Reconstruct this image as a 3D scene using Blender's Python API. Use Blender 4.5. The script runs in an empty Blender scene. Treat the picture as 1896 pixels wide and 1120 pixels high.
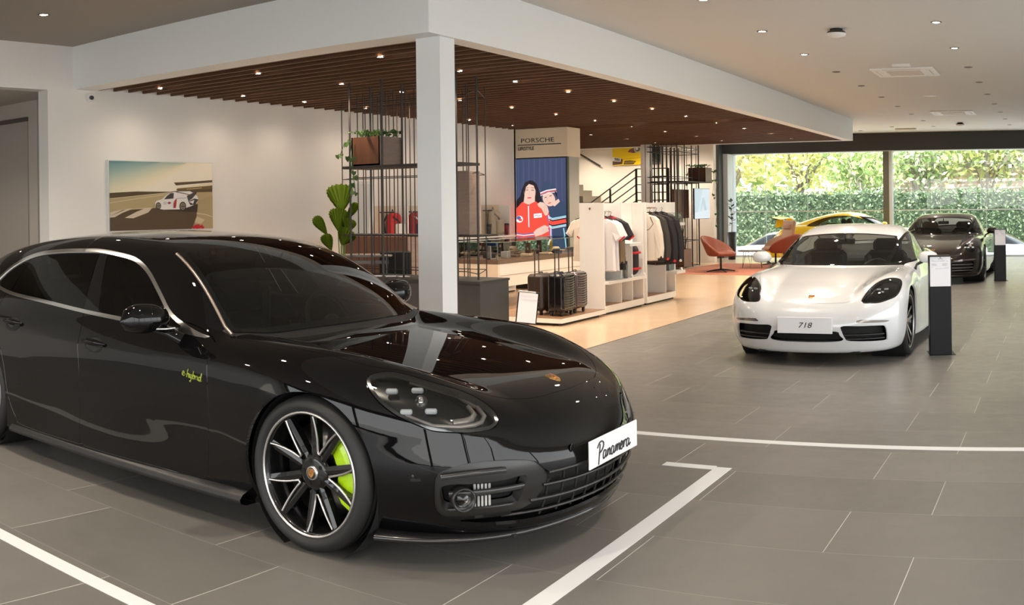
PERSP_TEST = False
import bpy, math, random
import numpy as np
from mathutils import Vector, Matrix
random.seed(7)
PI = math.pi
C = bpy.context.scene.collection
SC = bpy.context.scene

# ------------------------------------------------------------------ materials
MATS = {}
def mat(name, col=(.8,.8,.8), rough=.5, metal=0., coat=0., emit=None, es=1., spec=.5, bump=None, noise=None, sheen=0.):
    if name in MATS: return MATS[name]
    m = bpy.data.materials.new(name); m.use_nodes = True
    nt = m.node_tree; b = nt.nodes['Principled BSDF']
    b.inputs['Base Color'].default_value = (*col, 1); b.inputs['Roughness'].default_value = rough
    b.inputs['Metallic'].default_value = metal; b.inputs['Coat Weight'].default_value = coat
    b.inputs['Coat Roughness'].default_value = .02
    b.inputs['Specular IOR Level'].default_value = spec
    if spec <= .1: b.inputs['Coat IOR'].default_value = 1.38
    if sheen: b.inputs['Sheen Weight'].default_value = sheen
    if emit: b.inputs['Emission Color'].default_value = (*emit, 1); b.inputs['Emission Strength'].default_value = es
    tc = None
    if noise or bump:
        tc = nt.nodes.new('ShaderNodeTexCoord')
    if noise:   # (scale, amount, (sx,sy,sz))  small variation of the thing's own colour
        mp = nt.nodes.new('ShaderNodeMapping'); mp.inputs['Scale'].default_value = noise[2] if len(noise) > 2 else (1,1,1)
        nt.links.new(tc.outputs['Object'], mp.inputs['Vector'])
        n = nt.nodes.new('ShaderNodeTexNoise'); n.inputs['Scale'].default_value = noise[0]; n.inputs['Detail'].default_value = 5
        nt.links.new(mp.outputs[0], n.inputs['Vector'])
        r = nt.nodes.new('ShaderNodeMapRange'); r.inputs['From Min'].default_value = .3; r.inputs['From Max'].default_value = .7
        r.inputs['To Min'].default_value = 1-noise[1]; r.inputs['To Max'].default_value = 1+noise[1]
        nt.links.new(n.outputs['Fac'], r.inputs['Value'])
        mx = nt.nodes.new('ShaderNodeMix'); mx.data_type = 'RGBA'; mx.blend_type = 'MULTIPLY'; mx.inputs[0].default_value = 1
        mx.inputs[6].default_value = (*col, 1); nt.links.new(r.outputs[0], mx.inputs[7]); nt.links.new(mx.outputs[2], b.inputs['Base Color'])
    if bump:    # (scale, strength)
        n2 = nt.nodes.new('ShaderNodeTexNoise'); n2.inputs['Scale'].default_value = bump[0]; n2.inputs['Detail'].default_value = 3
        nt.links.new(tc.outputs['Object'], n2.inputs['Vector'])
        bp = nt.nodes.new('ShaderNodeBump'); bp.inputs['Strength'].default_value = bump[1]; bp.inputs['Distance'].default_value = .01
        nt.links.new(n2.outputs['Fac'], bp.inputs['Height']); nt.links.new(bp.outputs[0], b.inputs['Normal'])
    MATS[name] = m
    return m

def glass_mat(name, tint=(.9,.9,.9), refl=1., rough=0.0, ior=1.5):
    """thin pane: tinted see-through with a Fresnel reflection"""
    if name in MATS: return MATS[name]
    m = bpy.data.materials.new(name); m.use_nodes = True; nt = m.node_tree; nt.nodes.clear()
    o = nt.nodes.new('ShaderNodeOutputMaterial'); t = nt.nodes.new('ShaderNodeBsdfTransparent'); t.inputs[0].default_value = (*tint, 1)
    g = nt.nodes.new('ShaderNodeBsdfGlossy'); g.inputs['Roughness'].default_value = rough; g.inputs[0].default_value = (refl, refl, refl, 1)
    f = nt.nodes.new('ShaderNodeFresnel'); f.inputs['IOR'].default_value = ior
    x = nt.nodes.new('ShaderNodeMixShader')
    nt.links.new(f.outputs[0], x.inputs[0]); nt.links.new(t.outputs[0], x.inputs[1]); nt.links.new(g.outputs[0], x.inputs[2]); nt.links.new(x.outputs[0], o.inputs[0])
    MATS[name] = m
    return m

# ------------------------------------------------------------------ objects
def tag(o, label=None, cat=None, group=None, kind=None):
    if label: o['label'] = label
    if cat: o['category'] = cat
    if group: o['group'] = group
    if kind: o['kind'] = kind
    return o
def empty(name, loc=(0,0,0), rz=0., label=None, cat=None, group=None, kind=None):
    o = bpy.data.objects.new(name, None); C.objects.link(o); o.location = loc; o.rotation_euler = (0,0,rz)
    o.empty_display_size = .1
    return tag(o, label, cat, group, kind)
def copy_tree(o, parent=None):
    c = o.copy(); C.objects.link(c)
    if parent is not None: c.parent = parent
    for ch in list(o.children): copy_tree(ch, c)
    return c
def relabel(o, label, loc=None, rz=None, group=None):
    o['label'] = label
    if group: o['group'] = group
    if loc is not None: o.location = loc
    if rz is not None: o.rotation_euler = (0,0,rz)
    return o

class MB:
    """collects shapes, then links them as ONE mesh object"""
    def __init__(s): s.v = []; s.f = []; s.m = []; s.sm = []
    def add(s, vs, fs, mi=0, smooth=False):
        b = len(s.v); s.v += [tuple(map(float, p)) for p in vs]
        for f in fs: s.f.append([b+i for i in f]); s.m.append(mi); s.sm.append(smooth)
        return s
    def box(s, c, d, mi=0, rz=0., bev=0., R=None):
        x, y, z = d[0]/2, d[1]/2, d[2]/2
        if bev > 0:
            e = min(bev, x*.99, y*.99, z*.99); vs = []; fs = []
            # chamfered box : 24 vertices
            idx = {}
            for sx in (-1,1):
                for sy in (-1,1):
                    for sz in (-1,1):
                        for a in range(3):
                            p = [sx*(x-e), sy*(y-e), sz*(z-e)]; p[a] = [sx*x, sy*y, sz*z][a]
                            idx[(sx,sy,sz,a)] = len(vs); vs.append(p)
            def q(*k): return [idx[i] for i in k]
            for sg in (-1,1):
                F = [q((sg,-1,-1,0),(sg,1,-1,0),(sg,1,1,0),(sg,-1,1,0)), q((-1,sg,-1,1),(-1,sg,1,1),(1,sg,1,1),(1,sg,-1,1)), q((-1,-1,sg,2),(1,-1,sg,2),(1,1,sg,2),(-1,1,sg,2))]
                fs += [f if sg > 0 else f[::-1] for f in F]
            for a in (-1,1):
                for b in (-1,1):
                    fs.append(q((a,b,-1,0),(a,b,1,0),(a,b,1,1),(a,b,-1,1))[::(-1 if a*b > 0 else 1)])
                    fs.append(q((a,-1,b,0),(a,1,b,0),(a,1,b,2),(a,-1,b,2))[::(1 if a*b > 0 else -1)])
                    fs.append(q((-1,a,b,1),(1,a,b,1),(1,a,b,2),(-1,a,b,2))[::(-1 if a*b > 0 else 1)])
            for sx in (-1,1):
                for sy in (-1,1):
                    for sz in (-1,1):
                        f = q((sx,sy,sz,0),(sx,sy,sz,1),(sx,sy,sz,2)); fs.append(f if sx*sy*sz > 0 else f[::-1])
        else:
            vs = [(-x,-y,-z),(x,-y,-z),(x,y,-z),(-x,y,-z),(-x,-y,z),(x,-y,z),(x,y,z),(-x,y,z)]
            fs = [(0,3,2,1),(4,5,6,7),(0,1,5,4),(1,2,6,5),(2,3,7,6),(3,0,4,7)]
        A = np.array(vs, float)
        if R is not None: A = A @ np.array(R, float).T
        if rz:
            c_, s_ = math.cos(rz), math.sin(rz); A = np.stack([A[:,0]*c_-A[:,1]*s_, A[:,0]*s_+A[:,1]*c_, A[:,2]], 1)
        return s.add(A+np.array(c), fs, mi)
    def b2(s, lo, hi, mi=0, bev=0.):
        return s.box([(a+b)/2 for a, b in zip(lo, hi)], [abs(b-a) for a, b in zip(lo, hi)], mi, bev=bev)
    def cyl(s, p0, p1, r, r1=None, n=12, mi=0, cap=True, smooth=True):
        p0 = Vector(p0); p1 = Vector(p1); d = (p1-p0)
        if d.length < 1e-9: return s
        d.normalize(); a = d.orthogonal().normalized(); b = d.cross(a); r1 = r if r1 is None else r1
        vs = []
        for p, rr in ((p0, r), (p1, r1)):
            for i in range(n):
                t = 2*PI*i/n; vs.append(p+(a*math.cos(t)+b*math.sin(t))*rr)
        s.add(vs, [(i, (i+1) % n, n+(i+1) % n, n+i) for i in range(n)], mi, smooth)
        if cap: s.add(vs[:n], [tuple(range(n))[::-1]], mi); s.add(vs[n:], [tuple(range(n))], mi)
        return s
    def tube(s, pts, r, n=8, mi=0, closed=False, cap=True, flat=1.):
        P = [Vector(p) for p in pts]; m = len(P); rs = r if hasattr(r, '__len__') else [r]*m
        T = []
        for i in range(m):
            a = P[(i-1) % m] if (closed or i > 0) else P[i]; b = P[(i+1) % m] if (closed or i < m-1) else P[i]
            T.append((b-a).normalized())
        nrm = T[0].orthogonal().normalized(); vs = []
        for i in range(m):
            nrm = (nrm - T[i]*nrm.dot(T[i]))
            nrm = nrm.normalized() if nrm.length > 1e-6 else T[i].orthogonal().normalized()
            bb = T[i].cross(nrm)
            for k in range(n):
                t = 2*PI*k/n; vs.append(P[i]+(nrm*math.cos(t)+bb*math.sin(t)*flat)*rs[i])
        fs = []
        for i in range(m if closed else m-1):
            j = (i+1) % m
            for k in range(n): fs.append((i*n+k, i*n+(k+1) % n, j*n+(k+1) % n, j*n+k))
        s.add(vs, fs, mi, True)
        if cap and not closed:
            s.add(vs[:n], [tuple(range(n))[::-1]], mi); s.add(vs[-n:], [tuple(range(n))], mi)
        return s
    def lathe(s, prof, c=(0,0,0), axis='z', n=32, mi=0, smooth=True, ang=2*PI, R=None):
        full = abs(ang-2*PI) < 1e-6; k = n if full else n+1; vs = []
        for r, h in prof:
            for i in range(k):
                t = ang*i/n; x, y = r*math.cos(t), r*math.sin(t)
                vs.append((x, y, h) if axis == 'z' else ((x, h, y) if axis == 'y' else (h, x, y)))
        A = np.array(vs)
        if R is not None: A = A @ np.array(R).T
        fs = []
        for j in range(len(prof)-1):
            for i in range(n):
                i2 = (i+1) % n if full else i+1
                f = (j*k+i, j*k+i2, (j+1)*k+i2, (j+1)*k+i); fs.append(f if axis != 'y' else f[::-1])
        return s.add(A+np.array(c), fs, mi, smooth)
    def prism(s, outline, fn0, fn1, mi=0, smooth=False, caps=True):
        """outline 2D -> fn0(u,v), fn1(u,v) give the two end faces in 3D"""
        n = len(outline); a = [fn0(u, v) for u, v in outline]; b = [fn1(u, v) for u, v in outline]
        if caps: s.add(a, [tuple(range(n))[::-1]], mi); s.add(b, [tuple(range(n))], mi)
        return s.add(a+b, [(i, (i+1) % n, n+(i+1) % n, n+i) for i in range(n)], mi, smooth)
    def sphere(s, c, r, n=12, m=8, mi=0, sc=(1,1,1)):
        vs = [];
        for j in range(m+1):
            p = PI*j/m
            for i in range(n):
                t = 2*PI*i/n; vs.append((c[0]+r*sc[0]*math.sin(p)*math.cos(t), c[1]+r*sc[1]*math.sin(p)*math.sin(t), c[2]+r*sc[2]*math.cos(p)))
        return s.add(vs, [(j*n+i, (j+1)*n+i, (j+1)*n+(i+1) % n, j*n+(i+1) % n) for j in range(m) for i in range(n)], mi, True)
    def grid(s, P, mi=0, smooth=True, flip=False):
        r = len(P); c = len(P[0]); vs = [p for row in P for p in row]
        fs = [((i*c+j), (i*c+j+1), ((i+1)*c+j+1), ((i+1)*c+j)) for i in range(r-1) for j in range(c-1)]
        if flip: fs = [f[::-1] for f in fs]
        return s.add(vs, fs, mi, smooth)
    def build(s, name, mats, parent=None, **kw):
        me = bpy.data.meshes.new(name); me.from_pydata(s.v, [], s.f)
        if not isinstance(mats, (list, tuple)): mats = [mats]
        for m in mats: me.materials.append(m)
        me.polygons.foreach_set('material_index', s.m); me.polygons.foreach_set('use_smooth', s.sm); me.validate(); me.update()
        o = bpy.data.objects.new(name, me); C.objects.link(o)
        if parent is not None: o.parent = parent
        if kw: tag(o, kw.get('label'), kw.get('cat'), kw.get('group'), kw.get('kind'))
        return o
def bev(o, w=.01, seg=2, ang=40):
    m = o.modifiers.new('b', 'BEVEL'); m.width = w; m.segments = seg; m.limit_method = 'ANGLE'; m.angle_limit = math.radians(ang); m.harden_normals = False
    return o
def subsurf(o, n=2):
    m = o.modifiers.new('s', 'SUBSURF'); m.levels = n; m.render_levels = n
    for p in o.data.polygons: p.use_smooth = True
    return o
def solid(o, t, off=0.):
    m = o.modifiers.new('t', 'SOLIDIFY'); m.thickness = t; m.offset = off; return o

def text(s, size, name, m, parent=None, loc=(0,0,0), rot=(0,0,0), depth=.001, shear=0., align='CENTER', sx=1., spacing=1., bold=0.):
    cu = bpy.data.curves.new(name, 'FONT'); cu.body = s; cu.size = size; cu.extrude = depth; cu.shear = shear; cu.align_x = align; cu.align_y = 'CENTER'
    cu.space_character = spacing; cu.offset = bold; cu.resolution_u = 3
    tmp = bpy.data.objects.new('t_', cu); C.objects.link(tmp)
    me = bpy.data.meshes.new_from_object(tmp); bpy.data.objects.remove(tmp)
    o = bpy.data.objects.new(name, me); C.objects.link(o); me.materials.clear(); me.materials.append(m)
    o.location = loc; o.rotation_euler = rot; o.scale = (sx,1,1)
    if parent is not None: o.parent = parent
    return o

# ------------------------------------------------------------------ curves
def catmull(P, n=8, closed=False):
    P = [np.array(p, float) for p in P]; m = len(P); out = []
    for i in range(m if closed else m-1):
        p1, p2 = P[i], P[(i+1) % m]
        p0 = P[(i-1) % m] if (closed or i > 0) else 2*p1-p2
        p3 = P[(i+2) % m] if (closed or i < m-2) else 2*p2-p1
        for k in range(n):
            t = k/n
            out.append(.5*((2*p1)+(-p0+p2)*t+(2*p0-5*p1+4*p2-p3)*t*t+(-p0+3*p1-3*p2+p3)*t**3))
    if not closed: out.append(P[-1])
    return np.array(out)
def spl(pts):
    """smooth 1D function through (x, value) points"""
    pts = sorted(pts); X = np.array([p[0] for p in pts], float); Y = np.array([p[1] for p in pts], float)
    d = np.diff(Y)/np.diff(X); m = np.zeros(len(X)); m[0] = d[0]; m[-1] = d[-1]
    for i in range(1, len(X)-1):
        h0, h1 = X[i]-X[i-1], X[i+1]-X[i]
        m[i] = (d[i-1]*h1+d[i]*h0)/(h0+h1)
    T = np.linspace(X[0], X[-1], 600); k = np.clip(np.searchsorted(X, T, 'right')-1, 0, len(X)-2)
    h = X[k+1]-X[k]; t = (T-X[k])/h
    V = (2*t**3-3*t*t+1)*Y[k]+(t**3-2*t*t+t)*h*m[k]+(-2*t**3+3*t*t)*Y[k+1]+(t**3-t*t)*h*m[k+1]
    # light smoothing so that reflections flow
    w = 13; pad = np.concatenate([V[:1]-(V[1]-V[0])*np.arange(w, 0, -1), V, V[-1:]+(V[-1]-V[-2])*np.arange(1, w+1)])
    ker = np.hanning(2*w+1+2)[1:-1]; ker /= ker.sum(); V = np.convolve(pad, ker, 'same')[w:-w]
    return lambda x: np.interp(x, T, V)
def smax(a, b, k):
    h = np.maximum(k-np.abs(a-b), 0)/k; return np.maximum(a, b)+h*h*k*.25
def smin(a, b, k): return -smax(-a, -b, k)
def sstep(a, b, x):
    t = np.clip((x-a)/(b-a), 0, 1); return t*t*(3-2*t)
def sdpoly(U, V, poly):
    """signed distance (negative inside) of points to a closed 2D polygon"""
    P = np.asarray(poly, float); Q = np.roll(P, -1, 0); U = np.asarray(U, float); V = np.asarray(V, float)
    d2 = np.full(U.shape, 1e9); ins = np.zeros(U.shape, bool)
    for (ax, ay), (bx, by) in zip(P, Q):
        ex, ey = bx-ax, by-ay; L = ex*ex+ey*ey
        if L < 1e-14: continue
        wx, wy = U-ax, V-ay; t = np.clip((wx*ex+wy*ey)/L, 0, 1)
        d2 = np.minimum(d2, (wx-ex*t)**2+(wy-ey*t)**2)
        if abs(ey) > 1e-12:
            c = ((ay > V) != (by > V)) & (U < ex*(V-ay)/ey+ax); ins ^= c
    return np.where(ins, -1, 1)*np.sqrt(d2)
# ------------------------------------------------------------------ implicit surfaces -> meshes that can be cut along curves
class Surf:
    """a surface with its own normals: V points, N normals, F polygons"""
    def __init__(s, V, N, F): s.V = np.asarray(V, float).reshape(-1,3); s.N = np.asarray(N, float).reshape(-1,3); s.F = F
    def clip(s, f, level=0.):
        """keeps f >= level, with a clean edge on the level curve; cut vertices are remembered in .cut"""
        f = np.asarray(f)-level; pos = f >= 0; V = list(s.V); N = list(s.N); out = []; cutd = {}
        cut = set(getattr(s, 'cut', ()))
        posl = pos.tolist(); fl = f.tolist()
        for face in s.F:
            c = [posl[i] for i in face]
            if all(c): out.append(face); continue
            if not any(c): continue
            poly = []
            n = len(face)
            for k in range(n):
                a, b = face[k], face[(k+1) % n]
                if posl[a]: poly.append(a)
                if posl[a] != posl[b]:
                    key = (a, b) if a < b else (b, a)
                    if key not in cutd:
                        t = fl[a]/(fl[a]-fl[b]); t = min(max(t, 0.), 1.)
                        V.append(s.V[a]*(1-t)+s.V[b]*t); nn = s.N[a]*(1-t)+s.N[b]*t; N.append(nn/max(np.linalg.norm(nn), 1e-9))
                        cutd[key] = len(V)-1; cut.add(len(V)-1)
                    poly.append(cutd[key])
            if len(poly) >= 3: out.append(tuple(poly))
        r = Surf(np.array(V), np.array(N), out); r.cut = cut; return r.compact()
    def compact(s):
        used = np.zeros(len(s.V), bool)
        for f in s.F: used[list(f)] = True
        mp = -np.ones(len(s.V), int); mp[used] = np.arange(used.sum())
        r = Surf(s.V[used], s.N[used], [tuple(mp[list(f)].tolist()) for f in s.F])
        r.cut = {int(mp[i]) for i in getattr(s, 'cut', ()) if used[i]}; return r
    def split(s, fn, gap=.0):
        f = fn(s.V); return s.clip(-f, gap), s.clip(f, gap)     # inside, outside
    def flange(s, depth):
        """folds every cut edge inward"""
        cnt = {}
        for f in s.F:
            n = len(f)
            for k in range(n):
                a, b = f[k], f[(k+1) % n]
                e = (a, b) if a < b else (b, a); cnt.setdefault(e, []).append((a, b))
        V = list(s.V); N = list(s.N); F = list(s.F); m1 = {}; m2 = {}
        for e, l in cnt.items():
            if len(l) == 1:
                a, b = l[0]
                for i in (a, b):
                    if i not in m2:
                        V.append(s.V[i]); N.append(s.N[i]); m1[i] = len(V)-1
                        V.append(s.V[i]-s.N[i]*depth); N.append(s.N[i]); m2[i] = len(V)-1
                F.append((b, a, m2[a], m2[b]))
        r = Surf(np.array(V), np.array(N), F); r.cut = getattr(s, 'cut', set()); return r
    def offset(s, d): r = Surf(s.V+s.N*d, s.N, s.F); r.cut = getattr(s, 'cut', set()); return r
    def side(s, c, sgn=1):
        """keeps the half where sgn*y > c"""
        return s.clip(sgn*s.V[:,1], c)
    def build(s, name, mats, parent=None, **kw):
        me = bpy.data.meshes.new(name); me.from_pydata(s.V.tolist(), [], s.F)
        me.materials.append(mats)
        me.polygons.foreach_set('use_smooth', [True]*len(me.polygons)); me.update()
        if len(s.V): me.normals_split_custom_set_from_vertices(s.N.tolist())
        o = bpy.data.objects.new(name, me); C.objects.link(o)
        if parent is not None: o.parent = parent
        if kw: tag(o, kw.get('label'), kw.get('cat'), kw.get('group'), kw.get('kind'))
        return o
def surf_nets(f, lo, hi, h, newton=3):
    lo = np.array(lo, float); n = np.ceil((np.array(hi)-lo)/h).astype(int)+1
    ax = [lo[i]+h*np.arange(n[i]) for i in range(3)]
    G = np.stack(np.meshgrid(*ax, indexing='ij'), -1)
    D = f(G.reshape(-1,3)).reshape(n); S = D < 0
    nc = n-1
    acc = np.zeros((*nc, 3)); cnt = np.zeros(nc)
    off = [(0,0,0),(1,0,0),(0,1,0),(1,1,0),(0,0,1),(1,0,1),(0,1,1),(1,1,1)]
    def cor(A, o): return A[o[0]:o[0]+nc[0], o[1]:o[1]+nc[1], o[2]:o[2]+nc[2]]
    for i in range(8):
        for a in range(3):
            if off[i][a] == 0:
                j = list(off[i]); j[a] = 1
                d0, d1 = cor(D, off[i]), cor(D, j); x = (d0 < 0) != (d1 < 0)
                t = np.where(x, d0/np.where(x, d0-d1, 1), 0)
                p = np.stack([np.full(nc, float(off[i][k])) for k in range(3)], -1); p[..., a] += t
                acc += p*x[..., None]; cnt += x
    m = cnt > 0; idx = -np.ones(nc, int); idx[m] = np.arange(m.sum())
    ijk = np.argwhere(m); V = (ijk+acc[m]/cnt[m][:, None])*h+lo
    F = []
    for a in range(3):
        b, c = (a+1) % 3, (a+2) % 3
        sl0 = [slice(None)]*3; sl1 = [slice(None)]*3; sl0[a] = slice(0, -1); sl1[a] = slice(1, None)
        x = S[tuple(sl0)] != S[tuple(sl1)]
        e = np.argwhere(x); e = e[(e[:, b] > 0) & (e[:, c] > 0) & (e[:, b] < nc[b]) & (e[:, c] < nc[c])]
        def cell(db, dc):
            q = e.copy(); q[:, b] += db; q[:, c] += dc; return idx[q[:,0], q[:,1], q[:,2]]
        quad = np.stack([cell(-1,-1), cell(0,-1), cell(0,0), cell(-1,0)], 1)
        inside0 = S[e[:,0], e[:,1], e[:,2]]
        quad[~inside0] = quad[~inside0][:, ::-1]
        F.append(quad)
    F = np.concatenate(F); F = F[(F >= 0).all(1)]
    def grad(P, e=2e-3):
        g = np.empty_like(P)
        for a in range(3):
            d = np.zeros(3); d[a] = e; g[:, a] = (f(P+d)-f(P-d))/(2*e)
        return g
    for _ in range(newton):
        g = grad(V); l2 = (g*g).sum(1); st = (f(V)/np.maximum(l2, .05))[:, None]*g
        L = np.linalg.norm(st, axis=1)[:, None]; st *= np.minimum(1, .7*h/np.maximum(L, 1e-9)); V = V-st
    g = grad(V, 6e-3); N = g/np.maximum(np.linalg.norm(g, axis=1), 1e-9)[:, None]
    return Surf(V, N, [tuple(q) for q in F.tolist()])

def region(poly, u, v, extra=None):
    """distance function of the prism over a closed outline; u, v: 3-vectors or axis letters"""
    ax = {'x':(1,0,0),'y':(0,1,0),'z':(0,0,1)}
    U = np.array(ax.get(u, u) if isinstance(u, str) else u, float); W = np.array(ax.get(v, v) if isinstance(v, str) else v, float)
    def fn(P):
        d = sdpoly(P@U, P@W, poly)
        if extra is not None: d = np.maximum(d, extra(P))
        return d
    return fn

# ------------------------------------------------------------------ car body
def car_field(S):
    """S: dict of curves. x forward from the front axle, y left, z up"""
    plan = np.array([(x, w) for x, w in S['plan']]); top = catmull(plan, 10)
    outline = np.concatenate([top, (top*[1,-1])[::-1][1:-1]])
    # plan distance on a fine grid, looked up bilinearly
    gx = np.arange(outline[:,0].min()-.25, outline[:,0].max()+.25, .012); gy = np.arange(-.02, outline[:,1].max()+.25, .012)
    A, B = np.meshgrid(gx, gy, indexing='ij'); SD = sdpoly(A.ravel(), B.ravel(), outline).reshape(A.shape)
    # smooth the distance a little
    for _ in range(3):
        SD[1:-1,1:-1] = (SD[1:-1,1:-1]*2+SD[:-2,1:-1]+SD[2:,1:-1]+SD[1:-1,:-2]+SD[1:-1,2:])/6
    def plansd(x, y):
        i = np.clip((x-gx[0])/.012, 0, len(gx)-1.001); j = np.clip((y-gy[0])/.012, 0, len(gy)-1.001)
        a = i.astype(int); b = j.astype(int); s, t = i-a, j-b
        r = SD[a,b]*(1-s)*(1-t)+SD[a+1,b]*s*(1-t)+SD[a,b+1]*(1-s)*t+SD[a+1,b+1]*s*t
        return r+np.maximum(x-gx[-1], 0)+np.maximum(gx[0]-x, 0)+np.maximum(y-gy[-1], 0)
    xm = outline[:,0].max(); xr = outline[:,0].min()
    nose = spl(S['nose']); tail = spl(S['tail']); tuck = spl(S['tuck']); zc = spl(S['zc']); zf = spl(S['zf'])
    yb = spl(S['yb']); zr = spl(S['zr']); wdt = spl([(p[0], p[1]) for p in S['width']])
    zr_d = lambda x: (zr(x+.02)-zr(x-.02))/.04
    mid = (xm+xr)/2; valley = S.get('valley', (.42, .78)); cw = S.get('cw', (.16, .10)); crown = S.get('crown', .07)
    kS = S.get('kshoulder', .16); tum = S.get('tumble', (.5, .25)); zb0 = S.get('zbelt', .93); kg = S.get('krail', .10); kj = S.get('kjoin', .05)
    bumps = S.get('bumps', []); scal = S.get('scallop', None)
    def f(P):
        x, y, z = P[:,0], np.abs(P[:,1]), P[:,2]
        sh = np.where(x > mid, (xm-nose(z)), -(tail(z)-xr))
        t = np.maximum(tuck(z), 0)
        if scal is not None:
            t = t+scal[4]*np.exp(-((x-scal[0])/scal[1])**4-((z-scal[2])/scal[3])**2)
        side = plansd(x+sh, y+t)
        w = wdt(x); r = y/w
        Z = zc(x)+(zf(x)-zc(x))*sstep(valley[0], valley[1], r)-S.get('hcrown', .03)*(1-sstep(.0, .5, r))*0-S.get('hcrown', .03)*np.minimum(r, .5)**2
        for bx, by, sx, sy, hgt in bumps:
            Z = Z+hgt*np.exp(-((x-bx)/sx)**2-((y-by)/sy)**2)
        d = smax(side, z-Z, kS)
        # greenhouse
        yc = np.minimum(y, .8)
        fx = np.where(x > S['xroof'], x+cw[0]*(yc/.6)**2, x-cw[1]*(yc/.6)**2)
        sl = zr_d(fx); g1 = (z-zr(fx)+crown*(yc/.6)**2.2)/np.sqrt(1+sl*sl)
        dz = np.maximum(z-zb0, -.15); g2 = (y-(yb(x)-tum[0]*dz-tum[1]*dz*np.abs(dz)))/math.sqrt(1+tum[0]**2)
        g = smax(g1, g2, kg)
        d = smin(d, g, kj)
        d = smax(d, S['zbot']-z, .05)
        return d
    return f
# ------------------------------------------------------------------ helpers shared by the cars
mat('stand_black', (.008,.008,.009), .4, spec=.2); mat('paper', (.80,.81,.86), .4); mat('picture_edge', (.72,.72,.70), .4); mat('letter_black', (.01,.01,.012), .4); mat('joint_dark', (.10,.07,.05), .5); mat('cassette_white', (.80,.79,.77), .45); mat('base_black', (.015,.014,.013), .35, .5); mat('cabin_black', (.02,.02,.02), .5); mat('gloss_black_trim', (.006,.006,.006), .2, coat=1., spec=0.)
BLACKPL = lambda: mat('black_plastic', (.012,.012,.013), .42)
SATIN = lambda: mat('satin_dark', (.016,.015,.0145), .30, spec=.5)
DARK = lambda: mat('dark_cavity', (.004,.004,.004), .8)
CHROME = lambda: mat('chrome', (.78,.78,.77), .12, 1.)
SILV = lambda: mat('silver_metal', (.62,.61,.60), .28, 1.)
RUB = lambda: mat('tyre_rubber', (.012,.012,.012), .62)
RIMB = lambda: mat('rim_black', (.005,.005,.005), .25, coat=.6, spec=.2)
def march(f, o, d, tmax=3.):
    """first points of the surface along rays (arrays)"""
    o = np.atleast_2d(np.array(o, float)); d = np.array(d, float); d = np.broadcast_to(d, o.shape); T = np.arange(0, tmax, .01)
    hit = np.full(len(o), np.nan); lo = np.zeros(len(o)); done = np.zeros(len(o), bool)
    for t in T:
        v = f(o+d*t); n = (~done) & (v < 0); hit[n] = t; done |= n
        if done.all(): break
    a = hit-.01; b = hit.copy()
    for _ in range(14):
        m = (a+b)/2; v = f(o+d*m[:,None]); ins = v < 0; b = np.where(ins, m, b); a = np.where(ins, a, m)
    return o+d*((a+b)/2)[:,None]
def front_pts(f, yz, xs=1.5): yz = np.array(yz, float); return march(f, np.stack([np.full(len(yz), xs), yz[:,0], yz[:,1]], 1), (-1,0,0))
def side_pts(f, xz, sgn=-1): xz = np.array(xz, float); return march(f, np.stack([xz[:,0], np.full(len(xz), sgn*1.4), xz[:,1]], 1), (0,-sgn,0))
def top_pts(f, xy, zs=1.8): xy = np.array(xy, float); return march(f, np.stack([xy[:,0], xy[:,1], np.full(len(xy), zs)], 1), (0,0,-1), 1.9)
def fgrad(f, P, e=4e-3):
    P = np.atleast_2d(P); g = np.stack([(f(P+np.eye(3)[a]*e)-f(P-np.eye(3)[a]*e)) for a in range(3)], 1)
    return g/np.linalg.norm(g, axis=1)[:,None]
def rounded(poly, k=6): return catmull(poly, k, True)
def mirror_y(pts): return [(x, -y, z) for x, y, z in pts]
def crest(name, parent, P, n, up, s):
    """small enamel shield lying on the surface at P with normal n"""
    n = Vector(n).normalized(); up = Vector(up); up = (up-n*up.dot(n)).normalized(); rt = up.cross(n)
    def pt(u, v, h): return Vector(P)+rt*u*s+up*v*s+n*h
    out = [(-.4,.5),(0,.46),(.4,.5),(.42,.1),(.3,-.25),(0,-.5),(-.3,-.25),(-.42,.1)]
    b = MB(); b.prism(out, lambda u, v: pt(u, v, -.002), lambda u, v: pt(u, v, .003), 0)
    def q(pts, mi, h): b.prism(pts, lambda u, v: pt(u, v, .002), lambda u, v: pt(u, v, h), mi)
    for i in range(3):
        a = .40-i*.13
        q([(.05,a),(.34,a),(.34,a-.06),(.05,a-.06)], 1, .004); q([(-.3,-.02-i*.13),(-.05,-.02-i*.13),(-.05,-.08-i*.13),(-.27+.05*i,-.08-i*.13)], 1, .004)
        q([(-.34,a),(-.05,a),(-.05,a-.06),(-.34,a-.06)], 2, .004)
    q([(-.12,.16),(.12,.16),(.12,-.05),(0,-.16),(-.12,-.05)], 0, .006); q([(-.05,.1),(.05,.1),(.05,-.02),(-.05,-.02)], 2, .007)
    return b.build(name, [mat('gold', (.72,.42,.12), .25, 1.), mat('enamel_red', (.35,.02,.015), .2, coat=1.), mat('enamel_black', (.01,.01,.01), .2, coat=1.)], parent)

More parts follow.
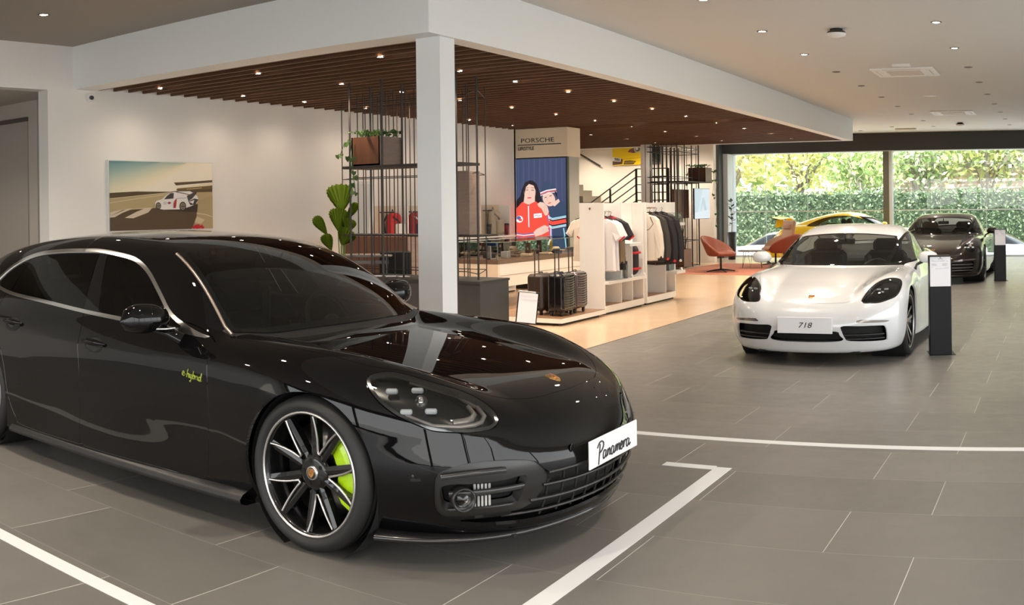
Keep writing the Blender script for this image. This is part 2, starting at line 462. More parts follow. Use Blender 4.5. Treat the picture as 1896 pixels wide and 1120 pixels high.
def wheel(parent, x, y, R, W, rim_r, style, disc=True, caliper=None, cap='gold', cal_ang=0., z=None, name='wheel', turn=0.):
    """wheel with its outer face towards sign(y); parts: tyre, rim, spokes, hub cap, brake disc, caliper"""
    sg = 1 if y > 0 else -1; z = R if z is None else z
    w = empty(name, (x, y, z), turn); w.parent = parent; hw = W/2
    t = MB(); rr = rim_r+.004
    prof = [(rr,-hw*.86),(rr+.012,-hw*.95),(rr+(R-rr)*.45,-hw*1.0),(R-.022,-hw*.93),(R-.007,-hw*.80),(R-.001,-hw*.6)]
    g = []
    for c in (-.5,-.17,.17,.5): g += [(R,hw*(c-.05)),(R-.007,hw*(c-.035)),(R-.007,hw*(c+.035)),(R,hw*(c+.05))]
    prof = prof+g+[(r, -h) for r, h in prof[::-1]]
    t.lathe(prof, (0,0,0), 'y', 56)
    t.build('tyre', RUB(), w)
    r = MB(); o = sg*hw*.80; i_ = -sg*hw*.75
    r.lathe([(rim_r+.006, o*1.06),(rim_r+.004, o*1.10),(rim_r-.006, o*1.08),(rim_r-.014, o*.9),(rim_r-.03, o*.5),(rim_r-.04, i_*.5),(rim_r-.02, i_),(rim_r+.004, i_*1.05)], (0,0,0), 'y', 56, 0)
    r.lathe([(rim_r+.0065, o*1.07),(rim_r+.003, o*1.125),(rim_r-.005, o*1.12),(rim_r-.007, o*1.05)], (0,0,0), 'y', 56, 1)
    def P(rad, ang, h): return (rad*math.cos(ang), h, rad*math.sin(ang))
    yo = o*.93; yh = o*(.72 if style != 'deep' else .55)
    if style == 'V5':       # five pairs of spokes with bright machined edges
        for k in range(5):
            c = math.radians(90+14+72*k)
            for s_ in (-1,1):
                a0 = c+s_*math.radians(7); a1 = c+s_*math.radians(19.5)
                for (wa, wb, mi, dh) in ((.017,.020,0,0.),):
                    n = 6; vs = []
                    for j in range(n+1):
                        q = j/n; rad = .062+(rim_r-.012-.062)*q
                        ang = (c+s_*math.radians(16))*(1-q)+a1*q if 0 else (c+s_*math.radians(20)*(1-q)**1.0*.9+ s_*math.radians(18.5)*q)
                        h = yh+(yo-yh)*q**1.4; ww = (wa*(1-q)+wb*q)
                        px, pz = rad*math.cos(ang), rad*math.sin(ang); tx, tz = -math.sin(ang), math.cos(ang)
                        vs += [(px-tx*ww, h-sg*.006, pz-tz*ww),(px+tx*ww, h-sg*.006, pz+tz*ww),(px+tx*ww*.9, h-sg*.045, pz+tz*ww*.9),(px-tx*ww*.9, h-sg*.045, pz-tz*ww*.9),(px, h, pz)]
                    fs = []
                    for j in range(n):
                        a = j*5; b = a+5
                        fs += [(a,a+4,b+4,b),(a+4,a+1,b+1,b+4),(a+1,a+2,b+2,b+1),(a+2,a+3,b+3,b+2),(a+3,a,b,b+3)]
                    r.add(vs, fs, 0, False)
            # bright V
            cc = c+math.radians(36); pts = []
            for q in np.linspace(1, 0, 8): pts.append((.098+(rim_r-.014-.098)*q, cc-math.radians(3.5+13.5*q**.8), q))
            for q in np.linspace(0, 1, 8): pts.append((.098+(rim_r-.014-.098)*q, cc+math.radians(3.5+13.5*q**.8), q))
            ring = [P(rad, a, yh+(yo-yh)*q**1.4+sg*.002) for rad, a, q in pts]
            r.tube(ring, .0062, 6, 1)
        r.lathe([(.0,yh-sg*.02),(.085,yh-sg*.02),(.088,yh-sg*.004),(.06,yh+sg*.004),(.0,yh+sg*.004)], (0,0,0), 'y', 24, 0)
        for k in range(5):
            a = math.radians(90+14+72*k); r.cyl(P(.055,a,yh-sg*.01), P(.055,a,yh+sg*.006), .010, n=8, mi=0)
    elif style in ('S10','S5','turbo'):
        n_ = {'S10':10,'S5':5,'turbo':10}[style]
        for k in range(n_):
            c = math.radians(90+360/n_*k); prs = (-1,1) if style == 'S5' else (0,)
            for s_ in prs:
                vs = []; n = 5
                for j in range(n+1):
                    q = j/n; rad = .05+(rim_r-.010-.05)*q; ang = c+s_*math.radians(17*(1-q*.25))*(1 if s_ else 0)+(0.14*q if style == 'turbo' else 0)
                    h = yh+(yo-yh)*q**1.4; ww = .016-.004*q if style != 'S5' else .015
                    px, pz = rad*math.cos(ang), rad*math.sin(ang); tx, tz = -math.sin(ang), math.cos(ang)
                    vs += [(px-tx*ww, h, pz-tz*ww),(px+tx*ww, h, pz+tz*ww),(px+tx*ww, h-sg*.03, pz+tz*ww),(px-tx*ww, h-sg*.03, pz-tz*ww)]
                fs = []
                for j in range(n):
                    a = j*4; b = a+4
                    r.add(vs[a:b+4], [(0,1,5,4)], 1); fs += [(a+1,a+2,b+2,b+1),(a+2,a+3,b+3,b+2),(a+3,a,b,b+3)]
                r.add(vs, fs, 0)
        r.lathe([(.0,yh-sg*.02),(.075,yh-sg*.02),(.075,yh),(.0,yh+sg*.004)], (0,0,0), 'y', 20, 0)
    r.build('rim', [RIMB(), SILV()], w)
    cp = MB(); cp.lathe([(.0,yh+sg*.014),(.024,yh+sg*.014),(.0265,yh+sg*.012)], (0,0,0), 'y', 20, 0)
    cp.lathe([(.0265,yh+sg*.013),(.031,yh+sg*.013),(.033,yh-sg*.006)], (0,0,0), 'y', 20, 1)
    hc = cp.build('hub_cap', [mat('enamel_black', (.01,.01,.01), .2, coat=1.), SILV()], w)
    if cap == 'gold': crest('cap_crest', hc, (0, yh+sg*.014, 0), (0,sg,0), (0,0,1), .042)
    if disc:
        d = MB(); d.lathe([(.06,-sg*.02),(rim_r*.78,-sg*.02),(rim_r*.78,sg*.008),(.06,sg*.008)], (0,0,0), 'y', 32, 0)
        d.build('brake_disc', mat('brake_steel', (.32,.30,.29), .3, 1.), w)
    if caliper:
        k = MB(); ri, ro = rim_r*.44, rim_r*.92; vs = []; n = 14; a0, a1 = cal_ang-math.radians(50), cal_ang+math.radians(50)
        for j in range(n+1):
            q = j/n; a = a0+(a1-a0)*q; e = math.sin(PI*min(max(q, .0), 1.))**.35 if 0 < q < 1 else .25; rm = (ri+ro)/2; hh = (ro-ri)/2*(.55+.45*e)
            lo = rm-hh*(1. if abs(q-.5) > .12 else .86); hi = rm+hh
            vs += [P(lo,a,-sg*.05),P(hi,a,-sg*.05),P(hi,a,sg*(.040+.012*e)),P((lo+hi)/2,a,sg*(.050+.012*e)),P(lo,a,sg*(.038+.012*e))]
        fs = []
        for j in range(n):
            a = j*5; b = a+5
            for m_ in range(5): fs.append((a+m_, a+(m_+1) % 5, b+(m_+1) % 5, b+m_))
        fs += [tuple(range(5)), tuple(range(n*5+4, n*5-1, -1))]
        k.add(vs, fs, 0, False)
        for a in (a0+.13, a1-.13): k.cyl(P((ri+ro)/2-.01,a,sg*.02), P((ri+ro)/2-.01,a,sg*.05), .008, n=8, mi=1)
        k.build('brake_caliper', [caliper, BLACKPL()], w, label=('bright yellow-green brake caliper' if 'lime' in caliper.name else None))
    return w

def seat(parent, x, y, zf, m, s=1.):
    st = MB(); st.box((x+.02, y, zf+.16), (.50*s, .48, .18), 0, bev=.06)
    for q, (dx, dz, wd, th) in enumerate([(-.22,.36,.48,.14),(-.29,.58,.47,.12),(-.345,.76,.34,.10)]):
        a = math.radians(-14); R = [[math.cos(a),0,math.sin(a)],[0,1,0],[-math.sin(a),0,math.cos(a)]]
        st.box((x+dx, y, zf+dz), (th, wd, .26 if q < 2 else .17), 0, bev=.045, R=R)
    for s_ in (-1,1):
        st.box((x+.04, y+s_*.22, zf+.22), (.44, .07, .14), 0, bev=.03); st.box((x-.24, y+s_*.21, zf+.46), (.15, .08, .42), 0, bev=.035)
    return st.build('seat', m, parent)
def steering(parent, x, y, z, m):
    b = MB(); a = math.radians(24); pts = []
    for i in range(28):
        t = 2*PI*i/28; u, v = .185*math.cos(t), .185*math.sin(t); pts.append((x-v*math.sin(a), y+u, z+v*math.cos(a)))
    b.tube(pts, .015, 8, closed=True)
    for t in (0, PI, -PI/2): b.tube([(x+.02,y,z),(x-.185*math.sin(t)*math.sin(a), y+.185*math.cos(t), z+.185*math.sin(t)*math.cos(a))], .014, 6)
    b.sphere((x+.02, y, z), .05); b.cyl((x+.02,y,z), (x+.3,y,z-.1), .03)
    return b.build('steering_wheel', m, parent)
def plate(parent, P, w, h, txt, size, m_txt, tilt=0., shear=0., sx=1., spacing=1., name='number_plate'):
    b = MB(); a = tilt; R = [[math.cos(a),0,math.sin(a)],[0,1,0],[-math.sin(a),0,math.cos(a)]]
    b.box((0,0,0), (.008, w, h), 0, bev=.003, R=R)
    o = b.build(name, mat('plate_white', (.84,.85,.87), .35), parent); o.location = P
    if txt: text(txt, size, 'plate_lettering', m_txt, o, (.006,0,0), (PI/2+a*0, 0, PI/2), .0008, shear, sx=sx, spacing=spacing)
    return o
def strokes(name, m, parent, paths, P, rt, up, n, s, r, flat=.4):
    """drawn (handwritten) lettering: paths of (u,v) laid on a plane"""
    b = MB(); rt, up, n = Vector(rt), Vector(up), Vector(n)
    for p in paths:
        c = catmull(p, 5); b.tube([Vector(P)+rt*u*s+up*v*s+n*.0015 for u, v in c], r, 5)
    return b.build(name, m, parent)
SCRIPT_PAN = [ # the word Panamera, slanted hand
 [(0.0,-.05),(.06,.25),(.14,.62),(.20,.95)], [(-.10,.80),(.10,1.0),(.36,1.06),(.56,.98),(.58,.80),(.42,.62),(.20,.52),(.08,.52)],
 [(.82,.50),(.68,.54),(.54,.36),(.56,.16),(.70,.16),(.84,.36),(.88,.52),(.82,.26),(.88,.16),(.98,.24)],
 [(.98,.24),(1.10,.52),(1.02,.18),(1.12,.38),(1.28,.52),(1.34,.44),(1.28,.20),(1.40,.20)],
 [(1.78,.50),(1.62,.54),(1.48,.36),(1.50,.16),(1.64,.16),(1.78,.36),(1.82,.52),(1.76,.26),(1.82,.16),(1.94,.24)],
 [(1.94,.24),(2.06,.52),(1.98,.18),(2.08,.38),(2.22,.52),(2.26,.44),(2.20,.18),(2.30,.38),(2.44,.52),(2.50,.44),(2.44,.20),(2.56,.20)],
 [(2.60,.32),(2.76,.36),(2.86,.48),(2.78,.56),(2.64,.44),(2.60,.22),(2.72,.14),(2.92,.26)],
 [(2.92,.26),(3.06,.54),(2.98,.18),(3.08,.40),(3.24,.54),(3.34,.48)],
 [(3.66,.50),(3.50,.54),(3.36,.36),(3.38,.16),(3.52,.16),(3.66,.36),(3.70,.52),(3.64,.26),(3.70,.16),(3.86,.26)]]
PAN = dict(
 plan=[(1.05,0),(1.042,.15),(1.015,.32),(.955,.50),(.865,.65),(.745,.765),(.58,.852),(.38,.915),(.15,.952),(-.05,.96),(-.35,.952),(-.8,.933),(-1.4,.925),(-2.0,.933),(-2.5,.955),(-2.95,.968),(-3.3,.957),(-3.6,.91),(-3.82,.81),(-3.97,.62),(-4.05,.3),(-4.07,0)],
 width=[(1.1,.80),(.8,.84),(.4,.92),(0,.955),(-.8,.935),(-2,.93),(-2.95,.965),(-3.6,.92),(-4.1,.8)],
 nose=[(0,.98),(.14,1.0),(.25,1.035),(.38,1.052),(.44,1.052),(.50,1.036),(.55,1.020),(.60,1.006),(.67,.965),(.73,.90),(.80,.80),(.9,.7),(1.5,.4)],
 tail=[(0,-3.9),(.3,-4.0),(.5,-4.07),(.75,-4.06),(.95,-3.98),(1.1,-3.9),(1.5,-3.8)],
 tuck=[(0,.14),(.14,.085),(.22,.04),(.32,.012),(.45,0),(.62,0),(.74,.008),(.84,.03),(.92,.065),(1.0,.11),(1.5,.3)],
 zc=[(1.1,.52),(1.0,.605),(.93,.655),(.85,.692),(.76,.722),(.5,.775),(.2,.82),(-.2,.862),(-.5,.888),(-.75,.905),(-1.5,.92),(-2.9,.96),(-3.5,.99),(-3.9,.97),(-4.1,.90)],
 zf=[(1.1,.50),(1.0,.585),(.9,.665),(.78,.745),(.62,.815),(.45,.862),(.25,.893),(.0,.913),(-.3,.925),(-.7,.942),(-1.4,.965),(-2.2,.985),(-2.9,1.0),(-3.4,.99),(-3.9,.94),(-4.1,.86)],
 valley=(.50,.80), hcrown=.06, kshoulder=.17, zbot=.13,
 yb=[(0,.74),(-.4,.79),(-.62,.82),(-.85,.84),(-1.3,.862),(-2.0,.868),(-2.6,.85),(-3.1,.80),(-3.5,.70),(-3.9,.55),(-4.2,.4)],
 zr=[(1.5,-.4),(.4,.35),(-.1,.69),(-.28,.81),(-.43,.925),(-.55,1.04),(-.70,1.15),(-.90,1.262),(-1.12,1.338),(-1.32,1.380),(-1.65,1.407),(-2.1,1.418),(-2.6,1.395),(-3.0,1.35),(-3.4,1.265),(-3.75,1.13),(-3.95,1.0),(-4.2,.75),(-4.6,.0)],
 xroof=-2.1, cw=(.11,.12), crown=.035, tumble=(.46,.22), zbelt=.93, krail=.11, kjoin=.05,
 scallop=(-1.4,.75,.36,.12,.022),
)
def build_panamera():
    car = empty('car', (-3.118, 4.32, 0), 0, 'glossy black luxury sports saloon filling the foreground, lime brake caliper, Panamera plate', 'car')
    f = car_field(PAN); s = surf_nets(f, (-4.3,-1.1,.05), (1.2,1.1,1.55), .0205)
    pt = mat('black_paint', (.0035,.0032,.0035), .3, coat=1., spec=0.); gl = glass_mat('dark_privacy_glass', (.035,.036,.034), .95, ior=1.42); wsg = glass_mat('windscreen_glass', (.20,.215,.20), .95, ior=1.55)
    SPEC = [(0,.382),(-2.97,.39)]
    for xc, R in SPEC:
        _, s = s.split(lambda P, xc=xc, R=R: np.maximum(np.hypot(P[:,0]-xc, P[:,2]-.345)-R, .5-np.abs(P[:,1])))
    b = MB()     # wheel wells and the floor pan
    for xc, R in SPEC:
        for sg in (-1,1):
            b.lathe([(R+.004, sg*.50),(R+.004, sg*.90)], (xc,0,.345), 'y', 40, 0); b.lathe([(.01, sg*.50),(R+.004, sg*.50)], (xc,0,.345), 'y', 40, 0)
    b.b2((-2.55,-.86,.135),(-.42,.86,.15)); b.b2((-3.9,-.6,.16),(-3.2,.6,.175)); b.b2((.3,-.55,.12),(.85,.55,.135))
    b.build('underbody', DARK(), car)
    # side windows
    dlo = [(-.70,.897),(-.842,.928),(-1.049,.998),(-1.209,1.105),(-1.366,1.207),(-1.505,1.265),(-1.645,1.293),(-1.9,1.316),(-2.1,1.316),(-2.34,1.307),(-2.59,1.285),(-2.765,1.245),(-2.926,1.175),(-3.03,1.103),(-3.10,1.06),(-3.03,1.035),(-2.747,.998),(-2.305,.977),(-1.813,.949),(-1.485,.935),(-1.075,.915)]
    dl = catmull(dlo, 4, True)
    fn = region(dl, 'x', 'z', lambda P: .3-np.abs(P[:,1])); D, s = s.split(fn)
    for sg in (-1,1):
        d = D.side(.2, sg)
        gls, ring = d.split(lambda P: fn(P)+.020)
        ring.offset(.004).flange(.012).build('window_trim', CHROME(), car)
        gls = gls.offset(-.006)
        def line(P, a, b): return (P[:,0]-a[0])-(P[:,2]-a[1])*(b[0]-a[0])/(b[1]-a[1])
        l1 = lambda P: line(P, (-1.849,.961), (-1.906,1.199)); l2 = lambda P: line(P, (-1.690,.957), (-1.776,1.143)); l3 = lambda P: line(P, (-2.79,1.0), (-2.70,1.24))
        rear, rest = gls.split(l1, .002); pil, frontg = rest.split(l2, .002); q, rear = rear.split(l3, .0025)
        frontg.build('side_window', gl, car); rear.build('side_window', gl, car); q.build('side_window', gl, car); pil.build('door_pillar', mat('gloss_black_trim', (.006,.006,.006), .06, coat=1.), car)
    # windscreen / rear window
    wp = [(.70,-.455),(.745,-.47),(.762,-.50),(.73,-.68),(.655,-.95),(.60,-1.13),(.565,-1.175),(0,-1.195)]; wp = catmull(wp+[(-y, x) for y, x in wp[:-1]][::-1]+[(0,-.435)], 5, True)
    wsf = lambda P: np.maximum(sdpoly(P[:,1], P[:,0]+.11*(np.minimum(np.abs(P[:,1]),.8)/.6)**2, wp), .85-P[:,2])
    w, s = s.split(wsf); g, frit = w.split(lambda P: wsf(P)+.03)
    g.build('windscreen', wsg, car); frit.build('windscreen_border', mat('gloss_black_trim'), car)
    rp = catmull([(-.50,-2.95),(0,-2.93),(.50,-2.95),(.56,-3.3),(.50,-3.62),(0,-3.70),(-.50,-3.62),(-.56,-3.3)], 5, True)
    rwf = lambda P: np.maximum(sdpoly(P[:,1], P[:,0], rp), 1.-P[:,2]); w, s = s.split(rwf); w.build('rear_window', gl, car)
    # roof of dark glass
    rfp = catmull([(-.50,-1.42),(0,-1.44),(.50,-1.42),(.52,-2.1),(.50,-2.84),(0,-2.86),(-.50,-2.84),(-.52,-2.1)], 5, True)
    rff = lambda P: np.maximum(sdpoly(P[:,1], P[:,0], rfp), 1.2-P[:,2]); w, s = s.split(rff, .0015); w.build('glass_roof', mat('gloss_black_trim'), car)
    # bonnet
    half = [(.852,0),(.847,.1),(.828,.28),(.79,.39),(.745,.47),(.69,.535),(.60,.60),(.43,.695),(.25,.775),(0,.80),(-.3,.81),(-.55,.81),(-.598,.79)]
    hp = catmull(half+[(-.575,.73),(-.50,.56),(-.42,.3),(-.395,0)], 4); hp = np.concatenate([hp, (hp*[1,-1])[::-1][1:-1]])
    hf = lambda P: np.maximum(sdpoly(P[:,0], P[:,1], hp), .55-P[:,2])
    h, s = s.split(hf, .0022); h.flange(.012).build('bonnet', pt, car)
    # cowl left dark between bonnet and screen
    cwf = lambda P: np.maximum.reduce([P[:,0]+.11*(P[:,1]/.6)**2+.395, -(P[:,0]+.11*(P[:,1]/.6)**2+.52), .8-P[:,2], P[:,2]-1.1, np.abs(P[:,1])-.79])
    w, s = s.split(cwf); w.offset(-.004).build('cowl', BLACKPL(), car)
    # head lamps
    hl3 = np.array([(.282,.845,.788),(.278,.816,.812),(.301,.789,.822),(.346,.753,.827),(.408,.727,.817),(.52,.684,.785),(.651,.612,.741),(.76,.590,.689),(.817,.608,.645),(.821,.644,.622),(.803,.684,.613),(.745,.749,.607),(.63,.82,.612),(.559,.846,.634),(.483,.867,.659),(.406,.876,.696),(.333,.868,.743)])
    dn = np.array([.45,.72,.52]); dn /= np.linalg.norm(dn); uu = np.array([.85,-.52,0]); uu -= dn*uu.dot(dn); uu /= np.linalg.norm(uu); vv = np.cross(dn, uu)
    hpoly = catmull(np.stack([hl3@uu, hl3@vv], 1), 4, True)
    def hlf(P): Q = P*[1,1,1]; Q = np.stack([P[:,0], np.abs(P[:,1]), P[:,2]], 1); return np.maximum(sdpoly(Q@uu, Q@vv, hpoly), .15-P[:,0])
    H, s = s.split(hlf, .0025)
    for sg in (-1,1):
        h = H.side(.2, sg); lamp = empty('headlight', (0,0,0)); lamp.parent = car
        lens, rim = h.split(lambda P: hlf(P)+.016); rim.offset(-.001).flange(.02).build('lamp_rim', mat('lamp_chrome', (.10,.10,.10), .12, 1.), lamp)
        lens.build('lens', glass_mat('lamp_glass', (.86,.87,.86), 1.), lamp)
        hs = h.clip(-hlf(h.V), .016).offset(-.045); hs.build('lamp_housing', mat('lamp_black', (.02,.02,.02), .25, .6), lamp)
        m = MB(); E = [np.array([p[0], sg*p[1], p[2]]) for p in hl3[7:15]]; cc = np.array([hl3[:,0].mean(), sg*hl3[:,1].mean(), hl3[:,2].mean()]); nn_ = np.array([dn[0], sg*dn[1], dn[2]])
        m.tube([e+(cc-e)*.20-nn_*.022 for e in E], .011, 6); m.tube([e+(cc-e)*.34-nn_*.030 for e in E[:5]], .012, 6, flat=1.6); m.tube([np.array([p[0], sg*p[1], p[2]])+(cc-np.array([p[0], sg*p[1], p[2]]))*.22-nn_*.025 for p in hl3[4:8]], .010, 6); m.build('light_guide', mat('lamp_grey', (.42,.38,.35), .3, .3), lamp)
        m = MB()
        for p in [(.403,.82,.762),(.496,.758,.765),(.50,.846,.687),(.592,.793,.691)]:
            c = np.array([p[0], sg*p[1], p[2]]); n_ = np.array([dn[0], sg*dn[1], dn[2]]); u2 = np.array([uu[0], sg*uu[1], uu[2]]); v2 = np.cross(n_, u2)*sg
            m = MB(); m.box(c-n_*.022, (.052,.022,.024), 0, bev=.006, R=np.stack([u2, v2, n_], 1)); m.build('led_unit', mat('led_white', (.85,.88,.9), .15, .3, emit=(.8,.85,.9), es=.06), lamp)
        m = MB(); c = np.array([.536, sg*.788, .726])-np.array([dn[0], sg*dn[1], dn[2]])*.03; m.sphere(c, .030, 16, 10); m.build('projector', mat('projector_glass', (.65,.62,.60), .08, .9), lamp)
    # nose openings
    def uq(P): return .667*P[:,0]-.745*np.abs(P[:,1])
    mod = catmull([(-.197,.39),(-.191,.418),(-.163,.443),(-.056,.475),(.10,.478),(.233,.46),(.285,.42),(.318,.381),(.274,.304),(.19,.247),(0,.236),(-.13,.232),(-.170,.244),(-.194,.288)], 4, True)
    mf = lambda P: np.maximum(sdpoly(uq(P), P[:,2], mod), .4-P[:,0])
    Mo, s = s.split(mf, .001)
    hole = catmull([(-.165,.375),(-.03,.385),(.10,.392),(.205,.400),(.195,.345),(.172,.300),(.142,.272),(-.03,.268),(-.145,.262),(-.168,.30)], 4, True)
    hof = lambda P: sdpoly(uq(P), P[:,2], hole)
    for sg in (-1,1):
        mo = Mo.side(.1, sg); ho, fr = mo.split(hof); it = fr.offset(-.012).flange(.06).build('air_intake', SATIN(), car)
        ho.offset(-.085).build('intake_cavity', DARK(), it)
        def q(u, z, d=0.):    # surface point at diagonal coordinate u
            o = np.array([[1.2*.667+0, sg*(1.2*.745), z]]); t = np.array([.667,-.745*sg,0])*u/1.; o = np.array([[.667*u+.745*1.3, sg*(-.745*u+.667*1.3), z]])
            return Vector(march(f, o, (-.745, -.667*sg, 0), 2.)[0]) - Vector((.745,.667*sg,0))*d
        m = MB()
        for z0, z1, r in ((.335,.350,.011),(.262,.275,.008)):
            P = [q(u, z0+(z1-z0)*k/8, .03) for k, u in enumerate(np.linspace(-.13,.21,9))]; m.tube(P, r, 6, flat=1.8)
        P = [q(u, z, -.004) for u, z in zip(np.linspace(-.17,.10,8), [.418,.424,.430,.434,.437,.439,.440,.440])]; m.tube(P, .012, 8)
        m.build('intake_vane', mat('satin_bright', (.05,.05,.05), .2, .3), it)
        fg = MB(); c = q(-.075,.318,.01); n_ = Vector((.75,.66*sg,0)).normalized(); a = Vector((0,0,1)); bb = n_.cross(a); R = np.array([list(bb), list(a), list(n_)]).T
        fg.lathe([(.050,-.06),(.052,.012),(.045,.016),(.040,.0),(.03,-.015)], c, 'z', 24, 0, R=R); fg.lathe([(.034,-.006),(.018,.004),(0.001,.008)], c, 'z', 20, 1, R=R)
        fg.build('fog_lamp', [SATIN(), glass_mat('fog_glass', (.5,.5,.5), 1.)], it); fg2 = MB()
        for k in range(5):
            p = q(-.02+.016*k,.318,.045); fg2.box(p, (.007,.007,.11), 0)
        fg2.build('louvre', mat('louvre_silver', (.7,.7,.68), .35, .3), it)
    gp = np.array([(0,.405),(.2,.404),(.40,.402),(.445,.37),(.479,.31),(.53,.262),(.60,.236),(.74,.228),(.745,.205),(.67,.192),(.49,.182),(.31,.18),(0,.185)]); gp = np.concatenate([gp, (gp*[-1,1])[::-1][1:-1]])
    gf = lambda P: np.maximum(sdpoly(P[:,1], P[:,2], gp), .45-P[:,0]); G_, s = s.split(gf)
    gr = G_.offset(-.07).build('lower_grille', DARK(), car)
    m = MB()
    for z0, r in ((.345,.006),(.285,.006),(.235,.005)):
        ym = .47 if z0 > .3 else (.52 if z0 > .25 else .62); Y = np.linspace(-ym, ym, 25); m.tube((front_pts(f, [(y, z0-.01*(1-(y/ym)**2)) for y in Y])-[.012,0,0]).tolist(), r, 6, flat=1.5)
    Y = np.linspace(-.46,.46,25); m.tube((front_pts(f, [(y,.398) for y in Y])+[.002,0,0]).tolist(), .008, 6)
    for y in np.linspace(-.42,.42,10):
        m.tube((front_pts(f, [(y, z) for z in (.40,.35,.30,.25,.20)])-[.035,0,0]).tolist(), .006, 5)
    m.build('grille_bars', SATIN(), gr)
    # splitter and sills
    lip = catmull([(.36,.90),(.50,.845),(.62,.775),(.76,.65),(.87,.48),(.94,.28),(.975,.1),(.98,0)], 4); lip = np.concatenate([lip, (lip*[1,-1])[::-1][1:]])
    nn = np.gradient(lip, axis=0); nn = np.stack([nn[:,1], -nn[:,0]], 1); nn /= np.linalg.norm(nn, axis=1)[:,None]; nn[:] = np.where((nn*[1,1]).sum(1)[:,None] != 99, nn, nn)
    inn = lip+nn*.10 if np.hypot(*(lip[30]+nn[30]*.1)) < np.hypot(*lip[30]) else lip-nn*.10
    m = MB(); rows = [[(p[0], p[1], z) for p in A] for A, z in ((inn,.150),(lip*.6+inn*.4,.152),(lip,.142),(lip+ (lip-inn)*.06,.132),(lip,.120),(inn,.118))]
    m.grid(rows); m.build('front_splitter', mat('splitter_black', (.014,.013,.013), .25, coat=.3), car)
    for sg in (-1,1):
        m = MB(); X = np.linspace(-.41,-2.54,14); yy = lambda x: .945+.010*math.cos((x+1.5)*1.4)
        rows = [[(x, sg*(yy(x)-d), z) for x in X] for d, z in ((.05,.20),(.008,.185),(-.012,.165),(-.008,.145),(.03,.130),(.12,.130))]
        m.grid(rows, flip=(sg > 0)); m.build('side_skirt', BLACKPL(), car)
    # doors
    for sg in (-1,1):
        fd = catmull([(-.69,.895),(-.672,.86),(-.662,.79),(-.648,.61),(-.655,.45),(-.68,.27),(-.73,.205),(-1.2,.20),(-1.70,.20),(-1.757,.24),(-1.760,.30),(-1.752,.58),(-1.778,.83),(-1.795,.99),(-1.3,.99),(-.9,.96)], 4, True)
        rd = catmull([(-1.795,.99),(-1.778,.83),(-1.752,.58),(-1.760,.30),(-1.763,.22),(-1.80,.20),(-2.40,.20),(-2.48,.24),(-2.545,.36),(-2.60,.58),(-2.67,.73),(-2.74,.85),(-2.80,1.02),(-2.3,1.02)], 4, True)
        for k, poly in enumerate((fd, rd)):
            d, s = s.split(region(poly, 'x', 'z', lambda P, sg=sg: .3-sg*P[:,1]), .0022)
            door = d.flange(.02).build('front_door' if k == 0 else 'rear_door', pt, car)
            hx, hz = ((-1.614,.80),(-2.517,.842))[k]; hp_ = side_pts(f, [(hx,hz)], sg)[0]
            hb = MB(); n = 12; cup = [(hx+.085*math.cos(t), hz-.012+.042*math.sin(t)) for t in np.linspace(0, 2*PI, 20, endpoint=False)]
            P = side_pts(f, cup, sg); hb.add([tuple(p+[0,sg*.0015,0]) for p in P], [tuple(range(20))], 1)
            L = side_pts(f, [(hx+x, hz+.012-.25*(x*x)*4) for x in np.linspace(-.105,.105,11)], sg); L[:,1] += sg*np.array([.004,.02,.03,.034,.036,.036,.036,.034,.03,.02,.004])
            hb.tube(L.tolist(), [.006,.011,.014,.016,.016,.016,.016,.016,.014,.011,.006], 8)
            hb.build('door_handle', [pt, DARK()], door)
            if k == 0 and sg < 0:
                B = side_pts(f, [(-.772,.700)], -1)[0]; nrm = fgrad(f, B)[0]; rt = Vector((1,0,-.10)).normalized(); n_ = Vector(nrm); rt = (rt-n_*rt.dot(n_)).normalized(); up = n_.cross(rt); 
                if up.z < 0: up = -up
                E = [[(0,.3),(.35,.35),(.3,.55),(.1,.5),(.05,.2),(.3,.08),(.5,.15)],[(.55,.3),(.7,.3)],[(.85,0),(1.0,.9),(1.1,.95)],[(.9,.3),(1.15,.5),(1.2,.05),(1.35,.1)],[(1.4,.5),(1.45,.1),(1.65,.1),(1.7,.5),(1.6,-.35),(1.4,-.3)],[(1.85,0),(2.0,.95)],[(1.9,.1),(2.1,.5),(2.25,.3),(2.1,.05),(1.9,.1)],[(2.35,.05),(2.45,.5),(2.4,.3),(2.65,.5)],[(2.75,.5),(2.75,.08),(2.9,.1)],[(3.25,.45),(3.0,.45),(2.98,.1),(3.2,.1),(3.4,.95),(3.3,.1),(3.45,.1)]]
                strokes('door_badge', mat('lime_chrome', (.33,.40,.06), .25, .5), door, E, Vector(B)-rt*.076, rt, up, n_, .044, .0034)
    # mirrors
    for sg in (-1,1):
        m = MB(); c = Vector((-1.0, sg*1.04, .985)); vs = []; n, k = 20, 12
        for j in range(k+1):
            v = -1+2*j/k; e = math.sqrt(max(0, 1-abs(v)**2.6)); 
            for i in range(n):
                t = 2*PI*i/n; ct, st_ = math.cos(t), math.sin(t)
                X = (.092 if ct > 0 else .050)*abs(ct)**.8*(1 if ct > 0 else -1)*e; Z = (.088 if st_ > 0 else .066)*abs(st_)**.85*(1 if st_ > 0 else -1)*e*(1.0+.12*v)
                vs.append(c+Vector((X-.035*abs(v)**2, sg*v*.150, Z)))
        m.add(vs, [(j*n+i, (j+1)*n+i, (j+1)*n+(i+1) % n, j*n+(i+1) % n) if sg > 0 else (j*n+i, j*n+(i+1) % n, (j+1)*n+(i+1) % n, (j+1)*n+i) for j in range(k) for i in range(n)], 0, True)
        mo = m.build('side_mirror', pt, car); m = MB()
        m.tube([c+Vector((-.01,-sg*.07,-.045)), (-.91, sg*.965, .925), (-.86, sg*.925, .892)], [.030,.026,.030], 8, flat=.55)
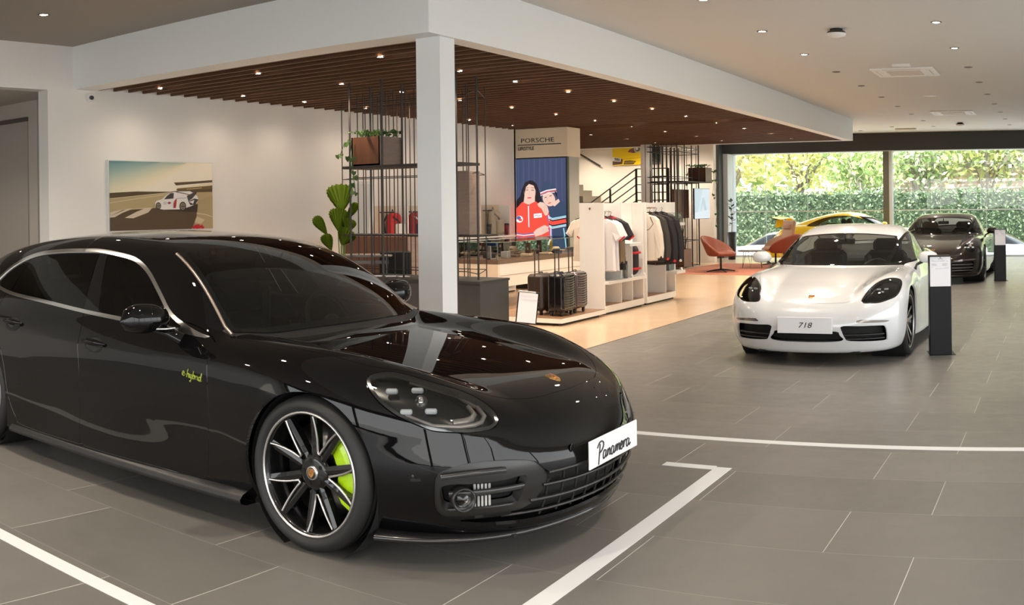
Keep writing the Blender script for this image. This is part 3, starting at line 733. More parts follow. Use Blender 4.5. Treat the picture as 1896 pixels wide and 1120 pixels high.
        m.tube([(-1.04, sg*1.15,.965),(-.96,sg*1.10,.950),(-.90,sg*1.0,.945),(-.885,sg*.95,.948)], .006, 6, 1); m.build('mirror_foot', [pt, CHROME()], mo)
    pl_h = PAN  # rest of the shell
    s.flange(.018).build('body', pt, car)
    # trim along the windscreen pillars
    for sg in (-1,1):
        X = np.linspace(-.635,-1.28,10); Y = np.linspace(.785,.600,10); P = top_pts(f, [(x, sg*y) for x, y in zip(X, Y)]); m = MB(); m.tube((P+[0,0,.002]).tolist(), .009, 6, flat=.6); m.build('pillar_trim', mat('bronze_trim', (.34,.27,.23), .3, .7), car)
    # nose: plate and crest
    p = front_pts(f, [(0,.435)])[0]; p = plate(car, (p[0]+.022, 0, .432), .52, .128, None, .1, None); lt = mat('letter_black', (.01,.01,.012), .4)
    strokes('plate_lettering', lt, p, SCRIPT_PAN, (.004,-.175,-.052), (0,1,0), (0,0,1), (1,0,0), .0905, .0034)
    B = top_pts(f, [(.755,0)])[0]; crest('bonnet_crest', car, B, fgrad(f, B)[0], (-1,0,.3), .075)
    m = MB()
    for (x, z) in ((.545,.416),): P = side_pts(f, [(x,z)], -1)[0]; m.sphere(P, .009, 10, 6, sc=(1,.3,1)); m.build('parking_sensor', mat('sensor_black', (.02,.02,.02), .3), car)
    P = front_pts(f, [(-.30,.47),(.30,.47)]); 
    for q_ in P: m = MB(); m.sphere(q_, .024, 16, 6, sc=(.10,1,1)); m.build('bumper_cap', pt, car)
    # cabin
    lea = mat('seat_leather', (.035,.034,.032), .55)
    for x in (-1.55,-2.45):
        for y in (-.38,.38): seat(car, x, y, .38, lea)
    steering(car, -1.0, .38, .86, mat('cabin_black', (.02,.02,.02), .5))
    m = MB(); m.box((-.78,0,.78), (.46,1.40,.20), 0, bev=.08); m.box((-1.5,0,.55), (1.0,.22,.22), 0, bev=.04); m.b2((-3.4,-.78,.25),(-.6,.78,.30)); m.build('dashboard', mat('cabin_black'), car)
    m = MB(); m.box((-1.06,0,1.235), (.02,.23,.07), 0, bev=.01); m.tube([(-1.06,0,1.25),(-1.03,0,1.30)], .008); m.build('interior_mirror', mat('cabin_black'), car)
    lime = mat('lime_caliper', (.52,.83,.01), .28, coat=.6)
    for x, R, W in ((0,.352,.275),(-2.97,.355,.30)):
        for sg in (-1,1): wheel(car, x, sg*(.945-W/2+.0), R, W, .278, 'V5', caliper=lime, cal_ang=(.18 if x == 0 else PI-.2), cap='gold')
    return car
P718 = dict(
 plan=[(.925,0),(.918,.18),(.895,.36),(.84,.54),(.75,.69),(.62,.81),(.44,.875),(.2,.897),(-.05,.897),(-.4,.882),(-1.1,.868),(-1.7,.878),(-2.2,.897),(-2.5,.90),(-2.85,.885),(-3.1,.82),(-3.28,.68),(-3.39,.45),(-3.44,.2),(-3.45,0)],
 width=[(1,.75),(.6,.80),(.2,.88),(0,.895),(-1,.87),(-2.4,.90),(-3,.86),(-3.5,.7)],
 nose=[(0,.86),(.13,.88),(.22,.905),(.36,.925),(.46,.925),(.54,.905),(.60,.865),(.66,.80),(.74,.68),(.9,.5),(1.3,.3)],
 tail=[(0,-3.3),(.3,-3.4),(.55,-3.45),(.75,-3.42),(.9,-3.34),(1.3,-3.1)],
 tuck=[(0,.12),(.13,.07),(.22,.03),(.32,.006),(.45,0),(.6,0),(.70,.012),(.8,.045),(.9,.10),(1.3,.25)],
 zc=[(1.0,.44),(.92,.505),(.84,.56),(.7,.625),(.5,.69),(.2,.755),(-.2,.825),(-.55,.872),(-1.2,.90),(-2.4,.94),(-3,.93),(-3.3,.88),(-3.5,.80)],
 zf=[(1.0,.46),(.9,.53),(.78,.63),(.62,.73),(.42,.80),(.2,.835),(-.05,.85),(-.4,.862),(-.8,.885),(-1.5,.92),(-2.1,.965),(-2.5,.98),(-2.9,.96),(-3.3,.88),(-3.5,.8)],
 valley=(.45,.78), hcrown=.04, kshoulder=.16, zbot=.12,
 yb=[(0,.68),(-.45,.755),(-.8,.795),(-1.3,.81),(-1.9,.785),(-2.4,.70),(-2.9,.57),(-3.3,.40)],
 zr=[(1.5,-.5),(.4,.22),(-.2,.66),(-.47,.87),(-.62,.975),(-.80,1.085),(-1.0,1.18),(-1.2,1.245),(-1.45,1.29),(-1.7,1.298),(-2.0,1.27),(-2.4,1.19),(-2.8,1.07),(-3.2,.92),(-3.6,.6),(-4,.2)],
 xroof=-1.6, cw=(.14,.10), crown=.04, tumble=(.50,.25), zbelt=.87, krail=.10, kjoin=.05)
P911 = dict(
 plan=[(1.03,0),(1.02,.2),(.985,.40),(.92,.56),(.82,.70),(.68,.81),(.48,.885),(.2,.922),(0,.928),(-.4,.905),(-1.0,.89),(-1.6,.91),(-2.1,.945),(-2.45,.955),(-2.85,.94),(-3.15,.87),(-3.35,.70),(-3.45,.42),(-3.49,.15),(-3.495,0)],
 width=[(1.1,.78),(.6,.84),(.2,.91),(0,.925),(-1,.89),(-2.4,.955),(-3,.92),(-3.5,.8)],
 nose=[(0,.96),(.13,.98),(.22,1.01),(.36,1.03),(.46,1.03),(.55,1.0),(.62,.94),(.7,.84),(.8,.66),(.95,.5),(1.3,.3)],
 tail=[(0,-3.3),(.3,-3.45),(.55,-3.49),(.75,-3.45),(.9,-3.36),(1.3,-3.1)],
 tuck=[(0,.12),(.13,.07),(.22,.03),(.32,.006),(.45,0),(.6,0),(.70,.012),(.8,.045),(.9,.10),(1.3,.25)],
 zc=[(1.1,.46),(1.0,.54),(.9,.60),(.75,.655),(.5,.72),(.2,.775),(-.2,.835),(-.5,.875),(-1.2,.90),(-2.4,.93),(-3,.92),(-3.3,.87),(-3.5,.80)],
 zf=[(1.1,.46),(.98,.56),(.88,.68),(.76,.77),(.6,.825),(.4,.85),(.15,.86),(-.1,.865),(-.5,.88),(-1,.90),(-1.6,.93),(-2.1,.97),(-2.45,.98),(-2.9,.96),(-3.3,.88),(-3.5,.8)],
 valley=(.50,.80), hcrown=.02, kshoulder=.14, zbot=.12,
 yb=[(0,.68),(-.45,.76),(-.8,.80),(-1.3,.82),(-1.9,.80),(-2.4,.72),(-2.9,.58),(-3.3,.40)],
 zr=[(1.5,-.5),(.4,.22),(-.2,.65),(-.46,.86),(-.62,.98),(-.80,1.10),(-1.0,1.20),(-1.2,1.262),(-1.45,1.298),(-1.7,1.298),(-2.0,1.26),(-2.4,1.17),(-2.8,1.05),(-3.2,.90),(-3.6,.6),(-4,.2)],
 xroof=-1.6, cw=(.14,.10), crown=.04, tumble=(.50,.25), zbelt=.88, krail=.10, kjoin=.05)

def sport_car(P, name_label, loc, rz, paint, h=.027, wb=-2.475, R=(.335,.34), Wd=(.235,.265), rim='S5', glass=None, wsg=None, dlo=None, lamp=None, hood=None, intakes=(), mirror=(-.80,.945,.935), seats=(-1.25,), cap='gold', seatm=None, hy=.865, rw=None, trim=None, cal=None, group=None, rear_lid=True):
    car = empty('car', loc, rz, name_label, 'car', group)
    f = car_field(P); lo = (min(p[0] for p in P['plan'])-.2, -1.12, .04); hi = (max(p[0] for p in P['plan'])+.2, 1.12, 1.42)
    s = surf_nets(f, lo, hi, h); zw = R[0]
    for xc, r in ((0,R[0]+.03),(wb,R[1]+.032)):
        _, s = s.split(lambda Q, xc=xc, r=r: np.maximum(np.hypot(Q[:,0]-xc, Q[:,2]-zw)-r, .5-np.abs(Q[:,1])))
    b = MB()
    for xc, r in ((0,R[0]+.034),(wb,R[1]+.036)):
        for sg in (-1,1):
            b.lathe([(r, sg*.50),(r, sg*.84)], (xc,0,zw), 'y', 28, 0); b.lathe([(.01, sg*.50),(r, sg*.50)], (xc,0,zw), 'y', 28, 0)
    b.b2((wb+.42,-.78,.125),(-.40,.78,.14)); b.b2((.25,-.5,.12),(.8,.5,.135)); b.build('underbody', DARK(), car)
    gb = mat('gloss_black_trim')
    fn = region(catmull(dlo, 4, True), 'x', 'z', lambda Q: .3-np.abs(Q[:,1])); D, s = s.split(fn)
    for sg in (-1,1):
        d = D.side(.2, sg); gl, ring = d.split(lambda Q: fn(Q)+.016); ring.offset(.002).build('window_trim', trim or gb, car)
        q, fr = gl.offset(-.004).split(lambda Q: Q[:,0]+1.92+(Q[:,2]-1.)*.2, .004)
        q.build('side_window', glass, car); fr.build('side_window', glass, car)
    cw = P['cw']
    wp = [(.62,-.47),(.68,-.48),(.70,-.52),(.67,-.68),(.60,-.88),(.555,-1.0),(.52,-1.045),(0,-1.06)]; wp = catmull(wp+[(-y, x) for y, x in wp[:-1]][::-1]+[(0,-.45)], 5, True)
    wsf = lambda Q: np.maximum(sdpoly(Q[:,1], Q[:,0]+cw[0]*(np.minimum(np.abs(Q[:,1]),.8)/.6)**2, wp), .80-Q[:,2])
    w, s = s.split(wsf); g, frit = w.split(lambda Q: wsf(Q)+.022); g.build('windscreen', wsg, car); frit.build('windscreen_border', gb, car)
    rp = catmull(rw, 5, True); rp = np.concatenate([rp]); rwf = lambda Q: np.maximum(sdpoly(Q[:,1], Q[:,0], rp), .9-Q[:,2]); w, s = s.split(rwf); w.build('rear_window', glass, car)
    hp = catmull(hood+[(-.50,.64),(-.44,.5),(-.40,.25),(-.39,0)], 4); hp = np.concatenate([hp, (hp*[1,-1])[::-1][1:-1]])
    hf = lambda Q: np.maximum(sdpoly(Q[:,0], Q[:,1], hp), .45-Q[:,2]); hd, s = s.split(hf, .0022); hd.flange(.012).build('bonnet', paint, car)
    # lamps
    if lamp:
        L = np.array(lamp['pts'], float); dn = np.array(lamp['dir'], float); dn /= np.linalg.norm(dn); uu = np.array(lamp.get('u', (.85,-.52,0)), float); uu -= dn*uu.dot(dn); uu /= np.linalg.norm(uu); vv = np.cross(dn, uu)
        poly = catmull(np.stack([L@uu, L@vv], 1), 4, True)
        def ab(Q): return np.stack([Q[:,0], np.abs(Q[:,1]), Q[:,2]], 1)
        hl = lambda Q: np.maximum(sdpoly(ab(Q)@uu, ab(Q)@vv, poly), np.maximum(lamp.get('x0', .1)-Q[:,0], .5-Q[:,2])); Hh, s = s.split(hl, .0025)
        for sg in (-1,1):
            hh = Hh.side(.2, sg); la = empty('headlight'); la.parent = car
            lens, rim_ = hh.split(lambda Q: hl(Q)+.012); rim_.flange(.02).build('lamp_rim', lamp.get('rim', mat('lamp_chrome', (.10,.10,.10), .12, 1.)), la); lens.build('lens', glass_mat('lamp_glass', (.86,.87,.86), 1.), la)
            hh.clip(-hl(hh.V), .012).offset(-.05).build('lamp_housing', mat('lamp_black', (.02,.02,.02), .25, .6), la)
            c = ab(L).mean(0)*[1,sg,1]; n_ = dn*[1,sg,1]; u2 = uu*[1,sg,1]; v2 = np.cross(n_, u2)*sg; b = MB(); Rr = np.stack([u2, v2, n_], 1)
            for du, dv in lamp['leds']: b = MB(); b.box(c+u2*du+v2*sg*0+v2*dv-n_*.03, (.045,.016,.03), 0, bev=.005, R=Rr); b.build('led_unit', mat('led_white', (.75,.78,.8), .15, .3), la)
            b = MB(); b.sphere(c-n_*.04, .032, 14, 8); b.build('projector', mat('projector_glass', (.45,.42,.40), .05, .9), la)
    for it in intakes:
        pol = catmull(it['pts'], 4, True) if it.get('smooth', True) else np.array(it['pts'])
        fi = lambda Q, pol=pol, it=it: np.maximum(sdpoly(np.abs(Q[:,1]) if it.get('sym') else Q[:,1], Q[:,2], pol), it.get('xmin', .5)-Q[:,0]); G_, s = s.split(fi, it.get('gap', 0.))
        kids = [G_.side(.0, 1), G_.side(0., -1)] if it.get('sym') else [G_]
        for gg in kids:
            if not gg.F: continue
            o = gg.offset(-it['deep']).build(it['name'], it['mat'], car)
            if it['deep'] > .02:
                # lip going into the opening
                sg = 1 if gg.V[:,1].mean() > 0 else -1; b = MB(); ys = gg.V[:,1]; 
                for z in it.get('bars', ()):
                    Y = np.linspace(ys.min()+.03, ys.max()-.03, 9); b.tube((front_pts(f, [(y, z) for y in Y])-[.02,0,0]).tolist(), .008, 5, flat=1.5)
                if b.v: b.build('intake_bars', it.get('barm', BLACKPL()), o)
    # doors
    for sg in (-1,1):
        fd = catmull([(-.60,.845),(-.575,.75),(-.565,.5),(-.60,.25),(-.70,.185),(-1.3,.185),(-1.62,.20),(-1.78,.30),(-1.84,.55),(-1.86,.8),(-1.87,.93),(-1.3,.93),(-.9,.90)], 4, True)
        d, s = s.split(region(fd, 'x', 'z', lambda Q, sg=sg: .3-sg*Q[:,1]), .0022); door = d.flange(.02).build('door', paint, car)
        b = MB(); L = side_pts(f, [(-1.55+x, .74) for x in np.linspace(-.1,.1,9)], sg); L[:,1] += sg*np.array([.003,.015,.024,.028,.028,.028,.024,.015,.003]); b.tube(L.tolist(), [.006,.01,.013,.014,.014,.014,.013,.01,.006], 6); b.build('door_handle', paint, door)
        b = MB(); c = Vector((mirror[0], sg*mirror[1], mirror[2])); vs = []; n, k = 18, 10
        for j in range(k+1):
            v = -1+2*j/k; e = math.sqrt(max(0, 1-abs(v)**2.6))
            for i in range(n):
                t = 2*PI*i/n; ct, st_ = math.cos(t), math.sin(t)
                vs.append(c+Vector(((.085 if ct > 0 else .05)*abs(ct)**.8*(1 if ct > 0 else -1)*e-.03*v*v, sg*v*.115, (.075 if st_ > 0 else .055)*abs(st_)**.85*(1 if st_ > 0 else -1)*e)))
        b.add(vs, [(j*n+i, (j+1)*n+i, (j+1)*n+(i+1) % n, j*n+(i+1) % n) if sg > 0 else (j*n+i, j*n+(i+1) % n, (j+1)*n+(i+1) % n, (j+1)*n+i) for j in range(k) for i in range(n)], 0, True)
        mo = b.build('side_mirror', paint, car); b = MB(); b.tube([c+Vector((-.01,-sg*.06,-.04)), c+Vector((.02,-sg*.12,-.07)), (mirror[0]+.06, sg*(hy-.05), mirror[2]-.115)], [.026,.02,.028], 8, flat=.5); b.build('mirror_foot', BLACKPL(), mo)
    s.flange(.018).build('body', paint, car)
    B = top_pts(f, [(P['crest'],0)])[0]; crest('bonnet_crest', car, B, fgrad(f, B)[0], (-1,0,.3), .075)
    for x, r, W in ((0,R[0],Wd[0]),(wb,R[1],Wd[1])):
        for sg in (-1,1): wheel(car, x, sg*(hy+.012-W/2+(.03 if x else 0)), r, W, r-.075, rim, caliper=cal, cal_ang=(.2 if x == 0 else PI-.2), cap=cap)
    sm = seatm or mat('seat_leather', (.035,.034,.032), .55)
    for y in (-.36,.36):
        for x in seats: seat(car, x, y, .28, sm)
    steering(car, -.86, .36, .74, mat('cabin_black', (.02,.02,.02), .5))
    b = MB(); b.box((-.66,0,.70), (.42,1.34,.18), 0, bev=.07); b.box((-1.2,0,.42), (.8,.2,.2), 0, bev=.04); b.b2((-2.2,-.7,.16),(-.5,.7,.20)); b.box((-1.95,0,.62), (.08,1.2,.5), 0, bev=.03); b.build('dashboard', mat('cabin_black'), car)
    b = MB(); b.box((-.93,0,1.115), (.02,.22,.065), 0, bev=.01); b.tube([(-.93,0,1.12),(-.91,0,1.20)], .008); b.build('interior_mirror', mat('cabin_black'), car)
    return car, f
DLO718 = [(-.62,.878),(-.80,.985),(-1.0,1.09),(-1.2,1.155),(-1.45,1.195),(-1.75,1.20),(-2.0,1.17),(-2.25,1.09),(-2.42,1.0),(-2.46,.955),(-2.3,.94),(-1.8,.925),(-1.2,.905),(-.8,.885)]
DLO911 = [(-.62,.885),(-.80,1.0),(-1.0,1.10),(-1.2,1.165),(-1.45,1.205),(-1.75,1.20),(-2.0,1.165),(-2.25,1.09),(-2.45,1.0),(-2.5,.955),(-2.3,.94),(-1.8,.93),(-1.2,.91),(-.8,.892)]
RW = [(-.48,-2.05),(0,-2.02),(.48,-2.05),(.50,-2.4),(.42,-2.85),(0,-2.92),(-.42,-2.85),(-.50,-2.4)]
LAMP718 = [(.745,.513,.595),(.656,.518,.656),(.511,.562,.728),(.361,.637,.78),(.222,.731,.791),(.178,.804,.759),(.311,.824,.697),(.493,.802,.628),(.634,.725,.599),(.712,.64,.586)]
HOOD718 = [(.778,0),(.765,.2),(.737,.36),(.69,.45),(.60,.52),(.45,.58),(.2,.66),(-.1,.715),(-.35,.74),(-.47,.72)]
SIDE718 = [(.345,.385),(.5,.385),(.70,.382),(.735,.365),(.745,.31),(.742,.245),(.71,.225),(.42,.238),(.375,.27),(.35,.33)]
MID718 = [(-.345,.242),(-.325,.30),(-.29,.337),(0,.333),(.29,.337),(.325,.30),(.345,.242),(0,.230)]
DRL718 = [(.48,.425),(.51,.443),(.66,.438),(.76,.424),(.755,.41),(.60,.412),(.49,.415)]
PLZ718 = .394
def build_718():
    white = mat('white_car_paint', (.64,.655,.67), .25, coat=1.)
    gls = glass_mat('clear_car_glass', (.62,.68,.66), .95); wsg = glass_mat('clear_windscreen', (.60,.66,.63), .9)
    lampd = dict(pts=LAMP718, dir=(.62,.38,.60), u=(.5,-.8,0), leds=((.03,.03),(-.05,.03),(.03,-.04),(-.05,-.04)))
    ins = [dict(name='side_intake', pts=SIDE718, sym=True, deep=.07, mat=DARK(), bars=(.30,.26,.22), xmin=.3), dict(name='centre_intake', pts=MID718, deep=.07, mat=DARK(), bars=(.24,), xmin=.3), dict(name='indicator_strip', pts=DRL718, sym=True, deep=.004, mat=mat('drl_glass', (.22,.20,.18), .1, .5), xmin=.3)]
    P718['crest'] = .665
    car, f = sport_car(P718, 'white two-seat sports coupe facing the camera with a 718 plate', (-2.42,10.25,0), -PI/2, white, .023, -2.475, (.338,.345), (.24,.27), 'S5', gls, wsg, DLO718, lampd, HOOD718, ins, rw=RW)
    p = front_pts(f, [(0,.415)])[0]; p = plate(car, (p[0]+.02,0,PLZ718), .535, .152, None, .1, None)
    t = text('718', .072, 'plate_lettering', mat('letter_black', (.01,.01,.012), .4), p, (.005,0,0), (PI/2,0,PI/2), .0008, .25, sx=1.25)
def build_911s():
    dark = mat('espresso_car_paint', (.016,.012,.010), .3, coat=1., spec=.1); gls = glass_mat('clear_car_glass'); wsg = glass_mat('clear_windscreen')
    c_ = (.74,.70,.735); lp = []
    for t in np.linspace(0, 2*PI, 12, endpoint=False):
        dn = np.array([.72,.30,.62]); dn /= np.linalg.norm(dn); u = np.array([.4,-.9,0]); u -= dn*u.dot(dn); u /= np.linalg.norm(u); v = np.cross(dn, u); lp.append(tuple(np.array(c_)+u*.105*math.cos(t)+v*.125*math.sin(t)))
    lampd = dict(x0=.45, pts=lp, dir=(.72,.30,.62), u=(.4,-.9,0), leds=((.045,.045),(-.045,.045),(.045,-.045),(-.045,-.045)))
    hood = [(.90,0),(.885,.2),(.83,.36),(.72,.46),(.5,.56),(.2,.66),(-.1,.72),(-.38,.745),(-.48,.72)]
    ins = [dict(name='side_intake', pts=[(.36,.41),(.55,.42),(.74,.43),(.77,.36),(.72,.24),(.55,.22),(.40,.23),(.35,.30)], sym=True, deep=.06, mat=DARK(), bars=(.37,.31,.26), xmin=.3, barm=mat('intake_fin', (.16,.15,.15), .3, .5)), dict(name='centre_intake', pts=[(-.33,.34),(0,.345),(.33,.34),(.36,.28),(.34,.22),(0,.20),(-.34,.22),(-.36,.28)], deep=.06, mat=DARK(), bars=(.27,), xmin=.3), dict(name='indicator_strip', pts=[(.40,.455),(.60,.465),(.78,.475),(.78,.45),(.6,.438),(.40,.432)], sym=True, deep=.004, mat=mat('drl_glass', (.22,.20,.18), .1, .5), xmin=.3)]
    P911['crest'] = .80
    car, f = sport_car(P911, 'dark brown-black sports coupe facing the camera behind the white one', (-2.43,19.75,0), -PI/2, dark, .027, -2.45, (.345,.36), (.255,.30), 'turbo', gls, wsg, DLO911, lampd, hood, ins, hy=.905, rw=RW, mirror=(-.78,1.0,.945))
    m = MB(); Y = np.linspace(-.80,.80,17); m.tube([(q[0]+.02, q[1], q[2]) for q in front_pts(f, [(y,.165) for y in Y])], .012, 6); m.build('front_lip', SATIN(), car)
    # yellow one with a fixed rear wing
    yel = mat('yellow_car_paint', (.90,.62,.005), .2, coat=1.); P9 = dict(P911); P9['crest'] = .80
    car, f = sport_car(P9, 'bright yellow rear-winged sports coupe standing sideways before the window', (-4.02,26.15,0), 0, yel, .03, -2.45, (.345,.36), (.255,.30), 'turbo', gls, wsg, DLO911, lampd, hood, ins, hy=.905, rw=RW, mirror=(-.78,1.0,.945))
    w = MB(); n = 16
    for k in (0,):
        rows = []
        for y in np.linspace(-.78,.78,n):
            e = 1-.25*(abs(y)/.78)**4; rows.append([(-3.30+a*e, y, 1.165+b_-.02*(abs(y)/.78)**2) for a, b_ in ((-.16,.03),(-.05,.012),(.10,-.01),(.16,-.018),(.10,-.032),(-.05,-.018),(-.16,.018),(-.16,.03))])
        w.grid(rows)
    w.build('rear_wing', yel, car); 
    for y in (-.45,.45):
        b = MB(); b.prism([(-3.42,.90),(-3.10,.95),(-3.22,1.15),(-3.36,1.155)], lambda u, v: (u, y-.02, v), lambda u, v: (u, y+.02, v)); b.build('wing_strut', yel, car)
# ------------------------------------------------------------------ flat artwork: polygons drawn on a plane
def art(name, parent, fn, items, glow=None):
    """fn(u,v,h)->3D; items: (colour, [polygon] or ('o',cx,cy,rx,ry[,rot]) or ('l',pts,width))"""
    b = MB(); mats = []; idx = {}
    for k, (col, shp) in enumerate(items):
        if col not in idx:
            idx[col] = len(mats); nm = ('glow_' if glow else 'print_')+'%02x%02x%02x' % tuple(int(255*min(c, 1)) for c in col)
            mats.append(mat(nm, col, .35, emit=col if glow else None, es=glow or 0) if not glow else mat(nm, (0,0,0), .3, emit=col, es=glow))
        h = .0008+.00025*k
        if shp[0] == 'o':
            _, cx, cy, rx, ry = shp[:5]; a = shp[5] if len(shp) > 5 else 0; P = [(cx+rx*math.cos(t)*math.cos(a)-ry*math.sin(t)*math.sin(a), cy+rx*math.cos(t)*math.sin(a)+ry*math.sin(t)*math.cos(a)) for t in np.linspace(0, 2*PI, 24, endpoint=False)]
        elif shp[0] == 'l':
            L = np.array(shp[1], float); w = shp[2]/2; d = np.gradient(L, axis=0); n = np.stack([-d[:,1], d[:,0]], 1); n /= np.linalg.norm(n, axis=1)[:,None]; P = np.concatenate([L+n*w, (L-n*w)[::-1]]).tolist()
        else: P = shp
        b.add([fn(u, v, h) for u, v in P], [tuple(range(len(P)))], idx[col])
    return b.build(name, mats, parent)
SK = (.78,.52,.42)
def screen_art(x0, x1, zt, zb, Y):
    def fn(u, v, h): return (x0+(u-495)/390*(x1-x0), Y-h, zt+(v-315)/745*(zb-zt))
    N1, RD, NV, BK, WH, CY = (.045,.06,.13), (.80,.075,.05), (.035,.06,.12), (.012,.010,.016), (.85,.82,.84), (.35,.75,.85)
    I = [(N1, [(495,315),(885,315),(885,1105),(495,1105)])]
    for k in range(9): I.append(((.06,.08,.16), ('l', [(520+k*42,318),(518+k*42,700)], 9)))
    I += [(BK, [(612,486),(572,505),(548,560),(536,610),(505,650),(496,700),(496,740),(528,710),(518,790),(536,852),(552,790),(600,700),(660,700),(705,660),(690,600),(664,520),(640,495)]),
      (NV, [(762,702),(800,672),(835,640),(885,690),(885,1105),(760,1105),(745,780)]),
      (RD, [(548,662),(600,652),(652,656),(735,715),(765,780),(772,900),(762,1105),(496,1105),(496,722)]),
      (SK, [(570,600),(650,600),(648,668),(600,690),(560,668)]), (SK, ('o',610,582,44,80)), (BK, [(566,560),(575,515),(612,500),(648,520),(658,580),(640,530),(605,516),(580,540),(570,600)]),
      ((.60,.10,.12), ('o',606,628,17,6)), (BK, ('l', [(580,566),(598,564)], 5)), (BK, ('l', [(622,566),(642,568)], 5)), (BK, ('l', [(576,549),(600,546)], 3)), (BK, ('l', [(620,546),(646,550)], 3)), ((.62,.40,.33), ('l', [(608,570),(604,604),(612,607)], 3)),
      (RD, [(553,662),(600,684),(650,658),(656,700),(600,730),(550,705)]), (WH, ('l', [(598,688),(600,864)], 8)), (BK, ('l', [(597,682),(597,694)], 6)),
      (WH, ('o',527,800,28,28)), ((.10,.12,.35), ('o',522,790,17,15)), (RD, ('o',534,806,14,10)), (WH, [(638,758),(700,752),(702,786),(640,792)]), ((.6,.25,.25), ('l', [(646,775),(660,768),(676,776),(692,768)], 5))]
    for k, c in enumerate(((.12,.14,.40), WH, RD, (.12,.14,.40))):
        I.append((c, ('l', [(497,914+k*11),(560,922+k*10),(640,912+k*9)], 7))); I.append((c, ('l', [(580,985+k*9),(660,985+k*9),(765,965+k*8)], 6)))
    for k, c in enumerate(((.12,.14,.40), WH, (.12,.14,.40))): I.append((c, ('l', [(742+k*9,770),(760+k*8,860),(762+k*7,960)], 6)))
    I += [(SK, [(636,905),(660,880),(700,858),(722,848),(752,862),(748,880),(756,895),(735,905),(700,925),(650,940)]), ((.6,.38,.3), ('l', [(700,880),(748,880)], 3)), ((.6,.38,.3), ('l', [(700,895),(752,893)], 3)),
      (SK, ('o',757,640,46,60,-.35)), (SK, [(770,680),(830,640),(840,662),(800,700)]), (NV, [(688,622),(696,560),(724,498),(748,496),(796,530),(816,572),(750,586)]), (WH, ('l', [(692,592),(740,572),(812,562)], 9)), ((.7,.12,.14), ('l', [(692,602),(742,583),(814,573)], 9)), (WH, ('l', [(694,612),(744,594),(815,584)], 5)), (BK, [(800,575),(818,590),(822,640),(806,600)]),
      ((.62,.14,.14), ('o',762,672,13,5,-.4)), (BK, ('l', [(724,630),(740,624)], 5)), (BK, ('l', [(762,618),(780,612)], 5)), ((.60,.38,.32), ('l', [(746,628),(742,650),(752,652)], 3)),
      (SK, [(668,680),(690,662),(716,668),(746,700),(756,742),(745,768),(728,772),(712,742),(700,715),(680,702)]), ((.6,.38,.3), ('l', [(716,700),(728,760)], 3)), ((.6,.38,.3), ('l', [(730,694),(742,755)], 3))]
    for k, (c, w) in enumerate(((CY,8),(WH,5),(BK,8),(RD,30),(BK,8),(CY,8),(WH,5))):
        z = 782+(0,10,18,38,58,68,78)[k]; I.append((c, ('l', [(756,z),(782,z+14),(885,z-6)], w)))
    I.append((CY, ('l', [(866,872),(876,950),(884,1040)], 7)))
    return fn, I
def leafy(b, base, n, rng, spread, drop, sz, mi=0):
    """short trailing stems with small leaves, into a mesh builder"""
    for k in range(n):
        a = rng.uniform(0, 2*PI); p = Vector(base)+Vector((rng.uniform(-spread[0], spread[0]), rng.uniform(-spread[1], spread[1]), 0)); d = Vector((math.cos(a)*.05, math.sin(a)*.05, .05)); pts = [p]
        for j in range(4):
            p = p+d; d = d*.8+Vector((rng.uniform(-.02,.02), rng.uniform(-.02,.02), -drop)); pts.append(p.copy())
        b.tube(pts, .003, 4, mi)
        for q in pts[1:]:
            n_ = Vector((rng.uniform(-1,1), rng.uniform(-1,1), rng.uniform(0,1))).normalized(); u = n_.orthogonal().normalized(); v = n_.cross(u); s = sz*rng.uniform(.7,1.2)
            b.add([q-u*s, q-u*s*.2+v*s*.7, q+u*s, q-u*s*.2-v*s*.7], [(0,1,2,3)], mi)
def heart_vine(b, pts, rng, sz, mi=0):
    b.tube(pts, .004, 5, mi)
    for q in pts[1:]:
        for k in range(2):
            v = Vector((rng.uniform(-.5,.5), rng.uniform(-.5,.5), -1)).normalized(); n_ = Vector((rng.uniform(-.6,.6), -1, rng.uniform(-.3,.3))).normalized(); u = v.cross(n_).normalized(); s = sz*rng.uniform(.7,1.15); c = Vector(q)+u*rng.uniform(-.04,.04)
            b.add([c, c+u*s*.55-v*s*.15, c+u*s*.5+v*s*.5, c+v*s*1.1, c-u*s*.5+v*s*.5, c-u*s*.55-v*s*.15], [(0,1,2,3,4,5)], mi)
def box_thing(name, lo, hi, m, label, cat, bv=.003, group=None, kind=None):
    b = MB(); b.b2(lo, hi, 0, bev=bv); return b.build(name, m, label=label, cat=cat, group=group, kind=kind)
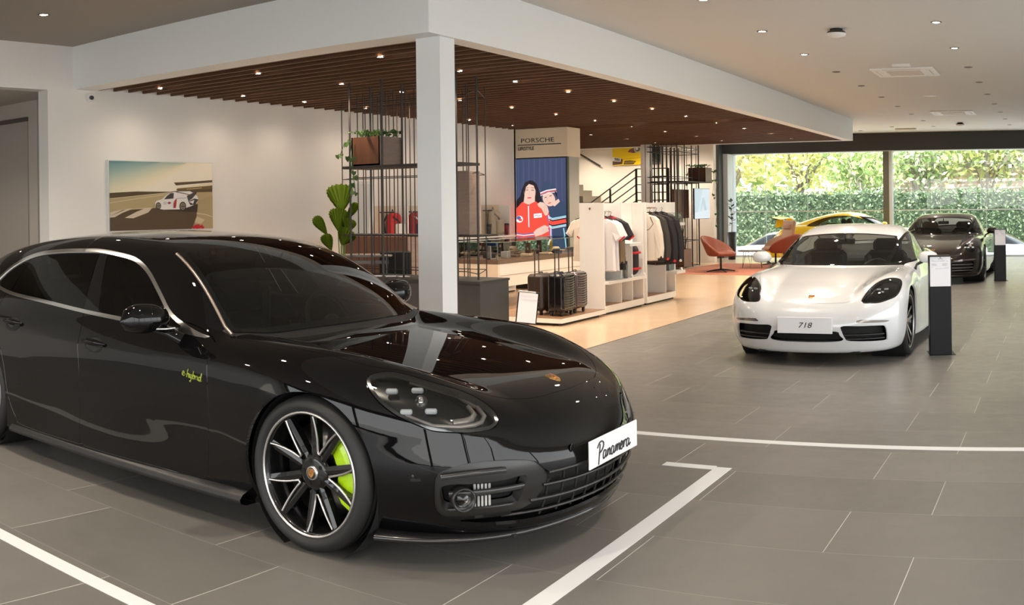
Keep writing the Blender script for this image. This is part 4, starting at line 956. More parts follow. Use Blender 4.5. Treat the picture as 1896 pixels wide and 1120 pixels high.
def planter(loc, dims, m, label, kind, rng, vine=None, rz=0):
    o = empty('planter', loc, rz, label, 'planter'); w, d, h = dims; b = MB(); t = .02
    b.b2((-w/2,-d/2,0),(w/2,d/2,.02)); b.b2((-w/2,-d/2,0),(-w/2+t,d/2,h)); b.b2((w/2-t,-d/2,0),(w/2,d/2,h)); b.b2((-w/2,-d/2,0),(w/2,-d/2+t,h)); b.b2((-w/2,d/2-t,0),(w/2,d/2,h)); b.build('wooden_box', m, o); b = MB(); b.b2((w/2,-d/2,0),(w/2+.006,d/2,h)); b.build('side_board', MATS['veneer_grey'], o)
    b = MB(); b.b2((-w/2+t,-d/2+t,h*.7),(w/2-t,d/2-t,h-.03)); b.build('soil', mat('soil', (.05,.035,.025), .9), o); lg = leafm('ivy_green', (.04,.085,.02))
    b = MB()
    if kind == 'ivy': leafy(b, (0,0,h-.02), 34, rng, (w*.42, d*.42), .012, .030)
    else:
        for k in range(26):
            a = rng.uniform(0, 2*PI); bx, by = rng.uniform(-w*.35,w*.35), rng.uniform(-d*.35,d*.35); L = rng.uniform(.35,.62); lean = rng.uniform(.02,.2); P = [Vector((bx+math.cos(a)*lean*t_*t_, by+math.sin(a)*lean*t_*t_, h-.03+L*t_)) for t_ in (0,.35,.7,1.)]
            s_ = Vector((-math.sin(a), math.cos(a), 0)); ws = (.016,.022,.016,.001); vs = []
            for p, w_ in zip(P, ws): vs += [p-s_*w_, p+s_*w_]
            b.add(vs, [(0,1,3,2),(2,3,5,4),(4,5,7,6)], 0)
    b.build('plant', lg, o)
    if vine:
        b = MB()
        for v in vine: heart_vine(b, v, rng, .055)
        b.build('vine', leafm('vine_green', (.06,.12,.03)), o)
    return o
def suitcase(loc, rz, m, label, handle=True, w=.25, d=.36, h=.50, ribs=True):
    o = empty('suitcase', loc, rz, label, 'suitcase', 'suitcases on the low platform'); z0 = .055; b = MB(); b.box((0,0,z0+h/2), (w,d,h), 0, bev=.035); sh = b.build('shell', m, o); bev(sh, .012, 2, 30)
    b = MB(); b.box((0,0,z0+h/2), (.012,d+.006,h+.006), 0, bev=.004); b.build('zip_seam', BLACKPL(), o)
    if ribs:
        b = MB(); n = 13
        for k in range(n):
            z = z0+.07+(h-.12)*k/(n-1); b.tube([(w/2-.004, -d*.36, z+.006),(w/2+.008,-d*.2,z-.004),(w/2+.010,0,z-.008),(w/2+.008,d*.2,z-.004),(w/2-.004,d*.36,z+.006)], .010, 6, flat=1.3)
        b.tube([(w/2,-d*.40,z0+.05),(w/2,-d*.40,z0+h-.05),(w/2,-d*.33,z0+h-.02),(w/2,d*.33,z0+h-.02),(w/2,d*.40,z0+h-.05),(w/2,d*.40,z0+.05),(w/2,d*.30,z0+.03),(w/2,-d*.30,z0+.03)], .007, 6, closed=True); b.build('ribbed_front', m, o)
    for sx in (-1,1):
        for sy in (-1,1):
            b = MB(); c = (sx*(w/2-.05), sy*(d/2-.05)); b.box((c[0],c[1],z0-.004), (.035,.035,.02)); b.cyl((c[0]-.012,c[1],.026),(c[0]+.012,c[1],.026),.025,n=12); b.build('caster', BLACKPL(), o)
    b = MB(); b.tube([(0,-.05,z0+h),(0,-.045,z0+h+.018),(0,.045,z0+h+.018),(0,.05,z0+h)], .007, 6); b.build('carry_handle', BLACKPL(), o)
    if handle:
        b = MB(); 
        for s_ in (-.055,.055): b.cyl((-.06,s_,z0+h-.01),(-.06,s_,z0+h+.30),.008,n=8)
        b.box((-.06,0,z0+h+.315), (.03,.155,.035), 0, bev=.010); b.build('trolley_handle', mat('handle_dark', (.04,.035,.03), .35, .5), o)
    return o
def garment(loc, rz, long, m, label, group, cat='shirt', trim=None, s=1., stripe=None, w=1.):
    o = empty('jacket' if long else 'polo_shirt', loc, rz, label, cat, group)
    if long: out = [(.06,-.015),(.20,-.05),(.255,-.10),(.305,-.30),(.325,-.52),(.31,-.66),(.245,-.67),(.235,-.45),(.205,-.26),(.215,-.45),(.22,-.70),(0,-.715)]
    else: out = [(.06,-.015),(.19,-.045),(.25,-.08),(.335,-.24),(.26,-.295),(.20,-.185),(.205,-.45),(.215,-.68),(0,-.69)]
    P = out+[(-x, z) for x, z in out[:-1]][::-1]; P = [(x*s*w, z*s) for x, z in P]
    b = MB(); t = .035
    n = len(P); cen = [(x*.86, z*.97-.008) for x, z in P]
    vs = [(x,0,z) for x, z in P]+[(x,-t*(1+.25*math.sin(z*19+x*7)),z) for x, z in cen]+[(x,t*(1+.25*math.sin(z*15+x*9)),z) for x, z in cen]
    fs = [(i,(i+1) % n,n+(i+1) % n,n+i) for i in range(n)]+[(i,2*n+i,2*n+(i+1) % n,(i+1) % n) for i in range(n)]+[tuple(range(n,2*n)), tuple(range(3*n-1,2*n-1,-1))]
    b.add(vs, fs, 0, False); body = b.build('cloth', m, o, label=None)
    b = MB(); b.tube([(-.07*s,0,-.012*s),(0,-t*.8,-.035*s),(.07*s,0,-.012*s),(0,t*.8,.0)], .014*s, 8, closed=True, flat=1.4); b.build('collar', m if long else (trim or m), o)
    b = MB(); b.tube([(-.17*s,0,-.035*s),(0,0,.02),(.17*s,0,-.035*s)], .006, 6); b.tube([(0,0,.02),(0,0,.045),(.018,0,.065),(0,0,.085),(-.016,0,.07)], .0035, 6); b.build('hanger', BLACKPL(), o)
    if trim:
        b = MB()
        for sg in (-1,1):
            if long: b = MB(); b.tube([(sg*x*s*w, -t*1.05, z*s) for x, z in ((.12,-.06),(.17,-.16),(.10,-.24),(.02,-.27))], .006, 5); b.build('chest_line', trim, o); b = MB(); b.tube([(sg*.275*s*w,0,-.655*s),(sg*.28*s*w,-t,-.65*s)], .02*s, 6); b.build('cuff', trim, o)
            else: b = MB(); b.tube([(sg*x*s*w, -.004, z*s) for x, z in ((.335,-.24),(.30,-.268),(.26,-.295))], .012, 6); b.build('sleeve_edge', trim, o)
        if long: b = MB(); b.tube([(0,-t*1.1,-.03*s),(0,-t*1.15,-.35*s),(0,-t*1.1,-.70*s)], .005, 5); b.build('zip', trim, o)
    return o
def rod(b_or_none, parent, x, y, z0, z1, r, m):
    b = MB(); b.cyl((x,y,z0),(x,y,z1),r,n=8); return b.build('rod', m, parent)
def backpack(loc, rz, cols, label, s=1.):
    o = empty('backpack', loc, rz, label, 'backpack', 'backpacks on the wall shelf'); b = MB(); b.box((0,0,.21*s), (.26*s,.15*s,.42*s), 0, bev=.05*s); bev(b.build('body', cols[0], o), .02, 2, 20)
    b = MB(); b.box((.03*s,-.09*s,.15*s), (.20*s,.06*s,.22*s), 0, bev=.02); b.build('pocket', cols[1], o); b = MB()
    for k in (-1,1): b.tube([(k*.07*s,.07*s,.40*s),(k*.09*s,.13*s,.28*s),(k*.08*s,.09*s,.05*s)], .014*s, 6)
    b.tube([(-.03*s,.03*s,.42*s),(0,.03*s,.47*s),(.03*s,.03*s,.42*s)], .008*s, 6); b.tube([(-.12*s,-.078*s,.36*s),(.0,-.085*s,.30*s),(.12*s,-.078*s,.12*s)], .012*s, 6); b.build('strap', cols[2], o); return o
def stanchion(loc, rz, label):
    o = empty('price_stand', loc, rz, label, 'price stand', 'black price stands beside the cars'); b = MB(); b.box((0,0,.505), (.222,.13,1.0), 0, bev=.006); b.build('pillar', mat('stand_black', (.012,.012,.013), .38), o)
    b = MB(); b.box((.02,.09,.003), (.26,.30,.006), 0); b.build('foot_plate', mat('stand_black'), o)
    b = MB(); b.box((0,-.067,.845), (.208,.006,.30), 0, bev=.002); pp = b.build('paper_sheet', mat('paper', (.80,.81,.86), .4), o)
    I = [((.25,.25,.28), ('l', [(-.02,.975),(.02,.975)], .004)), ((.1,.1,.12), ('o',0,.985,.005,.006))]
    for k, (u0, u1, v) in enumerate([(-.09,-.06,.955),(-.09,.04,.948),(.01,.05,.955),(.06,.08,.948),(-.09,-.05,.925),(-.09,-.03,.918),(-.09,-.04,.912),(-.09,-.03,.905),(.02,.07,.925),(.02,.08,.918),(.02,.06,.912),(.02,.07,.905),(-.09,-.075,.89),(-.05,.09,.875),(.05,.09,.885),(-.03,.03,.965)]): I.append(((.45,.45,.48), ('l', [(u0,v),(u1,v)], .0028)))
    art('printed_lines', pp, lambda u, v, h: (u, -.070-h, v), I)
    b = MB(); b.box((0,-.072,1.0), (.222,.020,.012), 0, bev=.003); b.build('clamp', mat('stand_black'), o); return o
def armchair(loc, rz, m, label, high=False):
    o = empty('armchair', loc, rz, label, 'armchair', 'swivel armchairs round the low table'); g = []; n = 20; H = .42 if high else .44
    # shell: seat pan curling up into arms and back; chair faces +x
    for j in range(9):
        q = j/8; row = []
        for i in range(n+1):
            a = -PI*.86+2*PI*.86*i/n        # 0 = front ... wrap around the back (pi)
            bk = max(0, -math.cos(a+PI)) if 0 else max(0, -math.cos(PI-abs(a)+0)) ; t = abs(a)/(PI*.86)
            row.append((a, q))
        g.append(row)
    V = []
    for j in range(9):
        q = j/8; row = []
        for i in range(n+1):
            s_ = -1+2*i/n; a = PI+s_*PI*.62       # angle around the back; ends at the front of the arms
            back = math.cos(s_*PI/2)**1.5; arm = .20*(1-abs(s_)**5*.75); top = arm*(1-back)+H*back
            rr = .27+.13*q**.8; z = .02+(top)*q**1.35; px = math.cos(a)*rr*(.95 if not high else .9)-.07*back*q**2; py = math.sin(a)*rr*(1.02+.10*q)
            row.append((px, py, .36+z))
        V.append(row)
    b = MB(); b.grid(V); sh = b.build('shell', m, o); solid(sh, .055, 0); subsurf(sh, 1)
    b = MB(); b.lathe([(.0,.11),(.24,.11),(.31,.08),(.33,.04),(.29,.0),(.0,-.01)], (.03,0,.36), n=28); b.build('seat', m, o)
    if high:
        a = math.radians(-9); R = [[math.cos(a),0,math.sin(a)],[0,1,0],[-math.sin(a),0,math.cos(a)]]; b = MB(); b.box((-.36,0,.76), (.09,.60,.70), 0, bev=.04, R=R); bev(b.build('high_back', m, o), .04, 3, 20); b = MB(); b.box((-.345,0,.95), (.08,.40,.14), 0, bev=.03, R=R); bev(b.build('head_cushion', mat('fabric_tan', (.50,.30,.19), .7), o), .02, 2, 20)
    b = MB(); b.cyl((0,0,.04),(0,0,.37),.024,n=12); 
    for k in range(4):
        a = PI/4+k*PI/2; b.tube([(0,0,.055),(.17*math.cos(a),.17*math.sin(a),.04),(.34*math.cos(a),.34*math.sin(a),.014)], [.022,.017,.012], 6)
    b.build('swivel_base', mat('base_black', (.015,.014,.013), .35, .5), o); return o

def shop():
    rng = random.Random(11); bw = mat('rod_black', (.018,.014,.012), .45); WL = WHLAM(); brown = wood_mat('veneer_brown', (.075,.028,.014), (.15,.060,.030), (1,1,.12), .42); greyw = wood_mat('veneer_grey', (.20,.14,.115), (.30,.225,.19), (1,1,7), .5)
    # ---- left wall picture (a printed racing photograph)
    y0, y1, zt, zb = 7.24, 8.92, 2.165, 1.30; o = empty('framed_picture', (XW+.001,0,0), 0, 'large printed photograph of a white racing car on a sunlit track, left wall', 'picture')
    b = MB(); b.b2((0,y0-.0,zb),(.045,y1,zt)); b.build('panel', mat('picture_edge', (.72,.72,.70), .4), o)
    def fp(u, v, h): return (.045+h, y0+.012+(u-137)/1423*(y1-y0-.024), zt-.012-(v-68)/985*(zt-zb-.024))
    I = []; KT = np.array([(.12,.25,.27),(.26,.40,.38),(.48,.56,.46),(.70,.68,.50),(.84,.76,.56),(.86,.80,.66)])
    for k in range(26):
        q = k/25*5; i_ = min(int(q), 4); c = tuple(float(x) for x in (KT[i_]*(1-q+i_)+KT[i_+1]*(q-i_))); v = 68+k*24-(8 if k else 0); I.append((c, [(137,v)]+[(137+1423*t_, max(68, v-k*22*t_**1.6-(260*t_ if k else 0))) for t_ in (.25,.5,.75,1)]+[(1560,600),(137,600)]))
    I += [((.10,.065,.03), [(137,520),(480,498),(960,500),(1560,400),(1560,640),(137,640)]), ((.45,.36,.19), [(137,600),(900,520),(1560,500),(1560,900),(137,900)]), ((.62,.52,.33), ('l', [(137,660),(500,600),(900,540)], 12)), ((.72,.62,.42), ('l', [(137,600),(500,560),(960,510)], 7)),
      ((.12,.08,.045), [(1000,365),(1300,345),(1560,320),(1560,355),(1300,380),(1030,408)]), ((.80,.70,.48), [(1030,440),(1560,362),(1560,400),(1300,430),(1040,452)]), ((.16,.11,.05), [(1030,470),(1050,452),(1560,403),(1560,455),(1300,470),(1060,490)]), ((.75,.55,.2), ('l', [(1180,462),(1400,440)], 8)),
      ((.10,.065,.035), [(137,870),(400,760),(700,740),(1340,680),(1320,860),(1250,1053),(137,1053)]), ((.66,.56,.42), [(137,790),(340,745),(700,730),(640,800),(440,880),(330,872),(480,790),(590,742),(430,745),(300,800),(200,860),(137,865)]),
      ((.09,.06,.035), [(150,840),(300,760),(360,745),(260,790),(160,838)]), ((.42,.33,.18), [(1340,640),(1560,560),(1560,1053),(1260,1053),(1320,860)]), ((.70,.60,.42), ('l', [(1320,820),(1450,840),(1560,880)], 10)), ((.60,.50,.33), [(1290,960),(1330,870),(1440,920),(1380,980)]),
      ((.05,.035,.025), [(740,740),(1340,690),(1330,800),(1180,800),(900,770)]),
      ((.80,.77,.74), [(738,700),(735,655),(760,630),(830,610),(870,570),(920,530),(990,505),(1080,495),(1230,490),(1330,560),(1350,610),(1330,660),(1270,700),(1240,715),(1100,760),(850,762),(760,745)]),
      ((.06,.055,.06), [(858,612),(900,560),(950,522),(996,518),(990,600)]), ((.07,.06,.06), [(1180,560),(1320,490),(1325,520),(1260,600),(1200,640)]), ((.05,.045,.045), [(1200,640),(1290,600),(1350,615),(1300,690),(1230,700)]), ((.78,.74,.70), [(1210,650),(1290,620),(1270,680)]), ((.12,.10,.10), ('l', [(1030,505),(1120,520),(1220,545)], 12)),
      ((.42,.03,.03), [(990,740),(985,690),(1010,620),(1036,600),(1030,680),(1020,740)]), ((.30,.32,.42), ('l', [(985,740),(990,650),(1030,600),(1180,590)], 7)), ((.45,.04,.03), [(900,664),(930,645),(958,662),(930,684)]), ((.08,.10,.25), ('l', [(895,664),(960,664)], 6)),
      ((.03,.03,.03), ('l', [(850,652),(862,650),(862,664),(850,684),(864,684)], 4)), ((.03,.03,.03), ('l', [(870,652),(882,650),(882,664),(870,684),(884,684)], 4))]
    for cx, cy, r in ((778,706,50),(1118,716,66)): I += [((.03,.028,.028), ('o',cx,cy,r*.72,r*1.05)), ((.38,.33,.25), ('o',cx,cy,r*.5,r*.78)), ((.12,.10,.08), ('o',cx,cy,r*.42,r*.66)), ((.45,.38,.28), ('l', [(cx-r*.3,cy-r*.5),(cx+r*.3,cy+r*.5)], 7)), ((.45,.38,.28), ('l', [(cx+r*.3,cy-r*.5),(cx-r*.3,cy+r*.5)], 7)), ((.03,.03,.03), ('o',cx,cy,r*.12,r*.18))]
    for cx, cy in ((1275,1030),(1300,1012),(1335,1005),(1350,1030),(1385,1020),(1400,1035),(1320,1035)): I.append(((.55,.02,.04), ('o',cx,cy,24,20)))
    art('print', o, fp, I)
    # ---- big-leaved plant in a tub by the table
    o = empty('potted_plant', (-8.15,9.47,0), 0, 'tall plant with broad pleated fan leaves beside the left wall', 'plant'); b = MB(); b.lathe([(.0,0),(.15,0),(.19,.38),(.18,.40),(.165,.38),(.0,.34)], n=28); b.build('pot', mat('pot_grey', (.14,.14,.14), .5), o)
    lg = leafm('fan_leaf', (.12,.19,.012)); st = mat('stem_green', (.10,.14,.03), .5)
    for (dx, dz, w, h, tilt) in [(.045,1.64,.265,.31,-.05),(.014,1.39,.19,.25,.05),(.156,1.48,.085,.25,.62),(.13,1.32,.15,.17,.3),(.09,1.18,.19,.20,.5),(-.19,1.32,.11,.24,-.55),(-.11,1.12,.12,.19,-.35)]:
        u = Vector((.86,-.51*-1*.0+.5,0)).normalized(); u = Vector((.857,.5145,0)); up = Vector((0,0,1)); nrm = Vector((.5145,-.857,0)); base = Vector((0,0,.36)); c = Vector((0,0,0))+u*dx+up*dz; R_ = Matrix.Rotation(-tilt, 3, nrm); uu = R_@u; vv = R_@up; vs = []; n = 12
        root = c-vv*h*.5; w *= 1.14; h *= 1.12; half = catmull([(0,0),(.11,.12),(.27,.30),(.44,.54),(.51,.72),(.46,.87),(.27,.965),(0,1.)], 3); prof = np.concatenate([half, (half*[-1,1])[::-1][1:-1]]); vs = [tuple(root)]
        for k, (pu, pv) in enumerate(prof[1:]): jag = 1+.045*(k % 2); vs.append(tuple(root+uu*pu*w*1.05*jag+vv*pv*h*1.02*jag+nrm*((.018 if k % 2 else -.018)+.06*pv*pv)))
        n = len(prof)-1
        b = MB(); b.add(vs, [(0,k+1,k+2) for k in range(n-1)], 0); b.build('leaf', lg, o)
        b = MB(); b.tube([base+Vector((rng.uniform(-.03,.03), rng.uniform(-.03,.03), 0)), (base+root)/2+u*.02, root], .008, 5); b.build('stem', st, o)
    # ---- side table
    o = empty('side_table', (-8.1,9.98,0), .52, 'slim grey table with thin metal legs next to the fan-leaved plant', 'table'); b = MB(); b.box((-.25,0,.955), (1.15,.5,.022), 0, bev=.004); b.build('table_top', mat('table_grey', (.20,.18,.165), .45), o)
    for x in (-.78,.28):
        for y in (-.22,.22): b = MB(); b.b2((x-.012,y-.012,0),(x+.012,y+.012,.945)); b.build('leg', mat('table_leg', (.16,.15,.15), .4, .6), o)
    b = MB(); b.b2((-.8,-.22,.86),(.3,-.205,.90)); b.build('rail', mat('table_leg'), o)
    # ---- leaning mirror
    o = empty('standing_mirror', (-9.25,11.2,0), 0, 'tall white-framed mirror reflecting the slatted ceiling, behind the black rods', 'mirror'); a = math.radians(-7); R = [[1,0,0],[0,math.cos(a),-math.sin(a)],[0,math.sin(a),math.cos(a)]]
    b = MB(); b.box((0,0,.98), (.44,.04,1.92), 0, bev=.004, R=R); b.build('frame', WL, o); b = MB(); b.box((0,-.024,.98), (.37,.006,1.84), 0, R=R); b.build('glass', mat('mirror_glass', (.80,.82,.82), .02, 1.), o)
    # ---- wall shelf panels with goods
    pb = mat('panel_beige', (.66,.55,.43), .5)
    o = empty('display_shelf', (XW,0,0), 0, 'beige wall panels with hooks above a thin white shelf board, left wall', 'wall shelf')
    for ya, yb_ in ((12.15,12.85),(12.88,13.55),(13.58,14.25),(14.28,14.95),(14.98,15.95)):
        b = MB(); b.b2((0,ya,1.03),(.03,yb_,1.58)); b.build('back_panel', pb, o); b = MB(); b.b2((.03,yb_-.02,1.03),(.26,yb_+.008,1.575)); b.build('divider', WL, o)
        b = MB(); b.cyl((.03,(ya+yb_)/2-.08,1.48),(.16,(ya+yb_)/2-.08,1.48),.008,n=8); b.cyl((.16,(ya+yb_)/2-.10,1.48),(.16,(ya+yb_)/2+.10,1.48),.010,n=8); b.build('hook', BLACKPL(), o)
    b = MB(); b.b2((0,12.1,1.0),(.32,16.05,1.03)); b.build('shelf_board', WL, o)
    red = mat('bag_red', (.55,.012,.015), .45); blk = mat('bag_black', (.02,.02,.025), .5); wht = mat('bag_white', (.75,.74,.72), .5)
    backpack((XW+.17,12.60,1.03), PI/2, (red, wht, blk), 'red backpack with black and white straps, first on the wall shelf', 1.05); backpack((XW+.17,13.15,1.03), PI/2, (mat('bag_darkred', (.28,.01,.015), .45), mat('bag_navy', (.03,.04,.09), .5), wht), 'dark red and navy backpack, second on the wall shelf', 1.05)
    o = empty('model_car', (XW+.20,12.42,1.03), PI/2, 'small dark model car in front of the first red backpack', 'model'); b = MB(); b.box((0,0,.035), (.26,.11,.035), 0, bev=.012); b.box((-.01,0,.06), (.12,.09,.03), 0, bev=.012); b.build('body', mat('model_brown', (.10,.05,.04), .3), o)
    for x in (-.08,.08):
        for y in (-.05,.05): b = MB(); b.cyl((x,y-.01,.02),(x,y+.01,.02),.02,n=10); b.build('wheel', BLACKPL(), o)
    box_thing('gift_box', (XW+.05,13.80,1.09),(XW+.22,13.98,1.36), red, 'red box standing on the wall shelf, right of the backpacks', 'box'); 
    b = MB(); b.lathe([(.0,0),(.07,0),(.085,.03),(.08,.05),(.07,.055),(.0,.10)], (XW+.16,13.68,1.03), n=20); b.build('cap', mat('cap_orange', (.75,.16,.05), .6), label='orange-red cap beside the red box on the wall shelf', cat='cap')
    b = MB(); b.b2((XW+.03,13.62,1.03),(XW+.28,14.2,1.09),0,bev=.004); b.build('display_block', WL, label='low white block carrying the red box on the wall shelf', cat='display block')
    o = backpack((XW+.15,15.58,1.03), PI/2, (mat('bag_beige', (.45,.40,.32), .5), mat('bag_beige2', (.38,.34,.27), .5), mat('bag_beige3', (.30,.27,.22), .5)), 'grey-beige backpack at the far end of the wall shelf', 1.1)
    for y, c, l in ((15.28,'tumbler_dark','dark lidded tumbler left of the grey-beige backpack'),(15.88,'tumbler_red','dark and red tumbler right of the grey-beige backpack')):
        o = empty('tumbler', (XW+.22,y,1.03), 0, l, 'cup', 'tumblers on the wall shelf'); b = MB(); b.lathe([(.0,0),(.035,0),(.045,.19),(.0,.19)], n=18); b.build('cup', mat(c, (.03,.03,.035) if 'dark' in c else (.20,.02,.03), .3), o); b = MB(); b.lathe([(.047,.185),(.047,.21),(.0,.215)], n=18); b.build('lid', BLACKPL(), o)
    o = empty('low_cabinet', (XW+.004,15.05,0), 0, 'white low shelving with dark goods under the wall shelf', 'cabinet'); b = MB()
    b.b2((0,-.95,0),(.34,-.92,.98)); b.b2((0,.9,0),(.34,.93,.98)); b.b2((0,-.92,.03),(.34,.9,.06)); b.b2((0,-.92,.5),(.34,.9,.53)); b.b2((0,-.02,.06),(.34,.01,.98)); b.b2((0,-.95,.0),(.02,.93,.98)); b.b2((0,-.95,.95),(.34,.93,.98)); b.build('carcass', WL, o)
    for x, y, z, l in ((.2,14.6,.53,'tall dark bag on the middle board of the low wall cabinet'),(.2,15.5,.06,'dark bag on the bottom board of the low wall cabinet')): box_thing('shopping_bag', (XW+x-.1,y-.09,z),(XW+x+.1,y+.09,z+.36), blk, l, 'bag', .01)
    # ---- display counter with glass case
    o = empty('display_counter', (-8.2,12.72,0), 0, 'long white counter with a brown top and a glass case full of accessories', 'counter')
    b = MB(); b.b2((-.42,0,0),(.33,.05,.70)); b.build('end_panel', mat('laminate_cream', (.80,.70,.58), .35), o); b = MB(); b.b2((-.42,3.0,0),(.33,3.05,.70)); b.build('end_panel', mat('laminate_cream'), o)
    b = MB(); b.b2((-.42,.05,.36),(.33,3.0,.70)); b.build('drawer_box', WL, o); b = MB(); b.b2((-.425,-.002,.705),(.335,3.055,.765)); b.build('counter_top', mat('counter_brown', (.16,.105,.075), .4), o); b = MB(); b.b2((.331,.05,.525),(.333,3.0,.530)); b.build('drawer_gap', mat('joint_dark'), o)
    g = glass_mat('case_glass', (.95,.97,.96), .45, ior=1.3); b = MB(); x0, x1, ya, yb_, z0, z1 = -.42,.33,.0,3.05,.766,1.02
    b.add([(x0,ya,z0),(x1,ya,z0),(x1,yb_,z0),(x0,yb_,z0),(x0,ya,z1),(x1,ya,z1),(x1,yb_,z1),(x0,yb_,z1)], [(0,1,5,4),(1,2,6,5),(2,3,7,6),(3,0,4,7),(4,5,6,7)]); gc = b.build('glass_case', g, o)
    b = MB()
    for p in (((x0,ya,z1),(x1,ya,z1)),((x1,ya,z1),(x1,yb_,z1)),((x0,ya,z1),(x0,yb_,z1)),((x1,ya,z0),(x1,ya,z1)),((x0,ya,z0),(x0,ya,z1)),((x1,1.5,z0),(x1,1.5,z1)),((x1,yb_,z0),(x1,yb_,z1))): b.cyl(*p, .0035, n=6)
    b.build('case_edge', mat('glass_edge', (.25,.33,.30), .2), gc)
    tray = mat('tray_brown', (.12,.075,.05), .6); cream = mat('goods_cream', (.62,.50,.36), .6); gry = mat('goods_grey', (.30,.30,.31), .5); k = 0
    goods = [('bracelet_stand',.15,.12,.20,(.06,.16),gry),('watch_box',-.1,.45,.07,(.16,.12),blk),('watch_box',.15,.52,.10,(.12,.10),mat('goods_silver', (.45,.45,.46), .3, .5)),('wallet',.1,.85,.035,(.16,.11),tray),('wallet',-.15,.95,.03,(.14,.10),blk),('wallet',.15,1.15,.04,(.18,.10),cream),('key_case',-.1,1.30,.05,(.10,.08),tray),('phone_stand',.0,1.50,.20,(.10,.10),tray),('wallet',.18,1.72,.03,(.20,.12),cream),('phone_stand',-.05,1.95,.24,(.10,.11),mat('goods_darkbrown', (.05,.03,.025), .5)),('wallet',.15,2.15,.045,(.14,.12),blk),('hat_form',.0,2.40,.10,(.18,.16),cream),('watch_box',.15,2.62,.08,(.14,.12),gry),('wallet',-.1,2.80,.03,(.16,.10),cream)]
    words = ('first','second','third','fourth','fifth','sixth','seventh','eighth','ninth','tenth','eleventh','twelfth','thirteenth','last')
    for (nm, dx, dy, h, (w, d), m) in goods:
        lo = (-8.2+dx-w/2, 12.72+dy-d/2, .767); o2 = empty(nm, (-8.2+dx, 12.72+dy, .767), 0, '%s in the glass case, %s object from its near end' % (nm.replace('_',' '), words[k]), nm.split('_')[0] if nm != 'wallet' else 'wallet', 'accessories in the glass case')
        b = MB()
        if nm in ('phone_stand','bracelet_stand'): b.prism([(-w/2,0),(w/2,0),(w*.35,h),(-w*.35,h)], lambda u, v: (u,-d/2,v), lambda u, v: (u,-d/2+.03+.0*v,v)); b.b2((-w/2,-d/2,0),(w/2,d/2,.012))
        elif nm == 'hat_form': b.lathe([(.0,h),(w*.25,h*.97),(w*.42,h*.6),(w*.46,h*.2),(w*.6,0),(.0,0)], n=18)
        else: b.box((0,0,h/2), (w,d,h), 0, bev=.006)
        b.build('body', m, o2); b = MB(); b.box((0,0,h+.002) if nm in ('wallet','watch_box','key_case') else (0,-d/2-.001,h*.5), (w*.4,d*.3,.004) if nm in ('wallet','watch_box','key_case') else (w*.3,.003,h*.2), 0); b.build('label_tag', mat('goods_silver', (.45,.45,.46), .3, .5), o2); k += 1
    # plinth block under the far furniture
    # ---- lifestyle sign block with screen
    cr = mat('sign_cream', (.80,.70,.54), .5); o = empty('sign_block', (0,16.6,0), 0, 'cream block with the PORSCHE LIFESTYLE lettering above the tall screen', 'sign')
    b = MB(); b.b2((-9.93,0,2.46),(-8.74,.52,3.0)); b.build('header_box', cr, o); b = MB(); b.b2((-9.93,.10,.0),(-8.76,.5,2.46)); b.build('pier', mat('pier_grey', (.42,.42,.40), .5), o); b = MB(); b.b2((-10.2,-.05,0),(-8.7,.55,.10)); b.build('plinth', BLACKPL(), o); b = MB(); b.b2((-10.1,-.12,.10),(-8.72,.52,.50)); b.build('low_bench', WL, o)
    lt = mat('sign_letter', (.03,.028,.025), .4)
    t = text('PORSCHE', .118, 'lettering', lt, o, (-9.37,-.004,2.775), (PI/2,0,0), .004, sx=1.36, bold=-.0008, spacing=1.05); b = MB(); b.b2((-9.79,-.010,2.690),(-8.87,-.001,2.706)); b.build('underline', lt, o); text('LIFESTYLE', .092, 'lettering', lt, o, (-9.79,-.004,2.63), (PI/2,0,0), .004, sx=.86, align='LEFT', bold=.001)
    o = empty('display_screen', (0,16.6,0), 0, 'tall lit screen showing two people in sports jackets', 'screen'); b = MB(); b.b2((-9.90,.02,.56),(-8.76,.095,2.455)); b.build('bezel', mat('bezel_black', (.015,.015,.018), .3), o)
    fn, I = screen_art(-9.875,-8.785,2.435,.70,.018); art('picture', o, fn, I, glow=.5)
    # ---- reception: wood block, desk, chair, phone, papers
    o = empty('counter_block', (-8.4,10.85,0), 0, 'tall brown veneered counter block behind the black rods', 'counter'); b = MB(); b.b2((-.62,-.25,0),(.46,.35,1.17),0,bev=.003); b.build('carcass', brown, o); b = MB(); b.b2((.462,-.24,.0),(.47,.34,1.165)); b.build('side_panel', greyw, o)
    o = empty('reception_desk', (-6.95,9.3,0), 0, 'dark grey desk under the rods, right beside the white column', 'desk'); b = MB(); b.b2((-1.05,-.02,.715),(.97,.62,.74)); b.build('desk_top', mat('desk_dark', (.035,.035,.036), .45), o); b = MB(); b.b2((-1.05,0,0),(.965,.03,.715)); b.b2((.93,.0301,0),(.965,.6,.715)); b.b2((-1.05,.0301,0),(-1.02,.6,.715)); b.build('front_panel', mat('desk_grey', (.045,.047,.05), .45), o)
    o = empty('office_chair', (-7.70,9.99,0), .45, 'black office chair behind the grey desk', 'office chair'); fb = mat('mesh_black', (.008,.008,.009), .8); b = MB(); b.box((0,.16,.80), (.40,.05,.42), 0, bev=.02); bev(b.build('backrest', fb, o), .03, 3, 20); b = MB(); b.box((0,-.03,.50), (.44,.34,.07), 0, bev=.025); b.build('seat', fb, o)
    b = MB(); b.cyl((0,0,.08),(0,0,.44),.03); b.cyl((0,.16,.44),(0,.21,.6),.02); b.build('column', BLACKPL(), o)
    for k in range(5): a = 2*PI*k/5; b = MB(); b.tube([(0,0,.09),(.28*math.cos(a),.28*math.sin(a),.06)], .02); b.sphere((.28*math.cos(a),.28*math.sin(a),.03), .03); b.build('leg', BLACKPL(), o)
